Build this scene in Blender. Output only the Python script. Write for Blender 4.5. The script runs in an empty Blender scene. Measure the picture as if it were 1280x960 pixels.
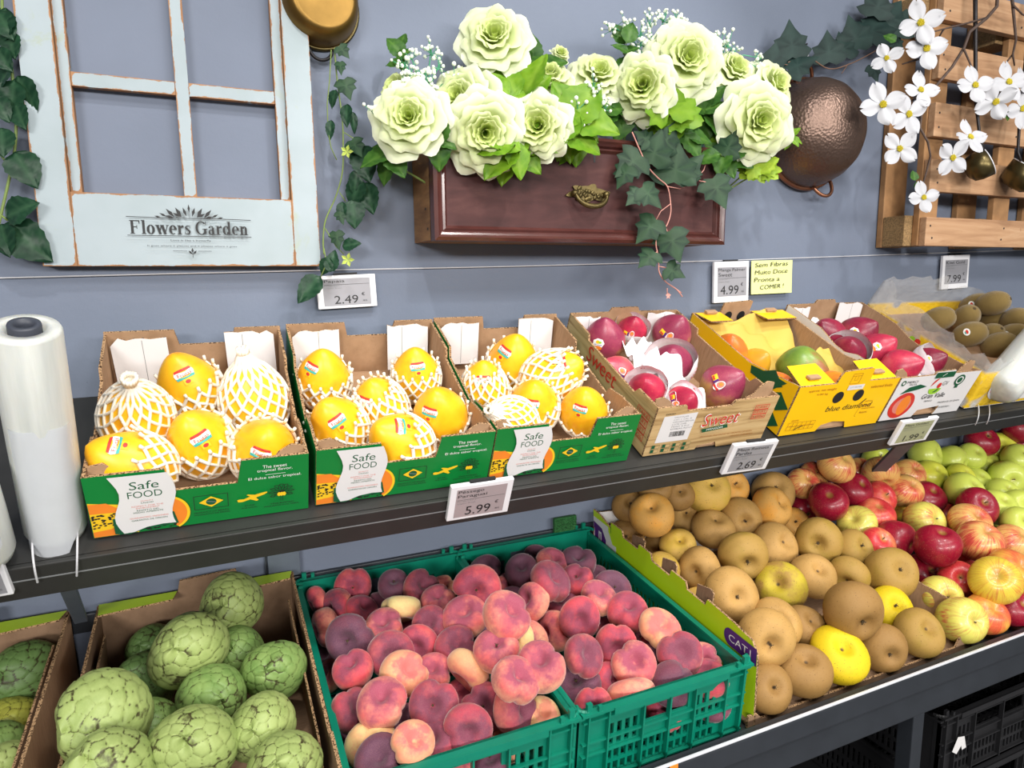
import bpy, bmesh, math, random
from math import sin, cos, pi, sqrt, radians, atan2, hypot
from mathutils import Vector, Matrix, Euler
random.seed(7)
SC = bpy.context.scene
COL = SC.collection

# ---------------------------------------------------------------- camera
F_PX = 835.0
PITCH, YAW, ROLL = radians(8.7), radians(24.1), radians(-0.63)
EYE = Vector((0, -1.25, 1.50))
FW = Vector((sin(YAW)*cos(PITCH), cos(YAW)*cos(PITCH), -sin(PITCH)))
_r = Vector((cos(YAW), -sin(YAW), 0)); _u = _r.cross(FW)
RT = _r*cos(ROLL) + _u*sin(ROLL)
UP = -_r*sin(ROLL) + _u*cos(ROLL)
cd = bpy.data.cameras.new('camera'); cam = bpy.data.objects.new('camera', cd); COL.objects.link(cam)
cd.sensor_fit = 'HORIZONTAL'; cd.sensor_width = 36; cd.lens = 36*F_PX/1280; cd.clip_start = 0.02
cam.matrix_world = Matrix(((RT.x, UP.x, -FW.x, EYE.x), (RT.y, UP.y, -FW.y, EYE.y), (RT.z, UP.z, -FW.z, EYE.z), (0, 0, 0, 1)))
SC.camera = cam

# ---------------------------------------------------------------- light and exposure
vs = SC.view_settings
vs.view_transform = 'Standard'; vs.look = 'None'; vs.gamma = 1; vs.use_curve_mapping = False
vs.exposure = -0.25
w = bpy.data.worlds.new('shop_air'); SC.world = w; w.use_nodes = True
w.node_tree.nodes['Background'].inputs[0].default_value = (0.95, 0.97, 1.0, 1)
w.node_tree.nodes['Background'].inputs[1].default_value = 0.22
def area(name, loc, aim, sx, sy, power, col=(1, .97, .93), spread=pi):
    l = bpy.data.lights.new(name, 'AREA'); l.shape = 'RECTANGLE'; l.size = sx; l.size_y = sy; l.energy = power; l.color = col; l.spread = spread
    o = bpy.data.objects.new(name, l); COL.objects.link(o); o.location = loc
    o.rotation_euler = (Vector(aim)-Vector(loc)).to_track_quat('-Z', 'Y').to_euler()
    return o
def spot(name, loc, aim, power, ang, blend=.6, rad=.04, col=(1, .97, .93)):
    l = bpy.data.lights.new(name, 'SPOT'); l.energy = power; l.spot_size = radians(ang); l.spot_blend = blend; l.shadow_soft_size = rad; l.color = col
    o = bpy.data.objects.new(name, l); COL.objects.link(o); o.location = loc
    o.rotation_euler = (Vector(aim)-Vector(loc)).to_track_quat('-Z', 'Y').to_euler()
    return o
for xx, pw in ((-2.2, 150), (.6, 84), (2.6, 84)):
    area('ceiling_panel_light', (xx, -4.4, 2.45), (xx*.3+.5, -.2, .9), 1.5, .5, pw)
area('ceiling_panel_light', (0.4, -1.9, 2.95), (0.4, -.5, .9), 1.2, .3, 18)
area('ceiling_panel_light', (1.9, -1.9, 2.95), (1.7, -.5, .9), 1.2, .3, 18)
spot('track_spot_light', (0.0, -1.15, 2.85), (0.05, -.2, 1.05), 48, 62)
spot('track_spot_light', (0.85, -1.0, 2.85), (0.72, -.12, 1.45), 58, 58)
spot('track_spot_light', (1.65, -1.1, 2.85), (1.5, -.25, .95), 46, 60)
spot('track_spot_light', (0.55, -1.6, 2.85), (0.5, -.45, .9), 38, 60)

# ---------------------------------------------------------------- pixels to points on real planes
def ray(px, py): return FW + RT*((px-640)/F_PX) + UP*((480-py)/F_PX)
def on(px, py, P, N):
    d = ray(px, py); return EYE + d*((Vector(P)-EYE).dot(N)/d.dot(N))
def at(px, py, y): return on(px, py, (0, y, 0), Vector((0, 1, 0)))
def zdepth(p): return (Vector(p)-EYE).dot(FW)
def facing(ax, ay):
    z = sqrt(max(0, 1-ax*ax-ay*ay)); return (RT*ax - UP*ay - FW*z).normalized()

# ---------------------------------------------------------------- objects
def tag(o, label=None, cat=None, group=None, kind=None):
    for k, v in (('label', label), ('category', cat), ('group', group), ('kind', kind)):
        if v: o[k] = v
    return o
def empty(name, loc=(0, 0, 0), rot=None):
    o = bpy.data.objects.new(name, None); COL.objects.link(o); o.empty_display_size = .02; o.location = loc
    if rot is not None: o.rotation_euler = rot
    return o
def link(name, me, parent=None, loc=None, rot=None):
    o = bpy.data.objects.new(name, me); COL.objects.link(o)
    if parent is not None: o.parent = parent
    if loc is not None: o.location = loc
    if rot is not None: o.rotation_euler = rot
    return o
def copy_tree(o, parent=None):
    c = o.copy(); COL.objects.link(c)
    if parent is not None: c.parent = parent
    for ch in list(o.children): copy_tree(ch, c)
    return c
def axis_rot(d, spin=0.0):
    return (Vector(d).to_track_quat('Z', 'Y') @ Euler((0, 0, spin)).to_quaternion()).to_euler()

class MB:
    """collects faces, then becomes one mesh"""
    def __init__(s): s.v = []; s.f = []; s.m = []; s.mats = []; s.att = None
    def mi(s, m):
        if m not in s.mats: s.mats.append(m)
        return s.mats.index(m)
    def add(s, vs_, fs, m, xf=None):
        b = len(s.v); i = s.mi(m)
        s.v += [tuple(xf @ Vector(v)) if xf else tuple(v) for v in vs_]
        for f in fs: s.f.append([b+k for k in f]); s.m.append(i)
        return s
    def box(s, lo, hi, m, xf=None):
        x0, y0, z0 = lo; x1, y1, z1 = hi
        v = [(x0,y0,z0),(x1,y0,z0),(x1,y1,z0),(x0,y1,z0),(x0,y0,z1),(x1,y0,z1),(x1,y1,z1),(x0,y1,z1)]
        return s.add(v, [(3,2,1,0),(4,5,6,7),(0,1,5,4),(1,2,6,5),(2,3,7,6),(3,0,4,7)], m, xf)
    def prism(s, poly, O, U, V, N, t, m_out, m_in=None, m_edge=None):
        """poly in (u, v); the face at O is m_out, the one at O+N*t is m_in"""
        O, U, V, N = Vector(O), Vector(U), Vector(V), Vector(N); n = len(poly)
        a = [O+U*p[0]+V*p[1] for p in poly]; b = [q+N*t for q in a]
        flip = U.cross(V).dot(N) > 0
        fo = list(range(n)); fi = list(range(n, 2*n))
        s.add(a+b, [fo[::-1] if flip else fo], m_out); base = len(s.v)-2*n
        s.f.append([base+k for k in (fi if flip else fi[::-1])]); s.m.append(s.mi(m_in or m_out))
        for i in range(n):
            j = (i+1) % n; q = (i, j, n+j, n+i)
            s.f.append([base+k for k in (q if flip else q[::-1])]); s.m.append(s.mi(m_edge or m_in or m_out))
        return s
    def tube(s, pts, r, m, n=8, cap=True):
        pts = [Vector(p) for p in pts]; k = len(pts)
        rs = r if isinstance(r, (list, tuple)) else [r]*k
        b = len(s.v); i = s.mi(m); up = None
        for a in range(k):
            d = (pts[min(a+1, k-1)]-pts[max(a-1, 0)]).normalized()
            if up is None:
                up = d.orthogonal().normalized()
            else:
                up = (up - d*up.dot(d)); up = up.normalized() if up.length > 1e-6 else d.orthogonal().normalized()
            w_ = d.cross(up)
            for q in range(n):
                t = 2*pi*q/n; s.v.append(tuple(pts[a]+(up*cos(t)+w_*sin(t))*rs[a]))
        for a in range(k-1):
            for q in range(n):
                s.f.append([b+a*n+q, b+a*n+(q+1) % n, b+(a+1)*n+(q+1) % n, b+(a+1)*n+q]); s.m.append(i)
        if cap:
            s.f.append([b+q for q in range(n)][::-1]); s.m.append(i)
            s.f.append([b+(k-1)*n+q for q in range(n)]); s.m.append(i)
        return s
    def lathe(s, prof, m, n=32, xf=None, close=False):
        """prof: list of (r, z)"""
        b = len(s.v); i = s.mi(m); k = len(prof)
        for (r, z) in prof:
            for q in range(n):
                t = 2*pi*q/n; p = Vector((r*cos(t), r*sin(t), z)); s.v.append(tuple(xf @ p if xf else p))
        for a in range(k-1):
            for q in range(n):
                s.f.append([b+a*n+q, b+a*n+(q+1) % n, b+(a+1)*n+(q+1) % n, b+(a+1)*n+q]); s.m.append(i)
        if close:
            s.f.append([b+q for q in range(n)][::-1]); s.m.append(i)
            s.f.append([b+(k-1)*n+q for q in range(n)]); s.m.append(i)
        return s
    def grid(s, fn, nu, nv, m, wrap=False):
        b = len(s.v); i = s.mi(m)
        for a in range(nu+1):
            for c in range(nv+(0 if wrap else 1)):
                s.v.append(tuple(fn(a/nu, c/nv)))
        W_ = nv if wrap else nv+1
        for a in range(nu):
            for c in range(nv):
                s.f.append([b+a*W_+c, b+a*W_+(c+1) % W_, b+(a+1)*W_+(c+1) % W_, b+(a+1)*W_+c]); s.m.append(i)
        return s
    def mesh(s, name, smooth=False, bevel=0, weld=0):
        me = bpy.data.meshes.new(name); me.from_pydata(s.v, [], s.f)
        for m in s.mats: me.materials.append(m)
        me.polygons.foreach_set('material_index', s.m)
        if weld or bevel:
            bm = bmesh.new(); bm.from_mesh(me)
            bmesh.ops.remove_doubles(bm, verts=bm.verts, dist=weld or 1e-5)
            if bevel:
                es = [e for e in bm.edges if len(e.link_faces) == 2 and e.calc_face_angle(0) > .6]
                bmesh.ops.bevel(bm, geom=es, offset=bevel, segments=2, profile=.6, affect='EDGES')
            bm.to_mesh(me); bm.free()
        if smooth: me.polygons.foreach_set('use_smooth', [True]*len(me.polygons))
        me.update(); return me
    def obj(s, name, parent=None, smooth=False, bevel=0, loc=None, rot=None, weld=0):
        return link(name, s.mesh(name, smooth, bevel, weld), parent, loc, rot)

def perforated(mb, W, H, t, holes, O, U, V, N, m):
    """flat wall with rectangular holes (u0, v0, u1, v1)"""
    us = sorted({0, W} | {round(h[k], 5) for h in holes for k in (0, 2)}); vs_ = sorted({0, H} | {round(h[k], 5) for h in holes for k in (1, 3)})
    O, U, V, N = Vector(O), Vector(U), Vector(V), Vector(N)
    def full(i, j):
        if i < 0 or j < 0 or i >= len(us)-1 or j >= len(vs_)-1: return False
        u = (us[i]+us[i+1])/2; v = (vs_[j]+vs_[j+1])/2
        return not any(h[0] < u < h[2] and h[1] < v < h[3] for h in holes)
    P = lambda u, v, k: tuple(O+U*u+V*v+N*(t*k))
    for i in range(len(us)-1):
        for j in range(len(vs_)-1):
            if not full(i, j): continue
            a, b, c, d = us[i], us[i+1], vs_[j], vs_[j+1]
            mb.add([P(a,c,0),P(b,c,0),P(b,d,0),P(a,d,0)], [(0,1,2,3)], m)
            mb.add([P(a,c,1),P(b,c,1),P(b,d,1),P(a,d,1)], [(3,2,1,0)], m)
            for (di, dj, e) in ((-1,0,((a,d),(a,c))), (1,0,((b,c),(b,d))), (0,-1,((a,c),(b,c))), (0,1,((b,d),(a,d)))):
                if not full(i+di, j+dj):
                    (p, q) = e; mb.add([P(*p,0),P(*q,0),P(*q,1),P(*p,1)], [(3,2,1,0)], m)

# ---------------------------------------------------------------- materials
class NT:
    def __init__(s, name):
        s.mat = bpy.data.materials.new(name); s.mat.use_nodes = True; s.t = s.mat.node_tree; s.b = s.t.nodes['Principled BSDF']
    def n(s, kind, **k):
        x = s.t.nodes.new(kind)
        for a, v in k.items(): setattr(x, a, v)
        return x
    def l(s, a, b): s.t.links.new(a, b); return s
    def setin(s, node, key, v):
        if hasattr(v, 'is_output'): s.l(v, node.inputs[key])
        else: node.inputs[key].default_value = v
    def co(s, which='Object'): return s.n('ShaderNodeTexCoord').outputs[which]
    def mapping(s, vec, scale=(1, 1, 1), rot=(0, 0, 0), loc=(0, 0, 0)):
        m = s.n('ShaderNodeMapping'); s.setin(m, 0, vec); m.inputs['Scale'].default_value = scale; m.inputs['Rotation'].default_value = rot; s.setin(m, 'Location', loc); return m.outputs[0]
    def rnd(s): return s.n('ShaderNodeObjectInfo').outputs['Random']
    def shift(s, vec, k=17.):
        a = s.n('ShaderNodeVectorMath', operation='ADD'); s.setin(a, 0, vec)
        c = s.n('ShaderNodeMath', operation='MULTIPLY'); s.setin(c, 0, s.rnd()); c.inputs[1].default_value = k
        s.l(c.outputs[0], a.inputs[1]); return a.outputs[0]
    def noise(s, vec, scale=5, detail=4, rough=.55, dist=0):
        x = s.n('ShaderNodeTexNoise'); s.setin(x, 'Vector', vec); x.inputs['Scale'].default_value = scale; x.inputs['Detail'].default_value = detail
        x.inputs['Roughness'].default_value = rough; x.inputs['Distortion'].default_value = dist; return x.outputs['Fac']
    def ramp(s, fac, stops):
        r = s.n('ShaderNodeValToRGB'); s.setin(r, 0, fac); e = r.color_ramp.elements
        while len(e) < len(stops): e.new(.5)
        for q, (p, c) in zip(e, stops): q.position = p; q.color = (*c, 1) if len(c) == 3 else c
        return r.outputs[0]
    def step(s, fac, a, b): return s.ramp(fac, [(a, (0, 0, 0)), (b, (1, 1, 1))])
    def mix(s, fac, a, b, mode='MIX'):
        x = s.n('ShaderNodeMix', data_type='RGBA', blend_type=mode)
        s.setin(x, 0, fac)
        for k, v in ((6, a), (7, b)): s.setin(x, k, (*v, 1) if isinstance(v, tuple) and len(v) == 3 else v)
        return x.outputs[2]
    def math(s, op, a, b=0., c=None):
        x = s.n('ShaderNodeMath', operation=op); s.setin(x, 0, a); s.setin(x, 1, b)
        if c is not None: s.setin(x, 2, c)
        return x.outputs[0]
    def sep(s, vec):
        x = s.n('ShaderNodeSeparateXYZ'); s.setin(x, 0, vec); return x.outputs
    def attr(s, name):
        x = s.n('ShaderNodeAttribute', attribute_name=name); return x.outputs['Fac']
    def bump(s, h, strength=.3, dist=.002):
        b = s.n('ShaderNodeBump'); b.inputs['Strength'].default_value = strength; b.inputs['Distance'].default_value = dist; s.setin(b, 'Height', h); s.l(b.outputs[0], s.b.inputs['Normal'])
    def done(s, col, rough=.5, metal=0., spec=.5, sheen=0., coat=0., sss=0., trans=0., alpha=1.):
        s.setin(s.b, 'Base Color', (*col, 1) if isinstance(col, tuple) and len(col) == 3 else col)
        s.setin(s.b, 'Roughness', rough); s.setin(s.b, 'Metallic', metal); s.b.inputs['Specular IOR Level'].default_value = spec
        if sheen: s.b.inputs['Sheen Weight'].default_value = sheen; s.b.inputs['Sheen Roughness'].default_value = .4
        if coat: s.b.inputs['Coat Weight'].default_value = coat; s.b.inputs['Coat Roughness'].default_value = .12
        if sss: s.b.inputs['Subsurface Weight'].default_value = sss; s.b.inputs['Subsurface Radius'].default_value = (.01, .006, .003); s.b.inputs['Subsurface Scale'].default_value = .3
        if trans: s.b.inputs['Transmission Weight'].default_value = trans
        s.setin(s.b, 'Alpha', alpha)
        return s.mat
def lin(r, g, b):
    f = lambda c: c/12.92 if c <= .04045 else ((c+.055)/1.055)**2.4
    return (f(r/255), f(g/255), f(b/255))
def plain(name, rgb, rough=.5, metal=0., var=.12, sc=30., bump=0., **k):
    t = NT(name); c = lin(*rgb); v = t.co(); n = t.noise(v, sc, 5)
    d = tuple(x*(1-var) for x in c); h = tuple(min(1, x*(1+var)) for x in c)
    if bump: t.bump(n, bump, .001)
    return t.done(t.ramp(n, [(.3, d), (.7, h)]), rough, metal, **k)

MT = {}
MT['ink_black'] = plain('ink_black', (28, 28, 30), .6, var=.02)
MT['ink_white'] = plain('ink_white', (236, 236, 232), .5, var=.02)
MT['ink_red'] = plain('ink_red', (205, 52, 40), .5, var=.03)
MT['ink_green'] = plain('ink_green', (16, 84, 52), .5, var=.03)
MT['ink_yellow'] = plain('ink_yellow', (242, 196, 34), .5, var=.03)
MT['ink_orange'] = plain('ink_orange', (236, 132, 40), .5, var=.05)
MT['ink_brown'] = plain('ink_brown', (160, 92, 20), .5, var=.03)
MT['ink_purple'] = plain('ink_purple', (84, 38, 120), .5, var=.03)
MT['ink_teal'] = plain('ink_teal', (60, 170, 160), .5, var=.03)
MT['ink_blue'] = plain('ink_blue', (36, 88, 178), .5, var=.03)
MT['ink_grey'] = plain('ink_grey', (120, 122, 124), .5, var=.03)
MT['ink_pink'] = plain('ink_pink', (214, 128, 116), .5, var=.03)
MT['ink_lime'] = plain('ink_lime', (150, 200, 50), .5, var=.03)

# ---------------------------------------------------------------- printing: flat ink on a real face
def text_mesh(s):
    cu = bpy.data.curves.new('t', 'FONT'); cu.body = s; cu.resolution_u = 3
    o = bpy.data.objects.new('t', cu); COL.objects.link(o)
    dg = bpy.context.evaluated_depsgraph_get(); ev = o.evaluated_get(dg); me = ev.to_mesh()
    v = [(p.co.x, p.co.y) for p in me.vertices]; f = [list(p.vertices) for p in me.polygons]
    ev.to_mesh_clear(); bpy.data.objects.remove(o); bpy.data.curves.remove(cu)
    return v, f
_TX = {}
class Ink:
    """print on a face: O lower corner, U along, V up, N out of the face"""
    def __init__(s, O, U, V, N): s.O, s.U, s.V, s.N = Vector(O), Vector(U).normalized(), Vector(V).normalized(), Vector(N).normalized(); s.mb = MB(); s.k = 0
    def poly(s, pts, m, fs=None):
        s.k += 1; off = .0005+s.k*.00003; P = [s.O+s.U*p[0]+s.V*p[1]+s.N*off for p in pts]
        s.mb.add(P, fs or [list(range(len(P)))], MT[m] if isinstance(m, str) else m); return s
    def rect(s, u0, v0, u1, v1, m): return s.poly([(u0, v0), (u1, v0), (u1, v1), (u0, v1)], m)
    def oval(s, u, v, a, b, m, n=24, t0=0, t1=2*pi, rot=0):
        c, d = cos(rot), sin(rot)
        return s.poly([(u+a*cos(t)*c-b*sin(t)*d, v+a*cos(t)*d+b*sin(t)*c) for t in [t0+(t1-t0)*i/n for i in range(n if t1-t0 > 6.2 else n+1)]], m)
    def line(s, pts, wd, m):
        for (a, b) in zip(pts, pts[1:]):
            dx, dy = b[0]-a[0], b[1]-a[1]; L = hypot(dx, dy) or 1e-6; nx, ny = -dy/L*wd/2, dx/L*wd/2
            s.poly([(a[0]+nx, a[1]+ny), (a[0]-nx, a[1]-ny), (b[0]-nx, b[1]-ny), (b[0]+nx, b[1]+ny)], m)
        return s
    def frame(s, u0, v0, u1, v1, wd, m): return s.line([(u0, v0), (u1, v0), (u1, v1), (u0, v1), (u0, v0)], wd, m)
    def text(s, t, u, v, wid, hei, m, slant=0., rise=0.):
        if t not in _TX: _TX[t] = text_mesh(t)
        vv, ff = _TX[t]
        x0 = min(p[0] for p in vv); x1 = max(p[0] for p in vv); y0 = min(p[1] for p in vv); y1 = max(p[1] for p in vv)
        q = []
        for (x, y) in vv:
            a = (x-x0)/(x1-x0); b = (y-y0)/(y1-y0); q.append((u+a*wid+slant*b*hei, v+b*hei+rise*a*wid))
        return s.poly(q, m, ff)
    def barcode(s, u, v, wid, hei, m='ink_black', n=24):
        rr = random.Random(n); x = u
        while x < u+wid:
            a = wid/n*rr.uniform(.3, .9); s.rect(x, v, min(x+a, u+wid), v+hei, m); x += a+wid/n*rr.uniform(.25, .8)
        return s
    def obj(s, name, parent, label=None):
        o = s.mb.obj(name, parent)
        if label: o['label'] = label
        return o

# ================================================================ materials of the place
def m_wall():
    t = NT('painted_wall'); v = t.co()
    a = t.noise(v, 3, 4); c = t.ramp(a, [(.3, lin(103, 112, 129)), (.7, lin(113, 122, 140))])
    s = t.step(t.noise(v, 160, 2), .74, .78); c = t.mix(s, c, lin(86, 92, 110))
    t.bump(t.noise(v, 90, 5), .25, .002)
    return t.done(c, .62, spec=.35)
MT['wall'] = m_wall()
def m_kraft(name, a, b, wave=False):
    t = NT(name); v = t.co(); n = t.noise(t.mapping(v, (40, 300, 40)), 1, 5); c = t.ramp(n, [(.25, a), (.75, b)])
    s = t.step(t.noise(v, 260, 2), .68, .74); c = t.mix(t.math('MULTIPLY', s, .5), c, tuple(x*.6 for x in a))
    return t.done(c, .85, spec=.2)
MT['kraft'] = m_kraft('kraft_board', lin(158, 126, 96), lin(182, 148, 116))
MT['kraft_dark'] = m_kraft('kraft_board_brown', lin(126, 100, 78), lin(146, 118, 94))
def m_edge():
    t = NT('corrugated_edge'); v = t.co()
    n = t.noise(v, 420, 1); c = t.ramp(n, [(.42, lin(70, 52, 38)), (.5, lin(176, 142, 106))])
    t.bump(n, .6, .002); return t.done(c, .9, spec=.1)
MT['edge'] = m_edge()
MT['white_board'] = plain('white_coated_board', (222, 220, 220), .55, var=.03, sc=12)
MT['green_print'] = plain('green_coated_board', (6, 122, 52), .38, var=.05, sc=9)
MT['yellow_print'] = plain('yellow_coated_board', (250, 196, 8), .42, var=.04, sc=9)
MT['lime_print'] = plain('lime_coated_board', (192, 226, 28), .42, var=.05, sc=9)
MT['steel_dark'] = plain('dark_painted_steel', (46, 46, 45), .5, .15, var=.12, sc=20, bump=.05)
MT['steel_black'] = plain('black_painted_steel', (46, 50, 56), .45, .2, var=.12, sc=18, bump=.05)
MT['steel_post'] = plain('blue_grey_painted_steel', (98, 108, 120), .5, .2, var=.06)
MT['strip'] = plain('white_edge_strip', (214, 216, 222), .35, .1, var=.05)
MT['plastic_green'] = plain('green_crate_plastic', (0, 120, 96), .42, var=.1, sc=14, bump=.05)
MT['plastic_black'] = plain('black_crate_plastic', (30, 30, 32), .45, var=.2, sc=14)
MT['floor'] = plain('grey_floor_tile', (105, 105, 108), .5, var=.1, sc=6)
MT['dark_board'] = plain('dark_back_board', (22, 23, 26), .7, var=.1)
MT['tag_shell'] = plain('white_tag_plastic', (226, 226, 230), .35, var=.02)
MT['tag_screen'] = plain('grey_paper_display', (146, 146, 152), .3, var=.02)
MT['tag_screen_pink'] = plain('grey_pink_paper_display', (160, 148, 150), .3, var=.02)
MT['tag_screen_yellow'] = plain('grey_yellow_paper_display', (160, 162, 128), .3, var=.02)
MT['wire'] = plain('pale_cord', (196, 196, 200), .5, var=.05)

# ================================================================ setting
def struct(o, kind='structure'): o['kind'] = kind; return o
mb = MB(); mb.box((-3, 0, -.02), (5, .12, 3.4), MT['wall']); struct(mb.obj('wall_back'))
mb = MB(); mb.box((-3, -4, -.06), (5, .12, -.02), MT['floor']); struct(mb.obj('floor'))

# ---------------------------------------------------------------- upper shelf (sloping towards the shopper)
BETA = radians(25.5)
X = Vector((1, 0, 0)); NU = Vector((0, -sin(BETA), cos(BETA))); TU = Vector((0, cos(BETA), sin(BETA)))
def ub(x): return Vector((x, -.311, 1.191+.009*x))
def deckbox(mb, x0, x1, t0, t1, n0, n1, m):
    v = []
    for n in (n0, n1):
        for (x, t) in ((x0, t0), (x1, t0), (x1, t1), (x0, t1)): v.append(ub(x)+TU*t+NU*n)
    mb.add(v, [(3,2,1,0),(4,5,6,7),(0,1,5,4),(1,2,6,5),(2,3,7,6),(3,0,4,7)], m)
sh = empty('produce_shelf', (0, -.31, 1.19)); tag(sh, 'dark grey steel shelf sloping out from the wall under the papaya and mango boxes', 'shelf')
def under(o, root):
    bpy.context.view_layer.update(); o.parent = root; o.matrix_parent_inverse = root.matrix_world.inverted(); return o
mb = MB(); deckbox(mb, -.6, 2.6, -.02, .325, -.0075, -.0037, MT['steel_dark']); under(mb.obj('deck'), sh)
mb = MB(); deckbox(mb, -.6, 2.6, -.028, -.0205, -.056, -.0037, MT['steel_dark']); deckbox(mb, -.6, 2.6, -.0205, .012, -.056, -.05, MT['steel_dark']); under(mb.obj('front_rail', bevel=.0015), sh)
mb = MB(); deckbox(mb, -.6, 2.6, -.0285, -.0281, -.0255, -.0235, MT['ink_grey']); under(mb.obj('rail_seam'), sh)
for (x0, x1) in ((.062, .118), (1.085, 1.14), (2.15, 2.226)):
    mb = MB(); mb.box((x0, -.014, .966), (x1, -.0005, 1.30), MT['steel_post']); mb.box((x0-.005, -.006, .966), (x0, -.0005, 1.30), MT['steel_black']); under(mb.obj('wall_post', bevel=.001), sh)
for (a, b_) in (((-.188, -.318, 1.150), (-.2235, -.06, .975)), ((1.372, -.318, 1.166), (1.60, -.02, .925))):
    a, b_ = Vector(a), Vector(b_); d = (b_-a).normalized(); s = d.cross(Vector((0, 0, 1))).normalized(); u = s.cross(d)
    mb = MB(); wd = .009 if a.x < 0 else .016; v = [p+s*i*wd+u*j*.004 for p in (a, b_) for (i, j) in ((-1, -1), (1, -1), (1, 1), (-1, 1))]
    mb.add(v, [(3,2,1,0),(4,5,6,7),(0,1,5,4),(1,2,6,5),(2,3,7,6),(3,0,4,7)], MT['steel_post']); under(mb.obj('brace', bevel=.001), sh)

# ---------------------------------------------------------------- lower stand
ALPHA = radians(5.6); ND = Vector((0, -sin(ALPHA), cos(ALPHA))); TD = Vector((0, cos(ALPHA), sin(ALPHA)))
RIM0 = Vector((0, -.025, .958)); HC_ = .128
def dk(x, t, h=0.): return Vector((x, 0, 0)) + RIM0 - ND*HC_ + TD*t + ND*h      # t: 0 at the wall, negative forward
st = empty('display_stand', (0, -.5, 0)); tag(st, 'black steel display stand with white edge strip holding the crates and loose apples', 'stand')
mb = MB()
v = [dk(x, t, h) for h in (-.012, -.002) for (x, t) in ((-.8, -.5), (2.9, -.5), (2.9, .006), (-.8, .006))]
mb.add(v, [(3,2,1,0),(4,5,6,7),(0,1,5,4),(1,2,6,5),(2,3,7,6),(3,0,4,7)], MT['steel_black']); under(mb.obj('deck'), st)
ZR = .8085
mb = MB(); mb.box((-.8, -.546, ZR-.042), (2.9, -.527, ZR-.004), MT['steel_black']); under(mb.obj('front_rail', bevel=.003), st)
mb = MB(); mb.box((-.8, -.5468, ZR-.0035), (2.9, -.5425, ZR+.0003), MT['strip']); under(mb.obj('edge_strip', bevel=.001), st)
mb = MB(); mb.box((-.8, -.540, ZR-.094), (2.9, -.52, ZR-.0425), MT['steel_black']); under(mb.obj('apron', bevel=.003), st)
mb = MB(); mb.box((-.8, -.0105, .93), (2.9, -.0005, .962), MT['steel_black']); under(mb.obj('back_rail', bevel=.002), st)
for x in (-.35, 1.108, 2.3):
    mb = MB(); mb.box((x, -.538, 0-.02), (x+.03, -.508, ZR-.0945), MT['steel_black']); under(mb.obj('leg', bevel=.002), st)
    mb = MB(); mb.box((x, -.05, 0-.02), (x+.03, -.02, .805), MT['steel_black']); under(mb.obj('leg', bevel=.002), st)
mb = MB(); mb.box((-.8, -.53, .30), (2.9, -.03, .315), MT['dark_board']); under(mb.obj('bottom_shelf'), st)
mb = MB(); mb.box((-.8, -.019, .0), (2.9, -.004, .80), MT['dark_board']); under(mb.obj('back_panel'), st)
mb = MB(); px = [at(*p, -.5471) for p in ((838, 940), (848, 936))]
mb.box((px[0].x, -.5476, ZR-.011), (px[1].x, -.5466, ZR-.003), MT['ink_orange']); o = under(mb.obj('orange_sticker'), st)

# ---------------------------------------------------------------- boxes on the upper shelf
def boxroot(name, x0, label, cat, group=None):
    r = empty(name, ub(x0)); r.rotation_euler = (BETA, 0, 0); tag(r, label, cat, group); return r
def tray(root, W, L, front, back, side, m_out, m_front=None, m_in='kraft', t=.004):
    """front, back, side: outlines (u, v) of the walls; local axes x across, y back, z up"""
    K, E = MT[m_in], MT['edge']; O = MT[m_out]; Fm = MT[m_front or m_out]
    mb = MB(); mb.box((t, t, 0), (W-t, L-t, .004), K); mb.obj('base', root)
    mb = MB(); mb.prism(front, (0, 0, 0), X, (0, 0, 1), (0, 1, 0), t, Fm, K, E); mb.obj('front_panel', root)
    mb = MB(); mb.prism(back, (0, L, 0), X, (0, 0, 1), (0, -1, 0), t, O, K, E); mb.obj('back_panel', root)
    mb = MB(); mb.prism(side, (0, t, 0), (0, 1, 0), (0, 0, 1), (1, 0, 0), t, O, K, E); mb.obj('side_panel', root)
    mb = MB(); mb.prism(side, (W, t, 0), (0, 1, 0), (0, 0, 1), (-1, 0, 0), t, O, K, E); mb.obj('side_panel', root)
def notch(W, H, a, b, d, s=.006):
    return [(0, 0), (W, 0), (W, H), (b+s, H), (b, H-d), (a, H-d), (a-s, H), (0, H)]
def flap(root, W, L, u, wd, h, m='white_board', tear=0, y=.006, lean=.02, fold=.55, mirror=False):
    """coated corner flap standing just in front of the back wall, creased once"""
    rr = random.Random(int(u*1e4)+int(W*1e5)); top = []
    n = 7
    for i in range(n+1): top.append((u+wd*i/n, h+(rr.uniform(-.004, .0015) if 0 < i < n else 0)-(tear if (i == (n if mirror else 0)) else 0)))
    poly = [(u+.004, .02), (u+wd+.004, .02)] + top[::-1]
    mb = MB(); sl = Vector((0, lean, .12)).normalized()
    mb.prism(poly, (0, L-.006-y-lean, 0), X, sl, (0, 1, 0), .0022, MT[m], MT['kraft'], MT['edge'])
    c = u+wd*fold; a = Vector((c, L-.0062-y-lean, 0)); mb.add([a+sl*.022+X*.0035, a+sl*.022+X*.0043, a+sl*(h-.004)+X*.0008, a+sl*(h-.004)], [(0, 1, 2, 3)], MT['ink_grey'])
    return mb.obj('corner_flap', root)
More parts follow.
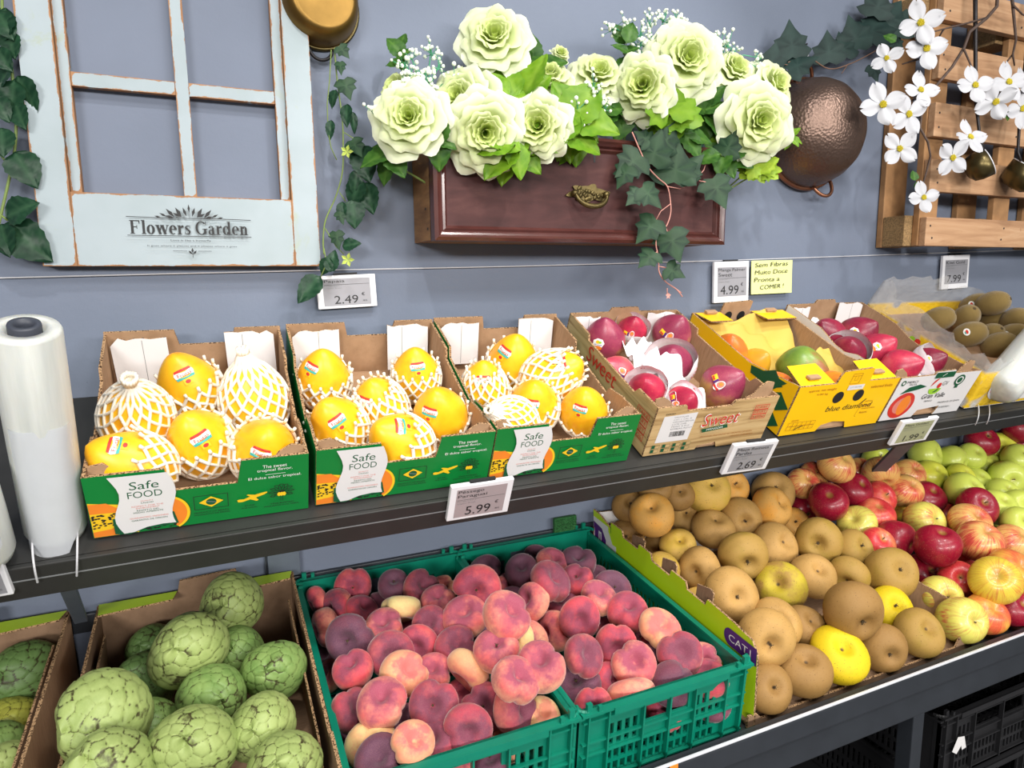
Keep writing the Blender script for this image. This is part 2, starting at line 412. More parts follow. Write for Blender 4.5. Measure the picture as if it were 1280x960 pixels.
def cuff(root, W, sgn, h, m='kraft'):
    """torn inner flap rising behind the front corner"""
    pts = [(0, .03), (.062, .03), (.062, h-.024), (.048, h-.022), (.036, h-.006), (.02, h+.004), (.004, h+.001)]
    if sgn < 0: pts = [(W-p[0], p[1]) for p in pts][::-1]
    else: pts = [(p[0]+.001, p[1]) for p in pts]
    mb = MB(); mb.prism(pts, (0, .0075, 0), X, (0, .10, 1), (0, 1, 0), .003, MT[m], MT[m], MT['edge']); return mb.obj('corner_flap', root)

def papaya_box(x0, x1, label):
    W = x1-x0; L = .336; H = .107; r = boxroot('papaya_box', x0, label, 'box', 'green papaya boxes on the shelf')
    front = notch(W, .098, .36*W, .655*W, .036); back = notch(W, H, .40*W, .70*W, .027)
    Ls = L-.008
    side = [(0, 0), (Ls, 0), (Ls, H-.004), (.235, H-.006), (.228, H-.024), (.10, H-.036), (.094, H-.022), (.05, H-.012), (.045, .094), (0, .097)]
    tray(r, W, L, front, back, side, 'green_print')
    flap(r, W, L, .008, .078, .103, tear=.012); flap(r, W, L, W-.088, .076, .107, tear=.006, fold=.35, mirror=True)
    cuff(r, W, 1, .098); cuff(r, W, -1, .098)
    k = Ink((0, 0, 0), X, (0, 0, 1), (0, -1, 0)); s = W/.258
    for (u, a, rot) in ((.004, .0, 0),):
        k.poly([(.0008, .001), (.05*s, .001), (.05*s, .02), (.036*s, .05), (.0008, .058)], 'ink_yellow')
        k.poly([(.0008, .001), (.034*s, .001), (.034*s, .018), (.02*s, .012), (.0008, .01)], 'ink_orange'); k.poly([(.0008, .04), (.04*s, .038), (.02*s, .055), (.0008, .056)], 'ink_orange')
        rr = random.Random(5)
        for _ in range(46): k.oval(.003*s+rr.random()*.034*s, .016+rr.random()*.022, .0017, .0013, 'ink_black', 7)
    k.oval(.084*s, .027, .0265*s, .029, 'ink_yellow', 28, -1.1, pi*.72); k.oval(.083*s, .027, .0240*s, .0265, 'ink_orange', 28, -1.1, pi*.72)
    for _ in range(18): k.oval(.058*s+rr.random()*.034*s, .004+rr.random()*.005, .0016, .0012, 'ink_black', 7)
    wave = lambda v: .0055*sin((v-.004)/.085*2*pi)
    lft = [(.029*s-wave(v)-(.088-v)*-.05, v) for v in [.003+.0093*i for i in range(11)]]
    rgt = [(.092*s-wave(v)*.8-(.088-v)*-.04, v) for v in [.0105+.0085*i for i in range(11)]]
    k.poly([(.024*s, .004), (.04*s, .0008), (.06*s, .008), (.096*s, .009), (.092*s, .03), (.024*s, .03)], 'ink_green')
    k.poly(lft[:1]+[(.045*s, .0035), (.06*s, .0095), (.078*s, .0115)]+rgt+lft[1:][::-1], 'white_board')
    k.text('Safe', .047*s, .073, .032*s, .0125, 'ink_green', slant=.08); k.text('FOOD', .044*s, .0595, .038*s, .0105, 'ink_green')
    for (t, v, m, wd) in (('QUALITY', .0525, 'ink_pink', .014), ('CALIDAD', .0495, 'ink_green', .014), ('RESPECT FOR THE', .0445, 'ink_pink', .035), ('ENVIRONMENT', .0412, 'ink_pink', .026), ('RESPETO DEL', .0375, 'ink_green', .025), ('MEDIO AMBIENTE', .0342, 'ink_green', .033), ('GUARANTEED FRESHNESS', .0255, 'ink_pink', .043), ('GARANTIA DE ORIGEN', .0215, 'ink_green', .040)):
        k.text(t, .064*s-wd*s/2, v, wd*s, .0024, m)
    k.text('The sweet', .200*s, .0835, .030*s, .0052, 'ink_white'); k.text('tropical flavor.', .193*s, .0765, .044*s, .0058, 'ink_white')
    k.line([(.203*s, .0725), (.228*s, .0725)], .0006, 'ink_white'); k.text('El dulce sabor tropical.', .182*s, .0645, .066*s, .0055, 'ink_white')
    k.frame(.116*s, .027, .156*s, .050, .0008, 'ink_black'); k.poly([(.1215*s, .0385), (.136*s, .0295), (.1505*s, .0385), (.136*s, .0475)], 'ink_yellow'); k.oval(.136*s, .0385, .0062, .0055, 'ink_green'); k.line([(.1305*s, .040), (.1415*s, .037)], .0011, 'ink_grey')
    k.text('PRODUCT OF BRAZIL', .115*s, .0205, .042*s, .0024, 'ink_black'); k.text('PRODUCTO DE BRASIL', .115*s, .0168, .043*s, .0024, 'ink_black')
    pl = [(.163, .033), (.168, .0325), (.178, .0355), (.186, .0315), (.1885, .033), (.185, .0375), (.195, .041), (.1995, .0437), (.199, .0457), (.193, .0448), (.184, .0425), (.176, .0445), (.1735, .0437), (.178, .0405), (.170, .037), (.165, .0375), (.162, .0365)]
    k.poly([((a+.005)*s, b-.002) for a, b in pl], 'ink_yellow'); k.text('BY AIR', .176*s, .0218, .012*s, .0022, 'ink_black'); k.text('POR AVION', .172*s, .018, .019*s, .0022, 'ink_black')
    for i in range(9):
        t = -.5+i*(pi+1.0)/8; c0 = (.2225*s, .041)
        k.line([c0, (c0[0]+.0075*cos(t), c0[1]+.006*sin(t)), (c0[0]+.0125*cos(t+.22), c0[1]+.0125*sin(t+.16)), (c0[0]+.0165*cos(t), c0[1]+.0135*sin(t)), (c0[0]+.0125*cos(t-.22), c0[1]+.0125*sin(t-.16)), (c0[0]+.0075*cos(t), c0[1]+.006*sin(t))], .0009, 'ink_black')
    k.line([(.2213*s, .036), (.2213*s, .025)], .0006, 'ink_black'); k.line([(.2238*s, .036), (.2238*s, .025)], .0006, 'ink_black')
    for du in (-.0032, 0, .0032): k.oval(.2225*s+du, .0375, .0024, .0034, 'ink_yellow', 12)
    k.text('TREE RIPENED', .208*s, .0205, .030*s, .0023, 'ink_black'); k.text('MADURADO EN EL ARBOL', .2*s, .0168, .045*s, .0023, 'ink_black')
    k.obj('front_print', r, 'printed white text panel and yellow symbols')
    return r
papaya_box(-.153, .105, 'green papaya box beside the upright plastic bag roll, its fruit mostly netted')
papaya_box(.115, .374, 'middle green papaya box, with bare cardboard showing at its back')
papaya_box(.377, .634, 'green papaya box next to the wood-look mango box')

def sweet_box():
    x0, x1 = .667, .935; W = x1-x0; L = .336; r = boxroot('mango_box', x0, 'wood-look printed cardboard box of purple mangoes in paper wraps', 'box')
    t = NT('wood_print_board'); v = t.co(); n = t.noise(t.mapping(v, (5, 5, 70)), 1, 5, dist=1.2)
    MT['wood_print'] = t.done(t.ramp(n, [(.3, lin(150, 118, 74)), (.5, lin(196, 164, 114)), (.7, lin(208, 180, 132))]), .55)
    H = .102
    front = [(0, 0), (.42*W, 0), (.43*W, .008), (.58*W, .012), (.60*W, 0), (W, 0), (W, H), (.62*W, H), (.60*W, H-.010), (.24*W, H-.012), (.22*W, H), (0, H)]
    back = [(0, 0), (W, 0), (W, .104), (.62*W, .105), (.60*W, .115), (.36*W, .115), (.34*W, .105), (0, .105)]
    Ls = L-.008; side = [(0, 0), (Ls, 0), (Ls, .104), (.25, .102), (.245, .09), (.07, .086), (.06, .10), (0, H)]
    tray(r, W, L, front, back, side, 'wood_print')
    flap(r, W, L, .006, .06, .103, y=.004); flap(r, W, L, W-.085, .08, .107, y=.004, tear=.01, mirror=True); cuff(r, W, 1, .106); cuff(r, W, -1, .118)
    k = Ink((0, 0, 0), X, (0, 0, 1), (0, -1, 0))
    k.poly([(.016, .027), (.086, .027), (.088, .086), (.018, .083)], 'white_board'); k.text('EXPORT', .020, .0855, .02, .004, 'ink_black')
    for i in range(6): k.text(['MANGO PALMER', 'CAT. I  CAL. 8', 'ORIGEM BRASIL', 'LOTE 2308', 'PESO 4 KG', 'EMBALADO'][i], .040, .078-.005*i, .03+.008*(i % 3), .0028, 'ink_grey')
    k.barcode(.042, .038, .032, .011)
    for i in range(4):
        for j in range(2): k.rect(.012+i*.022, .006+j*.0095, .018+i*.022, .0135+j*.0095, 'ink_green'); k.rect(.0185+i*.022, .006+j*.0095, .028+i*.022, .0132+j*.0095, 'wood_print'); k.frame(.0185+i*.022, .006+j*.0095, .028+i*.022, .0132+j*.0095, .0005, 'ink_green')
    k.text('Sweet', .1032, .0515, .0825, .029, 'ink_white', slant=.12, rise=.03); k.text('Sweet', .105, .053, .079, .026, 'ink_red', slant=.12, rise=.03)
    k.poly([(.112, .040), (.168, .045), (.164, .053), (.108, .048)], 'ink_green'); k.text('MANGOES', .120, .0432, .036, .0042, 'ink_white', rise=.07)
    k.text('PRODUCED AND PACKED BY ORCHARD GROWERS', .112, .0285, .12, .0032, 'ink_brown'); k.text('PRODUCT OF BRAZIL', .185, .022, .052, .003, 'ink_brown')
    for j in range(3):
        k.frame(.216, .058+j*.0105, .248, .0675+j*.0105, .0012, 'ink_red'); k.text(['10%', 'FRUIT', 'CARE'][j], .219, .0603+j*.0105, .026, .005, 'ink_red')
    k.obj('front_print', r, 'red lettering and white address sticker')
    k = Ink((0, L, 0), (0, -1, 0), (0, 0, 1), (-1, 0, 0))
    for j in range(4): k.frame(L-.05, .022+j*.014, L-.014, .0345+j*.014, .0012, 'ink_red'); k.text(['10%', 'FRUIT', 'CARE', 'TAKE'][j], L-.047, .025+j*.014, .03, .007, 'ink_red')
    k.text('Sweet', L-.24, .055, .11, .032, 'ink_red', slant=.1); k.obj('side_print', r)
sweet_box()

def yellow_box():
    x0, x1 = .980, 1.252; W = x1-x0; L = .336; r = boxroot('mango_box', x0, 'yellow cardboard box holding one green mango and several orange ones', 'box'); H = .113
    front = [(0, 0), (.36*W, 0), (.39*W, .014), (.50*W, .020), (.63*W, .016), (.66*W, 0), (W, 0), (W, H), (.675*W, H), (.665*W, H+.027), (.645*W, H+.03), (.37*W, H+.026), (.355*W, H+.018), (.345*W, H), (0, H)]
    back = [(0, 0), (W, 0), (W, .092), (.60*W, .092), (.60*W, .118), (.58*W, .12), (.30*W, .115), (.29*W, .092), (0, .092)]
    Ls = L-.008; side = [(0, 0), (Ls, 0), (Ls, .092), (.20, .088), (.13, .086), (.06, .1), (0, H)]
    tray(r, W, L, front, back, side, 'yellow_print')
    for (u0, u1, y0, z) in ((.006, .345*W, .0045, H), (.675*W, W-.006, .0045, H)):                       # folded-in top flanges
        mb = MB(); mb.prism([(u0, 0), (u1, 0), (u1-.008, .052), (u0+.004, .05)], (0, y0, z-.004), X, Vector((0, 1, .25)), (0, 0, 1), .003, MT['kraft'], MT['yellow_print'], MT['edge']); mb.obj('top_flange', r)
        mb = MB(); c = (u0+u1)/2; mb.box((c-.018, y0+.008, z+.0045), (c+.012, y0+.02, z+.010), MT['kraft']); mb.obj('locking_tab', r, bevel=.002)
    for (u0, u1) in ((.006, .28*W), (.62*W, W-.006)):
        mb = MB(); mb.prism([(u0, 0), (u1, 0), (u1-.004, .05), (u0+.004, .05)], (0, L-.0045, .090), X, (0, -1, .12), (0, 0, 1), .003, MT['kraft'], MT['yellow_print'], MT['edge']); mb.obj('top_flange', r)
        mb = MB(); c = (u0+u1)/2; mb.box((c-.016, L-.02, .097), (c+.014, L-.008, .103), MT['kraft']); mb.obj('locking_tab', r, bevel=.002)
    mb = MB(); mb.prism([(.004, .03), (.09, .03), (.09, .07), (.075, .10), (.004, .105)], (W-.0045, .02, 0), (0, 1, 0), (0, 0, 1), (-1, 0, 0), .003, MT['kraft'], MT['kraft'], MT['edge']); mb.obj('corner_flap', r)
    k = Ink((0, L-.004, 0), X, (0, 0, 1), (0, -1, 0))
    for u in (.38*W, .52*W): k.oval(u, .082, .011, .012, 'ink_black')
    k.obj('hand_hole', r)
    k = Ink((0, 0, 0), X, (0, 0, 1), (0, -1, 0))
    for u in (.425*W, .63*W): k.oval(u, .080, .0135, .0135, 'ink_black')
    k.text('blue diamond', .36*W, .0475, .125, .0125, 'ink_black', slant=.18); k.text('approx. net weight', .10*W, .098, .072, .0068, 'ink_brown'); k.text('4.00 kg', .19*W, .089, .03, .0055, 'ink_brown')
    k.text('selected fruits', .72*W, .0945, .062, .0072, 'ink_brown'); k.frame(.47*W, .110, .56*W, .133, .0009, 'ink_brown'); k.frame(.50*W, .118, .53*W, .128, .0007, 'ink_brown'); k.line([(.47*W, .128), (.56*W, .128)], .0008, 'ink_brown')
    k.rect(.475*W, .0955, .635*W, .107, 'white_board'); k.text('LOT 0924 BR', .495*W, .0998, .032, .0032, 'ink_grey')
    for (i, tx) in enumerate(('palmer', 'keitt', 'tommy atkins', 'kent')): k.text(tx, .74*W, .060-.009*i, .022+.008*(i == 2)*2, .0055, 'ink_brown')
    k.line([(.715*W, .064), (.70*W, .028), (.715*W, .026)], .0008, 'ink_brown'); k.line([(.685*W, .0565), (.70*W, .060), (.735*W, .070)], .0022, 'ink_black')
    for i in range(2):
        for j in range(6): k.frame(.045*W+j*.0115, .012+i*.0095, .045*W+(j+1)*.0115, .0215+i*.0095, .0007, 'ink_brown')
    k.text('SIZE', .06*W, .034, .018, .004, 'ink_brown'); k.line([(.115*W, .012), (.14*W, .017), (.19*W, .021)], .0016, 'ink_black')
    k.obj('front_print', r, 'black lettering and brown tick boxes')
    k = Ink((0, 0, 0), (0, 1, 0), (0, 0, 1), (-1, 0, 0))
    for (a, b_) in ((.035, .018), (.03, .060), (.062, .090)): k.poly([(a-.026, b_), (a, b_-.020), (a+.03, b_+.002), (a+.004, b_+.02)], 'ink_green')
    k.poly([(.03, .102), (.055, .072), (.12, .070), (.125, .085), (.06, .099)], 'ink_green'); k.obj('side_print', r, 'dark green diamond shapes')
yellow_box()

def white_box():
    x0, x1 = 1.26, 1.515; W = x1-x0; L = .336; r = boxroot('mango_box', x0, 'white printed cardboard box of dark red mangoes beside the kiwi carton', 'box'); H = .107
    front = [(0, 0), (.40*W, 0), (.43*W, .017), (.70*W, .022), (.67*W, 0), (W, 0), (W, H), (.66*W, H), (.64*W, H+.009), (.41*W, H+.007), (.40*W, H), (0, H)]
    back = [(0, 0), (W, 0), (W, .102), (.62*W, .103), (.59*W, .113), (.36*W, .113), (.34*W, .103), (0, .102)]
    Ls = L-.008; side = [(0, 0), (Ls, 0), (Ls, .103), (.22, .10), (.17, .086), (.14, .084), (.11, .095), (.02, .10), (0, H)]
    tray(r, W, L, front, back, side, 'white_board'); flap(r, W, L, .01, .055, .102, y=.004); flap(r, W, L, W-.095, .085, .11, y=.004, tear=.008, mirror=True); cuff(r, W, 1, .112); cuff(r, W, -1, .118)
    k = Ink((0, 0, 0), X, (0, 0, 1), (0, -1, 0))
    for (a, b_, m) in ((.040, .036, 'ink_red'), (.047, .039, 'ink_pink'), (.052, .043, 'ink_orange')): k.oval(.046 if a < .045 else a, .036, a*.9 if a < .045 else .04-(a-.04)*2, b_*.9 if a < .045 else b_-.018, m, 26)
    k.poly([(.02, .066), (.04, .082), (.07, .087), (.095, .080), (.07, .074), (.04, .070)], 'ink_green')
    k.oval(.014, .094, .0065, .0065, 'ink_green'); k.oval(.014, .094, .0035, .0035, 'white_board'); k.text('MERCI', .024, .0925, .032, .0058, 'ink_black'); k.text('FRUTA', .035, .0865, .022, .004, 'ink_black')
    k.oval(.125, .078, .017, .020, 'ink_red', 20, pi/2, pi); k.oval(.127, .072, .0195, .015, 'ink_lime', 24, pi, 2*pi); k.oval(.127, .073, .012, .011, 'ink_green', 20, pi*1.4, 2*pi); k.oval(.135, .079, .006, .007, 'ink_red', 16); k.text('GV', .143, .078, .018, .011, 'ink_grey')
    k.text('Gran Valle', .098, .047, .074, .0125, 'ink_black', slant=.2); k.text('MANGO', .115, .038, .025, .0042, 'ink_black')
    k.oval(.195, .088, .0155, .014, 'ink_green', 20); k.oval(.195, .088, .011, .0095, 'white_board', 20); k.oval(.195, .088, .008, .007, 'ink_green', 16); k.rect(.19, .068, .2, .076, 'ink_green')
    k.text('PRODUCE OF SPAIN', .165, .030, .072, .0042, 'ink_black'); k.text('CATEGORIA I', .175, .016, .04, .0045, 'ink_black')
    k.rect(.41*W, H-.008, .65*W, H+.006, 'ink_green'); k.line([(.5*W, H-.004), (.54*W, H+.003)], .0012, 'ink_white'); k.obj('front_print', r, 'printed mango picture, crest and green tab')
    k = Ink((W, 0, 0), (0, 1, 0), (0, 0, 1), (1, 0, 0)); rr = random.Random(3)
    for _ in range(70): k.oval(.006+rr.random()*.3, .008+rr.random()*.08, .008, .007, rr.choice(['ink_purple', 'ink_lime', 'ink_red', 'ink_brown']), 8)
    k.obj('side_print', r)
white_box()

def kiwi_box():
    x0, x1 = 1.54, 1.93; W = x1-x0; L = .336; r = boxroot('kiwi_carton', x0, 'pale carton lined with a yellow printed film holding the kiwis', 'box')
    sq = lambda w, h: [(0, 0), (w, 0), (w, h), (0, h)]
    tray(r, W, L, sq(W, .05), sq(W, .06), sq(L-.008, .055), 'white_board')
    # crumpled film liner standing above the carton walls
    t = NT('yellow_printed_film'); v = t.co(); z = t.sep(v)[2]
    band = t.math('SUBTRACT', 1., t.step(z, .092, .098))
    pat = t.step(t.noise(t.mapping(v, (14, 14, 10)), 1, 1), .40, .46)
    colr = t.mix(t.math('MULTIPLY', band, pat), lin(214, 214, 212), lin(238, 196, 40))
    t.bump(t.noise(v, 45, 4), .7, .006); MT['film'] = t.done(colr, .22, spec=.6, alpha=t.math('ADD', .34, t.math('MULTIPLY', t.math('MULTIPLY', band, pat), .62)))
    rr = random.Random(8); mb = MB(); P = []
    N_ = 120
    per = [(-.002, -.002), (W+.002, -.002), (W+.002, L-.001), (-.002, L-.001)]
    ln = [W, L, W, L]; tot = sum(ln)
    def perim(q):
        d = (q % 1)*tot; i = 0
        while d > ln[i]: d -= ln[i]; i += 1
        a, b_ = per[i], per[(i+1) % 4]; f = d/ln[i]; return Vector((a[0]+(b_[0]-a[0])*f, a[1]+(b_[1]-a[1])*f, 0))
    wob = [rr.uniform(-1, 1) for _ in range(200)]
    cen = Vector((W/2, L/2, 0))
    def fn(u, q):
        p = perim(q); i = int(q*60) % 60; f = q*60-int(q*60); nse = wob[i]*(1-f)+wob[(i+1) % 60]*f
        top = .118 if p.y < .1 else .135 + .03*(p.y > L-.05)*(p.x < W*.7)
        z = .003+(top+.009*nse)*u; inw = (p-cen); 
        return p + Vector((0, 0, z)) - inw*(.11*max(0, u-.62)+.012*nse*u*u) 
    mb.grid(fn, 10, N_, MT['film'], wrap=True); o = mb.obj('film_liner', r, smooth=True); o['label'] = 'crinkled yellow and clear film'
    k = Ink((0, -.0035, 0), X, (0, 0, 1), (0, -1, 0)); k.oval(.085, .052, .040, .032, 'white_board'); k.oval(.075, .048, .024, .014, 'ink_pink'); k.oval(.09, .062, .018, .010, 'ink_lime'); k.oval(.135, .035, .014, .012, 'ink_lime'); k.rect(.165, .012, .235, .050, 'white_board'); k.obj('film_print', r)
kiwi_box()

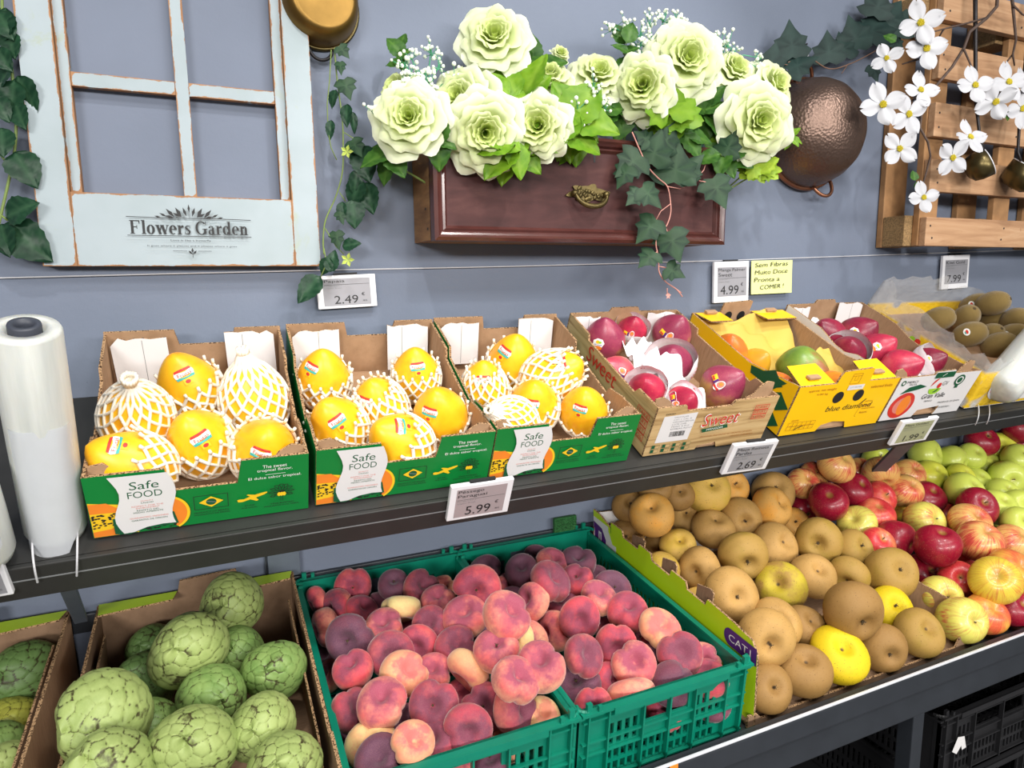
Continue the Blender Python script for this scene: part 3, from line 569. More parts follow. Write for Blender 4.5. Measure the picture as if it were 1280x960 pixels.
FRUIT = [   # kind, look, centre, diameter, direction of the stem end, stem shown, label, group
('peach','r',0.2053,-0.0612,0.9445,0.0640,-0.30,-0.92,0.25,1,'red flat peach, fourth from the cherimoya carton in the first row from the wall','flat peaches'),
('peach','r',0.1416,-0.0562,0.9276,0.0530,-0.91,-0.25,-0.34,1,'red flat peach, second from the cherimoya carton in the first row from the wall','flat peaches'),
('peach','s',0.1693,-0.0881,0.9245,0.0591,-0.85,-0.44,0.27,1,'red scarred flat peach, third from the cherimoya carton in the first row from the wall','flat peaches'),
('peach','k',0.1444,-0.1217,0.9075,0.0600,-0.98,-0.18,-0.11,0,'pink flat peach, second from the cherimoya carton in the second row from the wall','flat peaches'),
('peach','d',0.1642,-0.2396,0.9422,0.0714,-0.39,-0.88,0.25,1,'purple flat peach, third from the cherimoya carton in the third row from the wall','flat peaches'),
('peach','r',0.2072,-0.1191,0.9236,0.0527,0.23,-0.57,0.79,1,'red flat peach, fifth from the cherimoya carton in the first row from the wall','flat peaches'),
('peach','d',0.2407,-0.0963,0.9118,0.0527,-0.99,-0.15,0.09,1,'purple flat peach, sixth from the cherimoya carton in the first row from the wall','flat peaches'),
('peach','c',0.2600,-0.1926,0.9493,0.0633,-0.19,-0.64,-0.74,0,'cream flat peach, fourth from the cherimoya carton in the second row from the wall','flat peaches'),
('peach','d',0.2695,-0.1068,0.9540,0.0527,-0.07,-0.54,0.84,1,'purple flat peach, seventh from the cherimoya carton in the first row from the wall','flat peaches'),
('peach','e',0.3125,-0.1352,0.9512,0.0611,0.19,-0.70,0.69,1,'deep red flat peach, sixth from the cherimoya carton in the second row from the wall','flat peaches'),
('peach','p',0.3677,-0.0948,0.9190,0.0527,-0.21,-0.50,0.84,1,'pale flat peach, eighth from the cherimoya carton in the first row from the wall','flat peaches'),
('peach','k',0.3284,-0.1890,0.9459,0.0562,-0.16,-0.38,0.91,0,'pink flat peach, seventh from the cherimoya carton in the second row from the wall','flat peaches'),
('peach','k',0.2217,-0.2304,0.9419,0.0603,-0.16,-0.38,0.91,0,'pink flat peach, third from the cherimoya carton in the second row from the wall','flat peaches'),
('peach','r',0.2750,-0.1839,0.9062,0.0527,-0.21,-0.50,0.84,1,'red flat peach, fifth from the cherimoya carton in the second row from the wall','flat peaches'),
('peach','e',0.2952,-0.2523,0.9397,0.0582,-0.28,-0.64,0.71,1,'deep red flat peach, sixth from the cherimoya carton in the third row from the wall','flat peaches'),
('peach','r',0.2603,-0.2870,0.9309,0.0604,-0.36,-0.82,0.44,1,'red flat peach, fifth from the cherimoya carton in the third row from the wall','flat peaches'),
('peach','e',0.2135,-0.3054,0.9377,0.0665,0.13,-0.82,0.56,1,'deep red flat peach, fourth from the cherimoya carton in the third row from the wall','flat peaches'),
('peach','r',0.1542,-0.3151,0.9336,0.0546,-0.24,-0.34,0.91,0,'red flat peach, second from the cherimoya carton in the third row from the wall','flat peaches'),
('peach','d',0.1415,-0.1143,0.8458,0.0527,-0.21,-0.50,0.84,1,'purple flat peach, first from the cherimoya carton in the first row from the wall','flat peaches'),
('peach','k',0.1415,-0.1633,0.8410,0.0527,-0.84,-0.14,0.52,1,'pink flat peach, first from the cherimoya carton in the second row from the wall','flat peaches'),
('peach','p',0.2193,-0.3623,0.9353,0.0637,0.33,-0.63,0.71,0,'pale flat peach, second from the cherimoya carton in the fourth row from the wall','flat peaches'),
('peach','k',0.2641,-0.3580,0.9235,0.0527,-0.21,-0.50,0.84,1,'pink flat peach, third from the cherimoya carton in the fourth row from the wall','flat peaches'),
('peach','e',0.1431,-0.3661,0.9039,0.0568,0.37,-0.65,0.66,0,'deep red flat peach, first from the cherimoya carton in the fourth row from the wall','flat peaches'),
('peach','k',0.1752,-0.4086,0.9295,0.0641,-0.06,-0.42,0.90,0,'pink flat peach, second from the cherimoya carton in the fifth row from the wall','flat peaches'),
('peach','e',0.2419,-0.4318,0.9221,0.0630,-0.33,-0.75,0.58,1,'deep red flat peach, fourth from the cherimoya carton in the fifth row from the wall','flat peaches'),
('peach','d',0.2059,-0.4052,0.8854,0.0527,-0.21,-0.50,0.84,1,'purple flat peach, third from the cherimoya carton in the fifth row from the wall','flat peaches'),
('peach','c',0.1548,-0.4276,0.8861,0.0631,-0.39,-0.88,0.25,1,'cream flat peach, first from the cherimoya carton in the fifth row from the wall','flat peaches'),
('peach','d',0.1568,-0.4761,0.8962,0.0608,-0.21,-0.50,0.84,1,'purple flat peach, first from the cherimoya carton in the sixth row from the wall','flat peaches'),
('peach','p',0.1955,-0.4869,0.9172,0.0527,0.18,-0.54,0.82,0,'pale flat peach, second from the cherimoya carton in the sixth row from the wall','flat peaches'),
('peach','e',0.2314,-0.4690,0.8912,0.0590,-0.29,-0.32,0.90,1,'deep red flat peach, third from the cherimoya carton in the sixth row from the wall','flat peaches'),
('peach','e',0.2731,-0.4835,0.9102,0.0613,-0.24,-0.90,0.37,1,'deep red flat peach, fourth from the cherimoya carton in the sixth row from the wall','flat peaches'),
('peach','p',0.3124,-0.3860,0.9303,0.0657,-0.80,-0.33,-0.50,0,'pale flat peach, fifth from the cherimoya carton in the fourth row from the wall','flat peaches'),
('peach','k',0.3468,-0.4093,0.9655,0.0614,-0.16,-0.38,0.91,1,'pink flat peach, eighth from the cherimoya carton in the fifth row from the wall','flat peaches'),
('peach','e',0.3126,-0.3251,0.9326,0.0639,-0.07,-0.54,0.84,1,'deep red flat peach, sixth from the cherimoya carton in the fourth row from the wall','flat peaches'),
('peach','k',0.3472,-0.2761,0.9548,0.0691,-0.25,-0.34,0.91,0,'pink flat peach, seventh from the cherimoya carton in the third row from the wall','flat peaches'),
('peach','d',0.3880,-0.2723,0.9192,0.0609,-0.21,-0.50,0.84,1,'purple flat peach, eighth from the cherimoya carton in the third row from the wall','flat peaches'),
('peach','r',0.3821,-0.2385,0.9817,0.0756,-0.40,-0.89,0.20,1,'red flat peach, eighth from the cherimoya carton in the second row from the wall','flat peaches'),
('peach','d',0.4610,-0.0812,0.9341,0.0614,-0.16,-0.38,0.91,1,'purple flat peach in the lime carton side crate, first row from wall, first along','flat peaches'),
('peach','k',0.4815,-0.1327,0.9151,0.0527,0.42,-0.69,0.59,0,'pink flat peach in the lime carton side crate, first row from wall, second along','flat peaches'),
('peach','d',0.5092,-0.1473,0.9500,0.0615,-0.21,-0.50,0.84,1,'purple flat peach in the lime carton side crate, first row from wall, third along','flat peaches'),
('peach','d',0.5866,-0.0561,0.9278,0.0527,-0.21,-0.50,0.84,1,'purple flat peach in the lime carton side crate, first row from wall, fifth along','flat peaches'),
('peach','k',0.5768,-0.1438,0.9504,0.0630,0.11,-0.51,0.86,0,'pink flat peach in the lime carton side crate, first row from wall, fourth along','flat peaches'),
('peach','d',0.6287,-0.1570,0.9491,0.0666,-0.16,-0.38,0.91,0,'purple flat peach in the lime carton side crate, first row from wall, sixth along','flat peaches'),
('peach','e',0.5237,-0.2392,0.9649,0.0719,0.33,-0.63,0.71,0,'deep red flat peach in the lime carton side crate, second row from wall, third along','flat peaches'),
('peach','r',0.5926,-0.2141,0.9435,0.0573,-0.34,-0.42,0.84,1,'red flat peach in the lime carton side crate, second row from wall, fifth along','flat peaches'),
('peach','k',0.4785,-0.2560,0.9440,0.0595,-0.84,-0.14,0.52,1,'pink flat peach in the lime carton side crate, third row from wall, second along','flat peaches'),
('peach','d',0.4739,-0.1834,0.9103,0.0536,-0.21,-0.50,0.84,1,'purple flat peach in the lime carton side crate, second row from wall, first along','flat peaches'),
('peach','k',0.3734,-0.3855,1.0019,0.0680,0.24,-0.58,0.78,0,'pink flat peach, seventh from the cherimoya carton in the fourth row from the wall','flat peaches'),
('peach','e',0.5537,-0.2260,0.9061,0.0652,-0.16,-0.38,0.91,1,'deep red flat peach in the lime carton side crate, second row from wall, fourth along','flat peaches'),
('peach','r',0.5367,-0.3233,0.9315,0.0653,-0.40,-0.89,0.20,1,'red flat peach in the lime carton side crate, fourth row from wall, first along','flat peaches'),
('peach','k',0.5098,-0.2808,0.8931,0.0645,-0.97,-0.14,0.18,0,'pink flat peach in the lime carton side crate, third row from wall, third along','flat peaches'),
('peach','k',0.4606,-0.2892,0.8929,0.0605,-0.98,-0.18,-0.10,0,'pink flat peach in the lime carton side crate, third row from wall, first along','flat peaches'),
('peach','k',0.4937,-0.2373,0.8999,0.0527,-0.16,-0.38,0.91,1,'pink flat peach in the lime carton side crate, second row from wall, second along','flat peaches'),
('peach','c',0.3907,-0.3830,0.9567,0.0541,-0.88,-0.13,0.46,0,'cream flat peach, eighth from the cherimoya carton in the fourth row from the wall','flat peaches'),
('peach','k',0.3867,-0.4758,0.9671,0.0642,-0.25,-0.34,0.91,0,'pink flat peach, eighth from the cherimoya carton in the sixth row from the wall','flat peaches'),
('peach','e',0.4821,-0.4278,0.9327,0.0597,0.13,-0.82,0.56,1,'deep red flat peach in the lime carton side crate, fifth row from wall, second along','flat peaches'),
('peach','d',0.4762,-0.4190,0.8800,0.0749,-0.34,-0.42,0.84,1,'purple flat peach in the lime carton side crate, fifth row from wall, first along','flat peaches'),
('peach','k',0.3426,-0.4836,0.9632,0.0610,0.24,-0.58,0.78,0,'pink flat peach, sixth from the cherimoya carton in the sixth row from the wall','flat peaches'),
('peach','e',0.3482,-0.4705,0.9140,0.0671,0.55,-0.82,0.17,0,'deep red flat peach, seventh from the cherimoya carton in the sixth row from the wall','flat peaches'),
('peach','c',0.3868,-0.4729,0.8857,0.0527,0.08,-0.49,0.87,0,'cream flat peach, ninth from the cherimoya carton in the sixth row from the wall','flat peaches'),
('peach','e',0.3173,-0.4328,0.8971,0.0618,-0.41,-0.57,0.71,1,'deep red flat peach, sixth from the cherimoya carton in the fifth row from the wall','flat peaches'),
('peach','p',0.3374,-0.4599,0.8585,0.0591,-0.41,-0.57,0.71,1,'pale flat peach, seventh from the cherimoya carton in the fifth row from the wall','flat peaches'),
('peach','r',0.3002,-0.3820,0.8847,0.0527,-0.21,-0.50,0.84,1,'red flat peach, fourth from the cherimoya carton in the fourth row from the wall','flat peaches'),
('peach','r',0.4712,-0.4796,0.8813,0.0539,-0.36,-0.82,0.44,1,'red flat peach in the lime carton side crate, sixth row from wall, first along','flat peaches'),
('peach','k',0.5352,-0.4819,0.8863,0.0653,-0.18,-0.74,-0.65,1,'pink flat peach in the lime carton side crate, sixth row from wall, second along','flat peaches'),
('peach','r',0.5271,-0.4280,0.8780,0.0546,0.31,-0.78,0.54,1,'red flat peach in the lime carton side crate, fifth row from wall, third along','flat peaches'),
('peach','k',0.5648,-0.4444,0.9071,0.0649,-0.28,-0.64,0.71,1,'pink flat peach in the lime carton side crate, fifth row from wall, fourth along','flat peaches'),
('peach','r',0.5619,-0.3940,0.9152,0.0628,-0.40,-0.90,0.15,1,'red flat peach in the lime carton side crate, fourth row from wall, second along','flat peaches'),
('peach','e',0.6445,-0.3437,0.8762,0.0527,-0.21,-0.50,0.84,1,'deep red flat peach in the lime carton side crate, fourth row from wall, fifth along','flat peaches'),
('peach','d',0.6097,-0.4826,0.8832,0.0635,-0.32,-0.95,0.05,1,'purple flat peach in the lime carton side crate, sixth row from wall, fourth along','flat peaches'),
('peach','e',0.6443,-0.4551,0.9103,0.0667,-0.14,-0.69,0.71,1,'deep red flat peach in the lime carton side crate, sixth row from wall, fifth along','flat peaches'),
('peach','k',0.6995,-0.4462,0.8787,0.0527,-0.21,-0.50,0.84,1,'pink flat peach in the lime carton side crate, fifth row from wall, sixth along','flat peaches'),
('peach','r',0.6783,-0.4849,0.8753,0.0579,-0.16,-0.38,0.91,1,'red flat peach in the lime carton side crate, sixth row from wall, sixth along','flat peaches'),
('peach','p',0.6403,-0.4052,0.9289,0.0667,0.05,-0.48,0.88,0,'pale flat peach in the lime carton side crate, fourth row from wall, fourth along','flat peaches'),
('peach','r',0.6216,-0.3416,0.9313,0.0665,-0.16,-0.38,0.91,0,'red flat peach in the lime carton side crate, fourth row from wall, third along','flat peaches'),
('peach','k',0.5934,-0.2901,0.9422,0.0604,-0.03,-0.44,0.90,1,'pink flat peach in the lime carton side crate, third row from wall, fourth along','flat peaches'),
('peach','d',0.6399,-0.2647,0.9365,0.0662,-0.14,-0.69,0.71,1,'purple flat peach in the lime carton side crate, third row from wall, sixth along','flat peaches'),
('peach','r',0.6095,-0.2812,0.8962,0.0634,-0.21,-0.50,0.84,1,'red flat peach in the lime carton side crate, third row from wall, fifth along','flat peaches'),
('peach','d',0.6242,-0.4199,0.8852,0.0527,-0.21,-0.50,0.84,1,'purple flat peach in the lime carton side crate, fifth row from wall, fifth along','flat peaches'),
('peach','d',0.6627,-0.1684,0.9118,0.0527,-0.21,-0.50,0.84,1,'purple flat peach in the lime carton side crate, second row from wall, sixth along','flat peaches'),
('peach','r',0.6480,-0.3853,0.8822,0.0527,-0.21,-0.50,0.84,1,'red flat peach in the lime carton side crate, fourth row from wall, sixth along','flat peaches'),
('peach','k',0.2599,-0.4657,0.8570,0.0527,-0.16,-0.38,0.91,1,'pink flat peach, fifth from the cherimoya carton in the fifth row from the wall','flat peaches'),
('peach','d',0.1415,-0.3155,0.8261,0.0527,-0.21,-0.50,0.84,1,'purple flat peach, first from the cherimoya carton in the third row from the wall','flat peaches'),
('peach','r',0.5994,-0.4781,0.8374,0.0538,-0.21,-0.50,0.84,1,'red flat peach in the lime carton side crate, sixth row from wall, third along','flat peaches'),
('peach','d',0.3019,-0.4869,0.8582,0.0527,-0.21,-0.50,0.84,1,'purple flat peach, fifth from the cherimoya carton in the sixth row from the wall','flat peaches'),
('peach','d',0.6849,-0.4869,0.8304,0.0527,-0.21,-0.50,0.84,1,'purple flat peach in the lime carton side crate, sixth row from wall, seventh along','flat peaches'),
('russet','b',0.8721,-0.0726,1.0458,0.0785,-0.31,-0.71,0.63,1,'brown russet apple, third from the peach crate in the first row from the wall','russet apples'),
('russet','b',0.8211,-0.0470,1.0003,0.0778,-0.31,-0.71,0.63,1,'brown russet apple, second from the peach crate in the first row from the wall','russet apples'),
('russet','o',0.8265,-0.1254,1.0034,0.0968,-0.41,-0.44,0.80,0,'orange tinged russet apple, first from the peach crate in the second row from the wall','russet apples'),
('russet','b',0.7946,-0.0723,0.9369,0.0894,-0.31,-0.71,0.63,1,'brown russet apple, first from the peach crate in the first row from the wall','russet apples'),
('russet','b',0.9351,-0.0742,1.0186,0.0748,-0.31,-0.71,0.63,1,'brown russet apple, third from the peach crate in the second row from the wall','russet apples'),
('russet','y',1.0158,-0.0761,1.0153,0.1061,-0.19,-0.68,0.71,1,'yellowish russet apple, fourth from the peach crate in the second row from the wall','russet apples'),
('russet','o',1.1094,-0.0518,1.0069,0.0885,-0.12,-0.78,0.62,1,'orange tinged russet apple, fifth from the peach crate in the first row from the wall','russet apples'),
('russet','t',0.9762,-0.0469,0.9541,0.0776,-0.31,-0.71,0.63,1,'tan russet apple, fourth from the peach crate in the first row from the wall','russet apples'),
('russet','t',0.9874,-0.1289,0.9490,0.0939,-0.09,-0.47,0.88,0,'tan russet apple, fifth from the peach crate in the third row from the wall','russet apples'),
('russet','t',1.0781,-0.1229,0.9571,0.0971,-0.41,-0.91,0.10,1,'tan russet apple, fifth from the peach crate in the second row from the wall','russet apples'),
('russet','o',1.1651,-0.1251,0.9713,0.0988,0.21,-0.78,0.60,0,'orange tinged russet apple, sixth from the peach crate in the second row from the wall','russet apples'),
('russet','t',1.2319,-0.0609,0.9760,0.1074,-0.28,-0.64,0.71,1,'tan russet apple, sixth from the peach crate in the first row from the wall','russet apples'),
('russet','y',0.8784,-0.1504,0.9372,0.0791,-0.24,-0.55,0.80,0,'yellowish russet apple, fourth from the peach crate in the third row from the wall','russet apples'),
('russet','b',0.8699,-0.0897,0.9050,0.0748,-0.31,-0.71,0.63,1,'brown russet apple, second from the peach crate in the second row from the wall','russet apples'),
('russet','y',0.7951,-0.2016,0.9181,0.0748,0.02,-0.71,0.70,0,'yellowish russet apple, first from the peach crate in the third row from the wall','russet apples'),
('russet','t',0.8722,-0.2286,0.9158,0.0903,-0.90,-0.42,0.12,0,'tan russet apple, third from the peach crate in the third row from the wall','russet apples'),
('russet','v',0.9685,-0.2464,0.9375,0.1009,-0.41,-0.90,-0.15,1,'olive russet apple, second from the peach crate in the fourth row from the wall','russet apples'),
('russet','t',0.8481,-0.3413,0.9139,0.1026,-0.23,-0.89,0.39,1,'tan russet apple, first from the peach crate in the fifth row from the wall','russet apples'),
('russet','y',0.8456,-0.2707,0.8577,0.0797,-0.31,-0.71,0.63,1,'yellowish russet apple, first from the peach crate in the fourth row from the wall','russet apples'),
('russet','g',1.0090,-0.3112,0.8835,0.1033,-0.71,-0.37,0.61,0,'yellow patched russet apple, third from the peach crate in the fourth row from the wall','russet apples'),
('russet','t',1.0950,-0.2051,0.9169,0.1023,0.09,-0.79,0.61,0,'tan russet apple, sixth from the peach crate in the third row from the wall','russet apples'),
('russet','t',1.1067,-0.3027,0.8862,0.0968,-0.04,-0.61,0.79,0,'tan russet apple, fourth from the peach crate in the fourth row from the wall','russet apples'),
('russet','v',1.1885,-0.3210,0.8811,0.0812,-0.79,-0.54,-0.27,0,'olive russet apple, fifth from the peach crate in the fourth row from the wall','russet apples'),
('russet','b',1.0292,-0.4577,0.9005,0.1074,-0.26,-0.94,-0.21,1,'brown russet apple, fifth from the peach crate in the sixth row from the wall','russet apples'),
('russet','t',0.8265,-0.4503,0.8897,0.1007,-0.40,-0.90,0.15,1,'tan russet apple, second from the peach crate in the sixth row from the wall','russet apples'),
('russet','t',0.9001,-0.4058,0.8774,0.0929,-0.12,-0.78,0.62,1,'tan russet apple, third from the peach crate in the fifth row from the wall','russet apples'),
('russet','b',0.9741,-0.4041,0.8532,0.0808,-0.04,-0.61,0.79,0,'brown russet apple, fourth from the peach crate in the fifth row from the wall','russet apples'),
('russet','b',0.8898,-0.4807,0.8320,0.0962,-0.15,-0.36,0.92,0,'brown russet apple, third from the peach crate in the sixth row from the wall','russet apples'),
('russet','b',0.8011,-0.4876,0.8245,0.0808,-0.12,-0.78,0.62,1,'brown russet apple, first from the peach crate in the sixth row from the wall','russet apples'),
('russet','b',0.8648,-0.3443,0.8359,0.0748,-0.31,-0.71,0.63,1,'brown russet apple, second from the peach crate in the fifth row from the wall','russet apples'),
('russet','v',1.1886,-0.2417,0.9268,0.1032,-0.77,-0.62,0.14,1,'olive russet apple, seventh from the peach crate in the third row from the wall','russet apples'),
('russet','v',1.2650,-0.2727,0.9061,0.0862,-0.02,-0.79,0.61,1,'olive russet apple, sixth from the peach crate in the fourth row from the wall','russet apples'),
('russet','v',1.2673,-0.3614,0.8840,0.1074,-0.22,-0.75,0.62,1,'olive russet apple, seventh from the peach crate in the fifth row from the wall','russet apples'),
('russet','z',0.9768,-0.4777,0.8349,0.1030,-0.21,-0.50,0.84,0,'bright yellow russet apple, fourth from the peach crate in the sixth row from the wall','russet apples'),
('russet','z',1.2055,-0.4061,0.8373,0.0913,-0.19,-0.68,0.71,1,'bright yellow russet apple, sixth from the peach crate in the fifth row from the wall','russet apples'),
('russet','b',1.0821,-0.4846,0.8278,0.0876,-0.41,-0.91,0.05,1,'brown russet apple, sixth from the peach crate in the sixth row from the wall','russet apples'),
('russet','v',1.1888,-0.4817,0.8307,0.0940,-0.09,-0.70,0.71,0,'olive russet apple, seventh from the peach crate in the sixth row from the wall','russet apples'),
('russet','o',1.2663,-0.0937,0.9009,0.0901,-0.22,-0.75,0.62,1,'orange tinged russet apple, seventh from the peach crate in the second row from the wall','russet apples'),
('russet','b',1.0333,-0.4209,0.8295,0.0773,-0.31,-0.71,0.63,1,'brown russet apple, fifth from the peach crate in the fifth row from the wall','russet apples'),
('russet','t',0.8649,-0.1762,0.8637,0.0748,-0.31,-0.71,0.63,1,'tan russet apple, second from the peach crate in the third row from the wall','russet apples'),
('apple','s',1.3223,-0.0705,0.9909,0.0788,-0.09,-0.70,0.71,0,'red striped apple, first from the russets in the second row from the wall','red and striped apples'),
('apple','s',1.3871,-0.0440,0.9960,0.0712,-0.31,-0.71,0.63,1,'red striped apple, second from the russets in the first row from the wall','red and striped apples'),
('apple','s',1.3855,-0.1126,1.0432,0.0929,0.02,-0.71,0.70,0,'red striped apple, second from the russets in the second row from the wall','red and striped apples'),
('apple','c',1.4543,-0.0497,0.9735,0.0838,-0.09,-0.70,0.71,0,'crimson apple, third from the russets in the first row from the wall','red and striped apples'),
('apple','c',1.3131,-0.1587,0.9713,0.0904,-0.53,-0.47,0.71,0,'crimson apple, first from the russets in the third row from the wall','red and striped apples'),
('apple','c',1.4308,-0.1317,0.9778,0.0892,0.02,-0.71,0.70,0,'crimson apple, second from the russets in the third row from the wall','red and striped apples'),
('apple','c',1.3359,-0.0605,0.9166,0.0729,-0.12,-0.99,-0.06,1,'crimson apple, first from the russets in the first row from the wall','red and striped apples'),
('apple','s',1.5545,-0.0450,0.9875,0.0733,-0.31,-0.71,0.63,1,'red striped apple, fourth from the russets in the first row from the wall','red and striped apples'),
('apple','s',1.5433,-0.1154,1.0041,0.0901,-0.34,-0.74,-0.58,0,'red striped apple, third from the russets in the second row from the wall','red and striped apples'),
('apple','s',1.6841,-0.0954,0.9761,0.0840,-0.09,-0.70,0.71,0,'red striped apple, fifth from the russets in the second row from the wall','red and striped apples'),
('apple','s',1.5931,-0.1505,0.9568,0.0842,-0.09,-0.70,0.71,0,'red striped apple, fourth from the russets in the third row from the wall','red and striped apples'),
('apple','r',1.5000,-0.1512,0.9528,0.0820,-0.15,-0.84,0.53,1,'red apple, third from the russets in the third row from the wall','red and striped apples'),
('apple','s',1.6468,-0.0743,0.9002,0.0811,-0.15,-0.84,0.53,1,'red striped apple, fourth from the russets in the second row from the wall','red and striped apples'),
('apple','r',1.4385,-0.1899,0.9265,0.0898,-0.27,-0.39,0.88,0,'red apple, fourth from the russets in the fourth row from the wall','red and striped apples'),
('apple','w',1.3600,-0.2033,0.9245,0.0876,-0.76,-0.25,0.60,0,'green and red striped apple, second from the russets in the fourth row from the wall','red and striped apples'),
('apple','r',1.3381,-0.2720,0.9041,0.0766,-0.19,-0.68,0.71,1,'red apple, first from the russets in the fourth row from the wall','red and striped apples'),
('apple','c',1.4122,-0.2612,0.8985,0.0909,0.22,-0.97,-0.09,0,'crimson apple, third from the russets in the fourth row from the wall','red and striped apples'),
('apple','g',1.6208,-0.0468,1.0109,0.0774,-0.31,-0.71,0.63,1,'green apple, fifth from the russets in the first row from the wall','red and striped apples'),
('apple','y',1.6180,-0.1363,0.8941,0.0710,-0.31,-0.71,0.63,1,'yellow flecked apple, fifth from the russets in the third row from the wall','red and striped apples'),
('apple','w',1.5509,-0.2340,0.9099,0.0952,-0.06,-0.88,0.48,1,'green and red striped apple, fifth from the russets in the fourth row from the wall','red and striped apples'),
('apple','c',1.6781,-0.1553,0.9282,0.0917,-0.14,-0.59,0.80,0,'crimson apple, sixth from the russets in the third row from the wall','red and striped apples'),
('apple','c',1.7008,-0.2669,0.9340,0.0950,-0.31,-0.71,0.63,1,'crimson apple, seventh from the russets in the fourth row from the wall','red and striped apples'),
('apple','c',1.4045,-0.3660,0.9215,0.0927,-0.11,-0.27,0.96,0,'crimson apple, first from the russets in the fifth row from the wall','red and striped apples'),
('apple','c',1.4184,-0.3290,0.8412,0.0831,-0.12,-0.78,0.62,1,'crimson apple, second from the russets in the fifth row from the wall','red and striped apples'),
('apple','r',1.4258,-0.3999,0.8557,0.0792,-0.59,-0.61,0.53,1,'red apple, third from the russets in the fifth row from the wall','red and striped apples'),
('apple','y',1.4188,-0.4785,0.8855,0.0952,-0.64,-0.46,0.61,0,'yellow flecked apple, fourth from the russets in the sixth row from the wall','red and striped apples'),
('apple','s',1.6237,-0.2987,0.9157,0.0952,-0.14,-0.59,0.80,0,'red striped apple, sixth from the russets in the fourth row from the wall','red and striped apples'),
('apple','s',1.5277,-0.3790,0.9154,0.0950,-0.09,-0.47,0.88,0,'red striped apple, fourth from the russets in the fifth row from the wall','red and striped apples'),
('apple','s',1.6954,-0.3527,0.8725,0.0875,0.06,-0.61,0.79,0,'red striped apple, seventh from the russets in the fifth row from the wall','red and striped apples'),
('apple','o',1.5010,-0.4615,0.8820,0.0952,-0.09,-0.70,0.71,0,'orange red apple, sixth from the russets in the sixth row from the wall','red and striped apples'),
('apple','w',1.3454,-0.4174,0.8422,0.0826,-0.38,-0.86,0.35,1,'green and red striped apple, second from the russets in the sixth row from the wall','red and striped apples'),
('apple','w',1.3084,-0.4839,0.8285,0.0892,-0.17,-0.88,0.44,1,'green and red striped apple, first from the russets in the sixth row from the wall','red and striped apples'),
('apple','o',1.3845,-0.4867,0.8252,0.0829,-0.09,-0.70,0.71,0,'orange red apple, third from the russets in the sixth row from the wall','red and striped apples'),
('apple','c',1.4658,-0.4905,0.8212,0.0745,0.02,-0.71,0.70,0,'crimson apple, fifth from the russets in the sixth row from the wall','red and striped apples'),
('apple','r',1.5529,-0.3312,0.8605,0.0762,-0.31,-0.71,0.63,1,'red apple, fifth from the russets in the fifth row from the wall','red and striped apples'),
('apple','r',1.7260,-0.1858,0.8787,0.0751,-0.31,-0.71,0.63,1,'red apple, seventh from the russets in the third row from the wall','red and striped apples'),
('apple','y',1.6111,-0.3397,0.8332,0.0677,-0.31,-0.71,0.63,1,'yellow flecked apple, sixth from the russets in the fifth row from the wall','red and striped apples'),
('apple','o',1.5523,-0.4611,0.8260,0.0781,-0.31,-0.71,0.63,1,'orange red apple, seventh from the russets in the sixth row from the wall','red and striped apples'),
('apple','c',2.0190,-0.0782,1.0256,0.0927,-0.19,-0.68,0.71,1,'crimson apple, sixth from the russets in the second row from the wall','red and striped apples'),
('apple','c',2.1441,-0.1072,1.0578,0.0952,-0.19,-0.68,0.71,1,'crimson apple, seventh from the russets in the second row from the wall','red and striped apples'),
('apple','c',2.2483,-0.0526,0.9888,0.0901,-0.19,-0.68,0.71,1,'crimson apple, seventh from the russets in the first row from the wall','red and striped apples'),
('apple','c',2.1761,-0.0599,1.0045,0.0796,-0.19,-0.68,0.71,1,'crimson apple, sixth from the russets in the first row from the wall','red and striped apples'),
('green','g',1.8052,-0.0552,1.0071,0.0952,0.25,-0.92,0.31,0,'green apple, first from the red apples in the first green row from the wall','green apples'),
('green','g',1.8788,-0.0819,0.9857,0.0864,0.22,-0.97,-0.09,0,'green apple, third from the red apples in the first green row from the wall','green apples'),
('green','y',1.7582,-0.1075,0.9662,0.0866,-0.09,-0.70,0.71,0,'yellow green apple, first from the red apples in the second green row from the wall','green apples'),
('green','g',1.9529,-0.0905,0.9890,0.0808,-0.09,-0.70,0.71,0,'green apple, fourth from the red apples in the second green row from the wall','green apples'),
('green','y',2.1018,-0.0760,0.9936,0.0952,-0.37,-0.60,0.71,1,'yellow green apple, fifth from the red apples in the first green row from the wall','green apples'),
('green','g',2.0361,-0.0927,0.9511,0.0887,-0.09,-0.70,0.71,0,'green apple, fifth from the red apples in the second green row from the wall','green apples'),
('green','g',2.0655,-0.1525,0.9860,0.0867,-0.19,-0.68,0.71,1,'green apple, fourth from the red apples in the third green row from the wall','green apples'),
('green','y',1.8260,-0.1422,0.9599,0.0758,-0.09,-0.70,0.71,0,'yellow green apple, second from the red apples in the third green row from the wall','green apples'),
('green','g',1.9315,-0.1237,0.9285,0.0842,-0.04,-0.61,0.79,0,'green apple, third from the red apples in the second green row from the wall','green apples'),
('green','g',1.9977,-0.1656,0.9432,0.0952,-0.58,-0.81,0.10,1,'green apple, third from the red apples in the third green row from the wall','green apples'),
('green','g',1.7510,-0.2016,0.9500,0.0924,0.02,-0.71,0.70,0,'green apple, first from the red apples in the fourth green row from the wall','green apples'),
('green','g',1.9227,-0.1990,0.9150,0.0906,-0.14,-0.59,0.80,0,'green apple, sixth from the red apples in the fourth green row from the wall','green apples'),
('green','g',1.7985,-0.2572,0.9155,0.0915,-0.14,-0.59,0.80,0,'green apple, third from the red apples in the fourth green row from the wall','green apples'),
('green','g',1.8778,-0.2643,0.9082,0.0881,-0.34,-0.77,0.53,1,'green apple, fourth from the red apples in the fourth green row from the wall','green apples'),
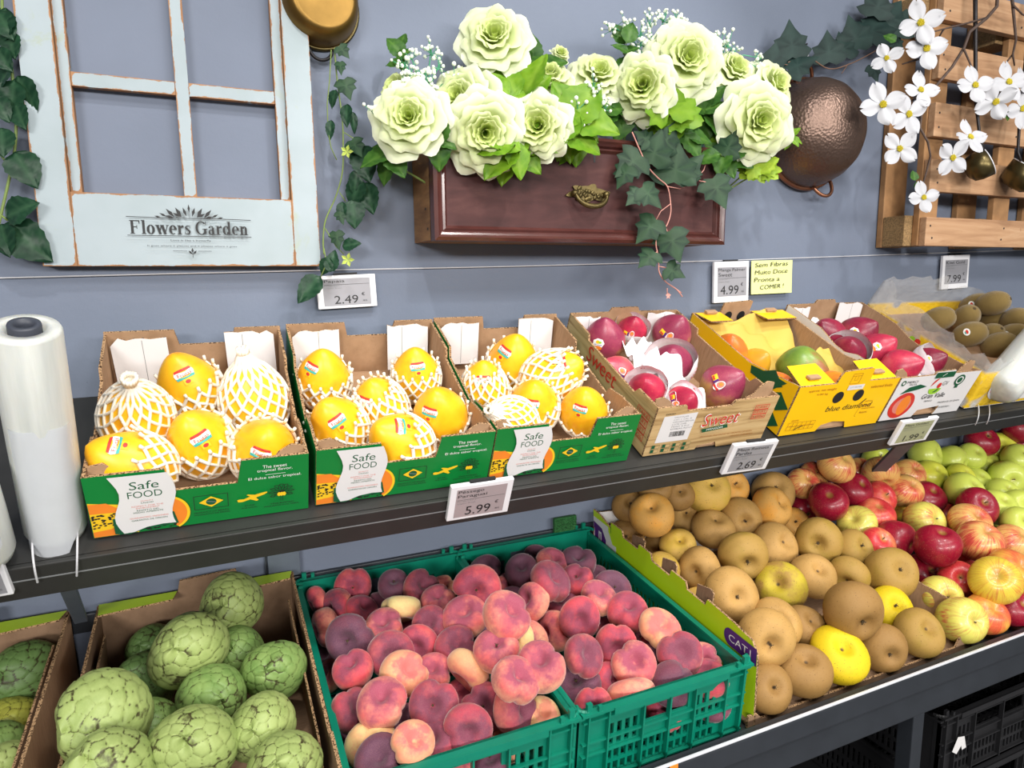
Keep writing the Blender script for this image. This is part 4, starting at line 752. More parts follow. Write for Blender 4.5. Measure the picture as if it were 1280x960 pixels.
('green','y',1.9216,-0.0430,0.9108,0.0689,-0.31,-0.71,0.63,1,'yellow green apple, fourth from the red apples in the first green row from the wall','green apples'),
('green','y',1.8736,-0.0817,0.8994,0.0716,-0.31,-0.71,0.63,1,'yellow green apple, second from the red apples in the first green row from the wall','green apples'),
('green','g',1.7936,-0.1510,0.8994,0.0740,-0.31,-0.71,0.63,1,'green apple, first from the red apples in the third green row from the wall','green apples'),
('green','g',1.7652,-0.3271,0.9002,0.0841,-0.31,-0.71,0.63,1,'green apple, second from the red apples in the fourth green row from the wall','green apples'),
('green','g',1.8111,-0.0888,0.9197,0.0765,-0.31,-0.71,0.63,1,'green apple, second from the red apples in the second green row from the wall','green apples'),
('green','g',2.0985,-0.1575,0.8921,0.0830,-0.31,-0.71,0.63,1,'green apple, fifth from the red apples in the third green row from the wall','green apples'),
('green','g',1.8958,-0.2284,0.8455,0.0709,-0.31,-0.71,0.63,1,'green apple, fifth from the red apples in the fourth green row from the wall','green apples'),
('cherimoya','p',-0.0040,-0.1130,0.9763,0.0999,-0.17,-0.88,0.44,1,'pale green cherimoya, first row from the wall, second along in the carton beside the peaches','cherimoyas'),
('cherimoya','p',-0.0652,-0.2179,0.9689,0.1037,-0.25,-0.81,0.53,1,'pale green cherimoya, second row from the wall, second along in the carton beside the peaches','cherimoyas'),
('cherimoya','m',-0.0000,-0.1810,0.9262,0.0798,-0.12,-0.78,0.62,1,'mid green cherimoya, second row from the wall, third along in the carton beside the peaches','cherimoyas'),
('cherimoya','m',0.0476,-0.2681,0.9337,0.0867,-0.25,-0.81,0.53,1,'mid green cherimoya, third row from the wall, second along in the carton beside the peaches','cherimoyas'),
('cherimoya','d',-0.1327,-0.1483,0.8957,0.0840,-0.49,-0.61,0.62,1,'dark green cherimoya, second row from the wall, first along in the carton beside the peaches','cherimoyas'),
('cherimoya','m',-0.0360,-0.2928,0.9302,0.0862,0.27,-0.88,0.40,0,'mid green cherimoya, fourth row from the wall, second along in the carton beside the peaches','cherimoyas'),
('cherimoya','p',-0.1563,-0.3477,0.9705,0.1037,-0.56,-0.76,0.34,1,'pale green cherimoya, fourth row from the wall, first along in the carton beside the peaches','cherimoyas'),
('cherimoya','p',0.0216,-0.3920,0.9307,0.0825,-0.25,-0.81,0.53,1,'pale green cherimoya, fourth row from the wall, third along in the carton beside the peaches','cherimoyas'),
('cherimoya','p',-0.0579,-0.4139,0.9449,0.0949,-0.09,-0.70,0.71,0,'pale green cherimoya, fifth row from the wall, second along in the carton beside the peaches','cherimoyas'),
('cherimoya','p',0.0403,-0.4677,0.9182,0.0857,-0.19,-0.68,0.71,1,'pale green cherimoya, fifth row from the wall, third along in the carton beside the peaches','cherimoyas'),
('cherimoya','p',-0.1447,-0.4397,0.9504,0.0982,-0.27,-0.39,0.88,0,'pale green cherimoya, fifth row from the wall, first along in the carton beside the peaches','cherimoyas'),
('cherimoya','m',-0.1166,-0.2559,0.8851,0.0723,-0.25,-0.81,0.53,1,'mid green cherimoya, third row from the wall, first along in the carton beside the peaches','cherimoyas'),
('cherimoya','d',-0.1281,-0.0690,0.9113,0.0723,-0.34,-0.77,0.53,1,'dark green cherimoya, first row from the wall, first along in the carton beside the peaches','cherimoyas'),
('cherimoya','d',-0.2963,-0.0793,0.9132,0.0942,-0.51,-0.67,0.53,1,'dark green cherimoya in the carton cut by the frame, first from the wall','cherimoyas'),
('cherimoya','y',-0.3078,-0.1470,0.8782,0.0723,-0.25,-0.81,0.53,1,'olive cherimoya in the carton cut by the frame, second from the wall','cherimoyas'),
('cherimoya','m',-0.3055,-0.2142,0.8774,0.0723,-0.25,-0.81,0.53,1,'mid green cherimoya in the carton cut by the frame, third from the wall','cherimoyas'),
('cherimoya','p',-0.2860,-0.2783,0.8833,0.0723,-0.25,-0.81,0.53,1,'pale green cherimoya in the carton cut by the frame, fourth from the wall','cherimoyas'),
]
FRUIT_UP = [   # kind, look, centre, diameter, axis, dress, sticker, label, group
('papaya','a',-0.0376,-0.1263,1.3472,0.0978,-0.30,-0.45,0.84,'half','','half netted yellow papaya, the box by the bag roll, first row, first along','papayas'),
('papaya','a',0.0504,-0.1737,1.3299,0.1056,-0.15,-0.36,0.92,'full','','fully netted yellow papaya, the box by the bag roll, first row, second along','papayas'),
('papaya','a',-0.1022,-0.2276,1.3279,0.0974,0.02,-0.71,0.70,'full','','fully netted yellow papaya, the box by the bag roll, second row, first along','papayas'),
('papaya','a',-0.0262,-0.2510,1.2862,0.0948,-0.23,-0.66,0.71,'half','','half netted yellow papaya, the box by the bag roll, second row, second along','papayas'),
('papaya','a',-0.1052,-0.2993,1.2762,0.0910,-0.75,-0.35,0.56,'half','','half netted yellow papaya, the box by the bag roll, third row, first along','papayas'),
('papaya','a',0.0537,-0.2867,1.2740,0.0935,0.09,-0.79,0.61,'half','','half netted yellow papaya, the box by the bag roll, third row, second along','papayas'),
('papaya','a',0.1642,-0.1124,1.3435,0.0939,-0.07,-0.54,0.84,'half','','half netted yellow papaya, the middle papaya box, first row, first along','papayas'),
('papaya','a',0.3155,-0.1394,1.3438,0.0884,-0.17,-0.52,0.84,'half','','half netted yellow papaya, the middle papaya box, first row, second along','papayas'),
('papaya','a',0.2390,-0.1941,1.3044,0.0937,-0.35,-0.55,0.76,'most','','mostly netted yellow papaya, the middle papaya box, second row, second along','papayas'),
('papaya','a',0.1638,-0.2340,1.2869,0.0932,-0.41,-0.57,0.71,'half','','half netted yellow papaya, the middle papaya box, second row, first along','papayas'),
('papaya','a',0.3226,-0.2458,1.2930,0.0921,-0.32,-0.62,0.71,'low','','bare-topped yellow papaya, the middle papaya box, third row, second along','papayas'),
('papaya','a',0.2446,-0.2881,1.2622,0.0987,-0.65,-0.50,0.57,'half','','half netted yellow papaya, the middle papaya box, third row, first along','papayas'),
('papaya','a',0.5113,-0.1134,1.3504,0.1035,-0.14,-0.59,0.80,'half','','half netted yellow papaya, the papaya box by the mangoes, first row, second along','papayas'),
('papaya','a',0.4258,-0.1780,1.3143,0.0932,-0.18,-0.43,0.88,'most','','mostly netted yellow papaya, the papaya box by the mangoes, first row, first along','papayas'),
('papaya','a',0.5513,-0.1980,1.3310,0.1051,0.43,-0.77,0.48,'most','','mostly netted yellow papaya, the papaya box by the mangoes, second row, second along','papayas'),
('papaya','a',0.4869,-0.2501,1.2935,0.0921,-0.28,-0.64,0.71,'half','','half netted yellow papaya, the papaya box by the mangoes, second row, first along','papayas'),
('papaya','a',0.5703,-0.2755,1.2812,0.0876,-0.32,-0.62,0.71,'low','','bare-topped yellow papaya, the papaya box by the mangoes, third row, second along','papayas'),
('papaya','a',0.4221,-0.2984,1.2815,0.0853,-0.76,-0.49,0.42,'full','','fully netted yellow papaya, the papaya box by the mangoes, third row, first along','papayas'),
('mango','purple',0.7263,-0.0874,1.3824,0.0847,-0.30,-0.45,0.84,'x','a','purple mango, the wood-look box, first row from wall, first along','mangoes'),
('mango','red',0.8053,-0.0707,1.3979,0.0612,-0.28,-0.64,0.71,'wrap','b','red mango in tissue, the wood-look box, first row from wall, second along','mangoes'),
('mango','purple',0.8919,-0.0926,1.3890,0.0828,-0.09,-0.70,0.71,'x','b','purple mango, the wood-look box, second row from wall, second along','mangoes'),
('mango','pink',0.7049,-0.1662,1.3211,0.0716,-0.85,-0.19,0.49,'x','b','pink mango, the wood-look box, second row from wall, first along','mangoes'),
('mango','purple',0.8195,-0.1840,1.3363,0.0852,-0.49,-0.61,0.62,'wrap','b','purple mango in tissue, the wood-look box, third row from wall, second along','mangoes'),
('mango','red',0.7143,-0.2529,1.3045,0.0672,-0.59,-0.61,0.53,'wrap','','red mango in tissue, the wood-look box, third row from wall, first along','mangoes'),
('mango','purple',0.8831,-0.2618,1.2992,0.0827,0.21,-0.78,0.60,'x','b','purple mango, the wood-look box, fourth row from wall, second along','mangoes'),
('mango','red',0.7613,-0.2970,1.2825,0.0612,-0.05,-0.85,0.52,'wrap','b','red mango in tissue, the wood-look box, fourth row from wall, first along','mangoes'),
('mango','orange',1.0260,-0.1199,1.3471,0.0789,-0.45,-0.54,0.71,'x','','orange mango, the yellow box, first row from wall, first along','mangoes'),
('mango','yellow',1.0805,-0.1438,1.3200,0.0639,-0.02,-0.79,0.61,'x','','yellow mango, the yellow box, first row from wall, second along','mangoes'),
('mango','pink',1.0132,-0.1705,1.3095,0.0612,-0.86,-0.46,0.23,'x','','pink mango, the yellow box, second row from wall, first along','mangoes'),
('mango','green',1.1411,-0.2148,1.3134,0.0886,0.42,-0.90,-0.11,'x','','green mango, the yellow box, second row from wall, second along','mangoes'),
('mango','orange',1.0165,-0.2696,1.2872,0.0636,-0.05,-0.85,0.52,'x','','orange mango, the yellow box, third row from wall, first along','mangoes'),
('mango','orange',1.1534,-0.2835,1.2806,0.0657,0.06,-0.85,0.52,'x','','orange mango, the yellow box, third row from wall, second along','mangoes'),
('mango','crimson',1.3107,-0.1276,1.3685,0.0823,-0.76,-0.25,0.60,'x','','crimson mango, the white box, first row from wall, first along','mangoes'),
('mango','crimson',1.4112,-0.1282,1.3662,0.0880,0.09,-0.79,0.61,'x','a','crimson mango, the white box, first row from wall, second along','mangoes'),
('mango','crimson',1.3014,-0.1940,1.3356,0.0791,-0.57,-0.54,0.62,'wrap','a','crimson mango in tissue, the white box, second row from wall, first along','mangoes'),
('mango','red',1.3957,-0.1954,1.3382,0.0740,0.21,-0.78,0.60,'x','a','red mango, the white box, second row from wall, second along','mangoes'),
('mango','red',1.3881,-0.2608,1.3050,0.0781,0.27,-0.88,0.40,'x','','red mango, the white box, third row from wall, first along','mangoes'),
('mango','crimson',1.4796,-0.2621,1.3105,0.0660,0.17,-0.84,0.51,'wrap','a','crimson mango in tissue, the white box, third row from wall, second along','mangoes'),
('kiwi','k',1.7173,-0.1193,1.3922,0.0625,0.40,-0.83,0.39,'x','','brown kiwi in the kiwi carton, second row from wall, first along','kiwis'),
('kiwi','k',1.8294,-0.1182,1.3928,0.0625,-0.31,-0.71,0.63,'x','','brown kiwi in the kiwi carton, first row from wall, first along','kiwis'),
('kiwi','k',1.8962,-0.0993,1.4223,0.0625,0.30,-0.82,0.49,'x','','brown kiwi in the kiwi carton, first row from wall, second along','kiwis'),
('kiwi','k',1.8630,-0.1632,1.4311,0.0625,0.25,-0.92,0.31,'x','','brown kiwi in the kiwi carton, second row from wall, second along','kiwis'),
('kiwi','k',1.8962,-0.1457,1.3876,0.0625,-0.41,-0.91,-0.05,'x','','brown kiwi in the kiwi carton, second row from wall, third along','kiwis'),
('kiwi','k',1.7307,-0.1928,1.3572,0.0625,0.40,-0.83,0.39,'x','','brown kiwi in the kiwi carton, third row from wall, first along','kiwis'),
('kiwi','k',1.8920,-0.2030,1.3863,0.0625,-0.25,-0.81,0.53,'x','','brown kiwi in the kiwi carton, fourth row from wall, third along','kiwis'),
('kiwi','k',1.7972,-0.2013,1.3529,0.0568,-0.15,-0.84,0.53,'x','','brown kiwi in the kiwi carton, third row from wall, second along','kiwis'),
('kiwi','k',1.8525,-0.2229,1.3500,0.0617,0.15,-0.90,0.41,'x','','brown kiwi in the kiwi carton, fourth row from wall, second along','kiwis'),
('kiwi','k',1.7676,-0.2431,1.3333,0.0625,0.38,-0.88,0.29,'x','','brown kiwi in the kiwi carton, fourth row from wall, first along','kiwis'),
]
# ================================================================ lower crates and cartons
RIMX = [.1084, .4244, .7384]
def dframe(name, x0, label, cat, group=None):
    r = empty(name, dk(x0, 0)); r.rotation_euler = (ALPHA, 0, 0); tag(r, label, cat, group); return r
def plastic_crate(root, W, L, H, mat):
    """local: x across, y from the front (-L) to the wall (0), z up"""
    m = MT[mat]; t = .004
    mb = MB(); holes = [(.02+i*.022, .02+j*.022, .032+i*.022, .032+j*.022) for i in range(int((W-.04)/.022)) for j in range(int((L-.04)/.022))]
    perforated(mb, W-2*t, L-2*t, .004, holes, (t, -L+t, .002), X, (0, 1, 0), (0, 0, 1), m); mb.obj('base', root)
    def end_holes(W):
        h = []; a = .045; b_ = W-.045
        for i in range(4): h.append((a+.006+i*.0135, H*.44, a+.0135+i*.0135, H*.72)); h.append((b_-.0135-i*.0135, H*.44, b_-.006-i*.0135, H*.72))
        h.append((a+.068, H*.60, b_-.068, H*.84))
        n = int((b_-a-.004)/.0125)
        for i in range(n):
            for (v0, v1) in ((.07, .19), (.235, .36)): h.append((a+.004+i*.0125, H*v0, a+.0125+i*.0125, H*v1))
        return h
    def side_holes(L):
        n = int((L-.09)/.0135); h = []
        for i in range(n):
            for (v0, v1) in ((.07, .22), (.28, .42), (.5, .72)): h.append((.046+i*.0135, H*v0, .0535+i*.0135, H*v1))
        return h
    mb = MB(); perforated(mb, W, H, t, end_holes(W), (0, -L, 0), X, (0, 0, 1), (0, 1, 0), m)
    for u in (.012, .045, .105, W/2, W-.105, W-.045, W-.012): mb.box((u-.0014, -L-.0085, .004), (u+.0014, -L, H-.004), m)
    for v in (.05, .42, .58, .86): mb.box((.004, -L-.006, H*v-.0013), (W-.004, -L, H*v+.0013), m)
    mb.obj('end_wall', root)
    mb = MB(); perforated(mb, W, H, t, [h for h in end_holes(W) if h[1] > H*.4], (0, -.001, 0), X, (0, 0, 1), (0, -1, 0), m)
    mb.obj('end_wall', root)
    for (x, nx) in ((.001, 1), (W-.001, -1)):
        mb = MB(); perforated(mb, L-.002, H*.93, t, side_holes(L), (x, -L+.001, 0), (0, 1, 0), (0, 0, 1), (nx, 0, 0), m); mb.obj('side_wall', root)
    mb = MB()                                                                # rolled rim with corner clips
    mb.box((-.001, -L-.011, H-.004), (W+.001, -L+.004, H), m); mb.box((-.001, -.006, H-.004), (W+.001, .006, H), m)
    mb.box((-.003, -L-.004, H-.013), (.0065, 0, H-.009), m); mb.box((W-.0065, -L-.004, H-.013), (W+.003, 0, H-.009), m)
    mb.box((.05, -L-.0125, H-.011), (W-.05, -L-.010, H), m); mb.box((.05, .005, H-.012), (W-.05, .007, H), m)
    for (x, s) in ((0, 1), (W, -1)):
        for y in (-L, 0):
            e = -1 if y < -.1 else 1
            for q in range(5):
                a0 = q/5*pi*.5
                cx, cy = x+s*.011, y-e*.011
                p0 = (cx-s*.0155*cos(a0), cy+e*.0155*sin(a0)); p1 = (cx-s*.0155*cos(a0+pi*.1), cy+e*.0155*sin(a0+pi*.1))
                mb.tube([(*p0, H+.0005), (*p1, H+.0005)], .0032, m, 6)
            mb.box((x-.004+s*.012, y+e*.004-.003, H-.002), (x+.004+s*.012, y+e*.004+.003, H+.013), m); mb.box((x-.003+s*.028, y+e*.0075-.0025, H-.002), (x+.003+s*.028, y+e*.0075+.0025, H+.008), m)
            mb.box((x-.002+s*.002, y-.006-e*.006, 0), (x+.006*s+.002*(s > 0), y+.006-e*.006, H-.004), m)
    mb.obj('rim', root)
    return root
c1 = dframe('plastic_crate', RIMX[0]+.002, 'green plastic crate of flat peaches standing against the cherimoya carton', 'crate', 'green peach crates')
plastic_crate(c1, .312, .492, HC_, 'plastic_green')
c2 = dframe('plastic_crate', RIMX[1]+.002, 'green plastic crate of flat peaches standing against the lime carton', 'crate', 'green peach crates')
plastic_crate(c2, .304, .492, HC_, 'plastic_green')

def lime_carton():
    x0, x1 = RIMX[2]+.004, 1.312; W = x1-x0; L = .496; H = .148; t = .004
    r = dframe('apple_carton', x0, 'lime green printed cardboard carton heaped with russet apples, notched along its edge', 'box')
    K, E = MT['kraft_dark'], MT['edge']
    mb = MB(); mb.box((t, -L+t, .0), (W-t, -t, .004), K); mb.obj('base', r)
    side = [(0, 0), (L-.002, 0), (L-.002, .160), (L-.03, .162), (L-.075, .150), (L-.105, .147), (L-.107, .150)]
    u = L-.107
    prof = [(L, 0), (L, .152), (L-.028, .150), (L-.07, .139), (L-.072, .152), (L-.112, .152), (L-.116, .140), (L-.17, .139), (L-.174, .151), (L-.212, .150), (L-.216, .138), (L-.272, .136), (L-.277, .149), (L-.318, .148), (L-.322, .136), (L-.372, .134), (L-.377, .146), (L-.44, .142), (.012, .136), (0, .118), (0, 0)]
    mb = MB(); mb.prism([(a, b*1.13) for a, b in prof], (.012, -L, 0), (0, 1, 0), (-.085, 0, 1), (1, 0, 0), t, MT['lime_print'], K, E); mb.obj('side_panel', r)
    for c in (.145, .247, .349):                                            # folded tongues behind the notches
        mb = MB(); mb.prism([(L-c-.022, .135), (L-c+.02, .135), (L-c+.02, .165), (L-c-.014, .173), (L-c-.022, .168)], (t+.004, -L, 0), (0, 1, 0), (.05, 0, 1), (1, 0, 0), .003, K, MT['kraft'], E); mb.obj('fold_tab', r)
    mb = MB(); mb.prism([(0, 0), (W, 0), (W, .12), (.09, .12), (.075, .16), (0, .165)], (0, -.001, 0), X, (0, 0, 1), (0, -1, 0), t, MT['white_board'], MT['white_board'], E); mb.obj('back_panel', r)
    mb = MB(); mb.prism([(0, 0), (W, 0), (W, .062), (W-.03, .055), (W-.05, .012), (.03, .010), (.02, .02), (0, .022)], (0, -L, 0), X, (0, 0, 1), (0, 1, 0), t, K, K, E); mb.obj('front_panel', r)
    mb = MB(); mb.prism([(0, 0), (L, 0), (L, .09), (.06, .075), (0, .062)], (W, -L, 0), (0, 1, 0), (0, 0, 1), (-1, 0, 0), t, K, MT['kraft'], E); mb.obj('side_panel', r)
    k = Ink((.0103, -L, .016), (0, 1, 0), (-.085, 0, 1), (-1, 0, -.085))
    k.rect(L-.062, .06, L-.001, .1415, 'white_board'); k.poly([(L-.062, .06), (L-.10, .06), (L-.105, .09), (L-.092, .094), (L-.092, .108), (L-.078, .107), (L-.066, .127), (L-.060, .132)], 'white_board')
    k.poly([(L-.001, .07), (L-.052, .07), (L-.052, .105), (L-.036, .126), (L-.002, .130)], 'ink_purple'); k.rect(L-.034, .085, L-.022, .115, 'white_board'); k.rect(L-.030, .09, L-.026, .11, 'ink_purple')
    k.line([(L-.072, .131), (L-.072, .147)], .0015, 'ink_green')
    k.rect(.0, .098, .06, .130, 'ink_purple'); k.oval(.06, .114, .014, .016, 'ink_purple')
    # the lettering on this wall reads from the crate side: U runs away from the viewer's right, so it is written on its own frame
    k2 = Ink((.0095, -L, .016), (0, -1, 0), (-.085, 0, 1), (-1, 0, -.085)); k2.text('CAT1', -.062, .1075, .050, .0135, 'ink_white')
    k.obj('side_print', r, 'purple badge and white shape'); k2.obj('printed_lettering', r, 'white CAT1 lettering')
    return r
lime_carton()

def cherimoya_carton(x0, x1, label):
    W = x1-x0; L = .49; H = .150; t = .0045; r = dframe('fruit_carton', x0, label, 'box', 'brown cherimoya cartons')
    K, E = MT['kraft_dark'], MT['edge']
    mb = MB(); mb.box((t, -L+t, .0), (W-t, -t, .004), K); mb.obj('base', r)
    for (x, n) in ((0, 1), (W, -1)):
        mb = MB(); mb.prism([(0, 0), (L, 0), (L, H), (L-.05, H-.004), (.07, H-.012), (.065, H), (0, H)], (x, -L, 0), (0, 1, 0), (0, 0, 1), (n, 0, 0), t, MT['kraft'], K, E); mb.obj('side_panel', r)
        mb = MB(); mb.prism([(.07, .02), (L-.05, .02), (L-.06, H-.02), (.09, H-.026)], (x+n*.006, -L, 0), (0, 1, 0), (n*.06, 0, 1), (n, 0, 0), .003, K, K, E); mb.obj('inner_panel', r)
    mb = MB(); mb.prism(notch(W, H, .40*W, .68*W, .0)[:3]+[(.70*W, H), (.69*W, H+.026), (.40*W, H+.022), (.385*W, H), (0, H)], (0, 0, 0), X, (0, 0, 1), (0, -1, 0), t, K, K, E); mb.obj('back_panel', r)
    mb = MB(); mb.prism([(0, 0), (W, 0), (W, H-.03), (.7*W, H-.03), (.68*W, H-.06), (.3*W, H-.06), (.28*W, H-.03), (0, H-.03)], (0, -L, 0), X, (0, 0, 1), (0, 1, 0), t, K, K, E); mb.obj('front_panel', r)
    for (u0, u1) in ((.003, .385*W), (.70*W, W-.003)):
        mb = MB(); mb.prism([(u0, 0), (u1, 0), (u1-.006, .03), (u0+.004, .042)], (0, -.004, H+.001), X, (0, -1, .1), (0, 0, 1), .003, K, MT['lime_print'], E); mb.obj('top_flange', r)['label'] = 'lime green folded flange'
    mb = MB(); mb.box((W-.0005, -L+.002, .02), (W+.0005, -L+.05, H-.02), MT['lime_print']); mb.box((W-.012, -L-.0006, .03), (W, -L, H-.05), MT['lime_print']); mb.obj('side_print', r)
    return r
cherimoya_carton(-.205, .1035, 'brown cardboard carton of cherimoyas beside the green peach crate')
cherimoya_carton(-.562, -.243, 'brown cardboard carton of cherimoyas beyond the shelf brace, cut off by the frame')

for (i, (x, z)) in enumerate(((1.28, .32), (1.28, .476), (1.70, .32), (1.70, .476))):       # empty crates stored underneath
    r = empty('plastic_crate', (x, -.06, z)); tag(r, ['lower black plastic crate under the stand, beside its leg', 'upper black plastic crate under the stand, beside its leg, with a torn white sticker', 'lower black plastic crate under the stand, second from its leg', 'upper black plastic crate under the stand, second from its leg'][i], 'crate', 'black crates under the stand')
    plastic_crate(r, .40, .42, .150, 'plastic_black')
    if i == 1:
        k = Ink((0, -.431, 0), X, (0, 0, 1), (0, -1, 0)); k.poly([(.03, .07), (.045, .098), (.066, .094), (.075, .066), (.062, .064), (.058, .075), (.045, .06)], 'white_board'); k.obj('torn_sticker', r)

# ================================================================ fruit
def fruit_mesh(name, prof, mats, nseg=28, lump=.0, seed=0, flat=None, crease=0., wob=0., attr=None):
    """surface of revolution given as (r, z), gently deformed"""
    rr = random.Random(seed); ph = [rr.uniform(0, 6.28) for _ in range(6)]; am = [rr.uniform(.5, 1) for _ in range(6)]
    v = []; f = []; k = len(prof)
    for (r, z) in prof:
        for q in range(nseg):
            t = 2*pi*q/nseg
            s = 1+lump*(am[0]*cos(t+ph[0])+am[1]*.6*cos(2*t+ph[1])+am[2]*.5*cos(3*t+ph[2])+.5*am[3]*sin(2*z*3+ph[3]))
            if crease: s *= 1-crease*math.exp(-((t-pi)/.22)**2)
            x, y = r*s*cos(t), r*s*sin(t); zz = z+wob*r*(cos(t+ph[4])+.7*cos(2*t+ph[5]))
            if crease: zz -= crease*.6*math.exp(-((t-pi)/.25)**2)*r*(1 if z > 0 else .3)
            v.append((x, y, zz))
    for a in range(k-1):
        for q in range(nseg): f.append([a*nseg+q, a*nseg+(q+1) % nseg, (a+1)*nseg+(q+1) % nseg, (a+1)*nseg+q])
    f.append(list(range(nseg))[::-1]); f.append([(k-1)*nseg+q for q in range(nseg)])
    me = bpy.data.meshes.new(name); me.from_pydata(v, [], f)
    me.materials.append(mats); me.polygons.foreach_set('use_smooth', [True]*len(me.polygons)); me.update(); return me
def prof_disc(th, dim, dimb, n=24, pw=2.3, hw=.30):
    """flat or round fruit of radius 1: half-thickness th, hollow depths dim (top) and dimb (bottom)"""
    out = []
    for i in range(n+1):
        a = -pi/2+pi*i/n; c, s = cos(a), sin(a)
        r = abs(c)**(2/pw)*(1 if True else 1); z = th*(1 if s > 0 else -1)*abs(s)**(2/pw)
        d = dim if s > 0 else dimb; z -= (1 if s > 0 else -1)*d*math.exp(-(r/hw)**2)
        out.append((max(r, .02), z))
    return out
P_PEACH = [prof_disc(.66, .50, .20, hw=.30, pw=2.6), prof_disc(.60, .44, .18, hw=.33, pw=2.5), prof_disc(.70, .46, .16, hw=.28, pw=2.6)]
def apple_prof(th, dim, dimb, taper):
    return [(r*(1+taper*z), z) for r, z in prof_disc(th, dim, dimb, 28, 2.14, .28)]
P_RUSSET = [apple_prof(.80, .34, .20, .03), apple_prof(.86, .30, .22, .08), apple_prof(.74, .36, .18, .0)]
P_APPLE = [apple_prof(.88, .24, .18, .08), apple_prof(.95, .22, .16, .1), apple_prof(.84, .24, .16, .05)]

def m_peach(name, base, blush, dark, cover, darkc):
    t = NT(name); v = t.co(); vs_ = t.shift(v); z = t.sep(v)[2]
    n1 = t.noise(vs_, 1.1, 3); n2 = t.noise(vs_, 7, 5, .65); n3 = t.noise(vs_, 40, 2)
    k = t.math('ADD', t.math('ADD', n1, t.math('MULTIPLY', n2, .35)), t.math('MULTIPLY', t.step(z, -.4, .3), .22))
    k = t.math('ADD', k, t.math('MULTIPLY', t.math('SUBTRACT', n3, .5), .55)); c = t.mix(t.step(k, .56-cover, 1.24-cover), base, blush)
    k2 = t.math('ADD', t.math('ADD', t.noise(vs_, 1.6, 3), t.math('MULTIPLY', n2, .3)), t.math('MULTIPLY', t.math('MULTIPLY', t.math('SUBTRACT', 1., t.math('ADD', t.math('POWER', t.sep(v)[0], 2.), t.math('POWER', t.sep(v)[1], 2.))), t.step(z, -.1, .25)), .42))
    c = t.mix(t.step(k2, .76-darkc, 1.52-darkc), c, dark)
    c = t.mix(t.math('MULTIPLY', t.step(n3, .4, .8), .30), c, t.mix(.45, c, lin(226, 184, 168)))
    t.bump(t.noise(v, 90, 2), .15, .01)
    return t.done(c, .72, spec=.25, sheen=.35)
PEACHM = {
 'd': m_peach('peach_purple', lin(150, 60, 72), lin(122, 46, 66), lin(92, 54, 76), .5, .55),
 'e': m_peach('peach_deep_red', lin(228, 152, 120), lin(194, 62, 78), lin(118, 54, 76), .33, .34),
 'r': m_peach('peach_red', lin(228, 140, 118), lin(206, 68, 80), lin(140, 56, 80), .36, .16),
 's': m_peach('peach_red_scarred', lin(222, 150, 110), lin(196, 56, 72), lin(112, 50, 74), .40, .22),
 'k': m_peach('peach_pink', lin(236, 182, 140), lin(216, 96, 96), lin(156, 70, 92), .20, .12),
 'p': m_peach('peach_pale', lin(236, 188, 134), lin(226, 140, 108), lin(214, 110, 104), .06, -.02),
 'c': m_peach('peach_cream', lin(226, 208, 140), lin(226, 170, 118), lin(220, 140, 112), -.02, -.1)}
def m_russet(name, base, patch, amt, brown):
    t = NT(name); v = t.co(); vs_ = t.shift(v); n1 = t.noise(vs_, 1.2, 3); n2 = t.noise(vs_, 9, 5, .7); n3 = t.noise(vs_, 70, 3, .7)
    c = t.mix(t.step(t.math('ADD', n1, t.math('MULTIPLY', n2, .35)), .78-amt, .98-amt), base, patch)
    c = t.mix(t.math('MULTIPLY', t.step(t.math('ADD', n3, t.math('MULTIPLY', n2, .5)), .55, 1.0), .55), c, brown)
    c = t.mix(t.math('MULTIPLY', t.step(t.noise(vs_, 22, 1), .70, .73), .75), c, lin(70, 44, 22))
    z = t.sep(v); rr_ = t.math('ADD', t.math('POWER', z[0], 2.), t.math('POWER', z[1], 2.)); c = t.mix(t.step(rr_, .002, .006), lin(72, 56, 36), c)
    t.bump(n3, .12, .02); return t.done(c, .6, spec=.3)
RUSM = {
 'b': m_russet('apple_russet_brown', lin(144, 108, 58), lin(130, 94, 46), .1, lin(160, 128, 78)),
 't': m_russet('apple_russet_tan', lin(178, 138, 76), lin(158, 120, 62), .1, lin(188, 152, 96)),
 'o': m_russet('apple_russet_orange', lin(208, 156, 78), lin(222, 150, 38), .12, lin(214, 170, 104)),
 'v': m_russet('apple_russet_olive', lin(162, 128, 62), lin(150, 122, 42), .12, lin(172, 140, 80)),
 'g': m_russet('apple_russet_patched', lin(158, 124, 60), lin(184, 168, 30), .2, lin(188, 152, 86)),
 'y': m_russet('apple_russet_yellow', lin(206, 166, 78), lin(198, 164, 52), .15, lin(210, 178, 104)),
 'z': m_russet('apple_yellow', lin(216, 188, 22), lin(208, 178, 24), .1, lin(206, 180, 40))}
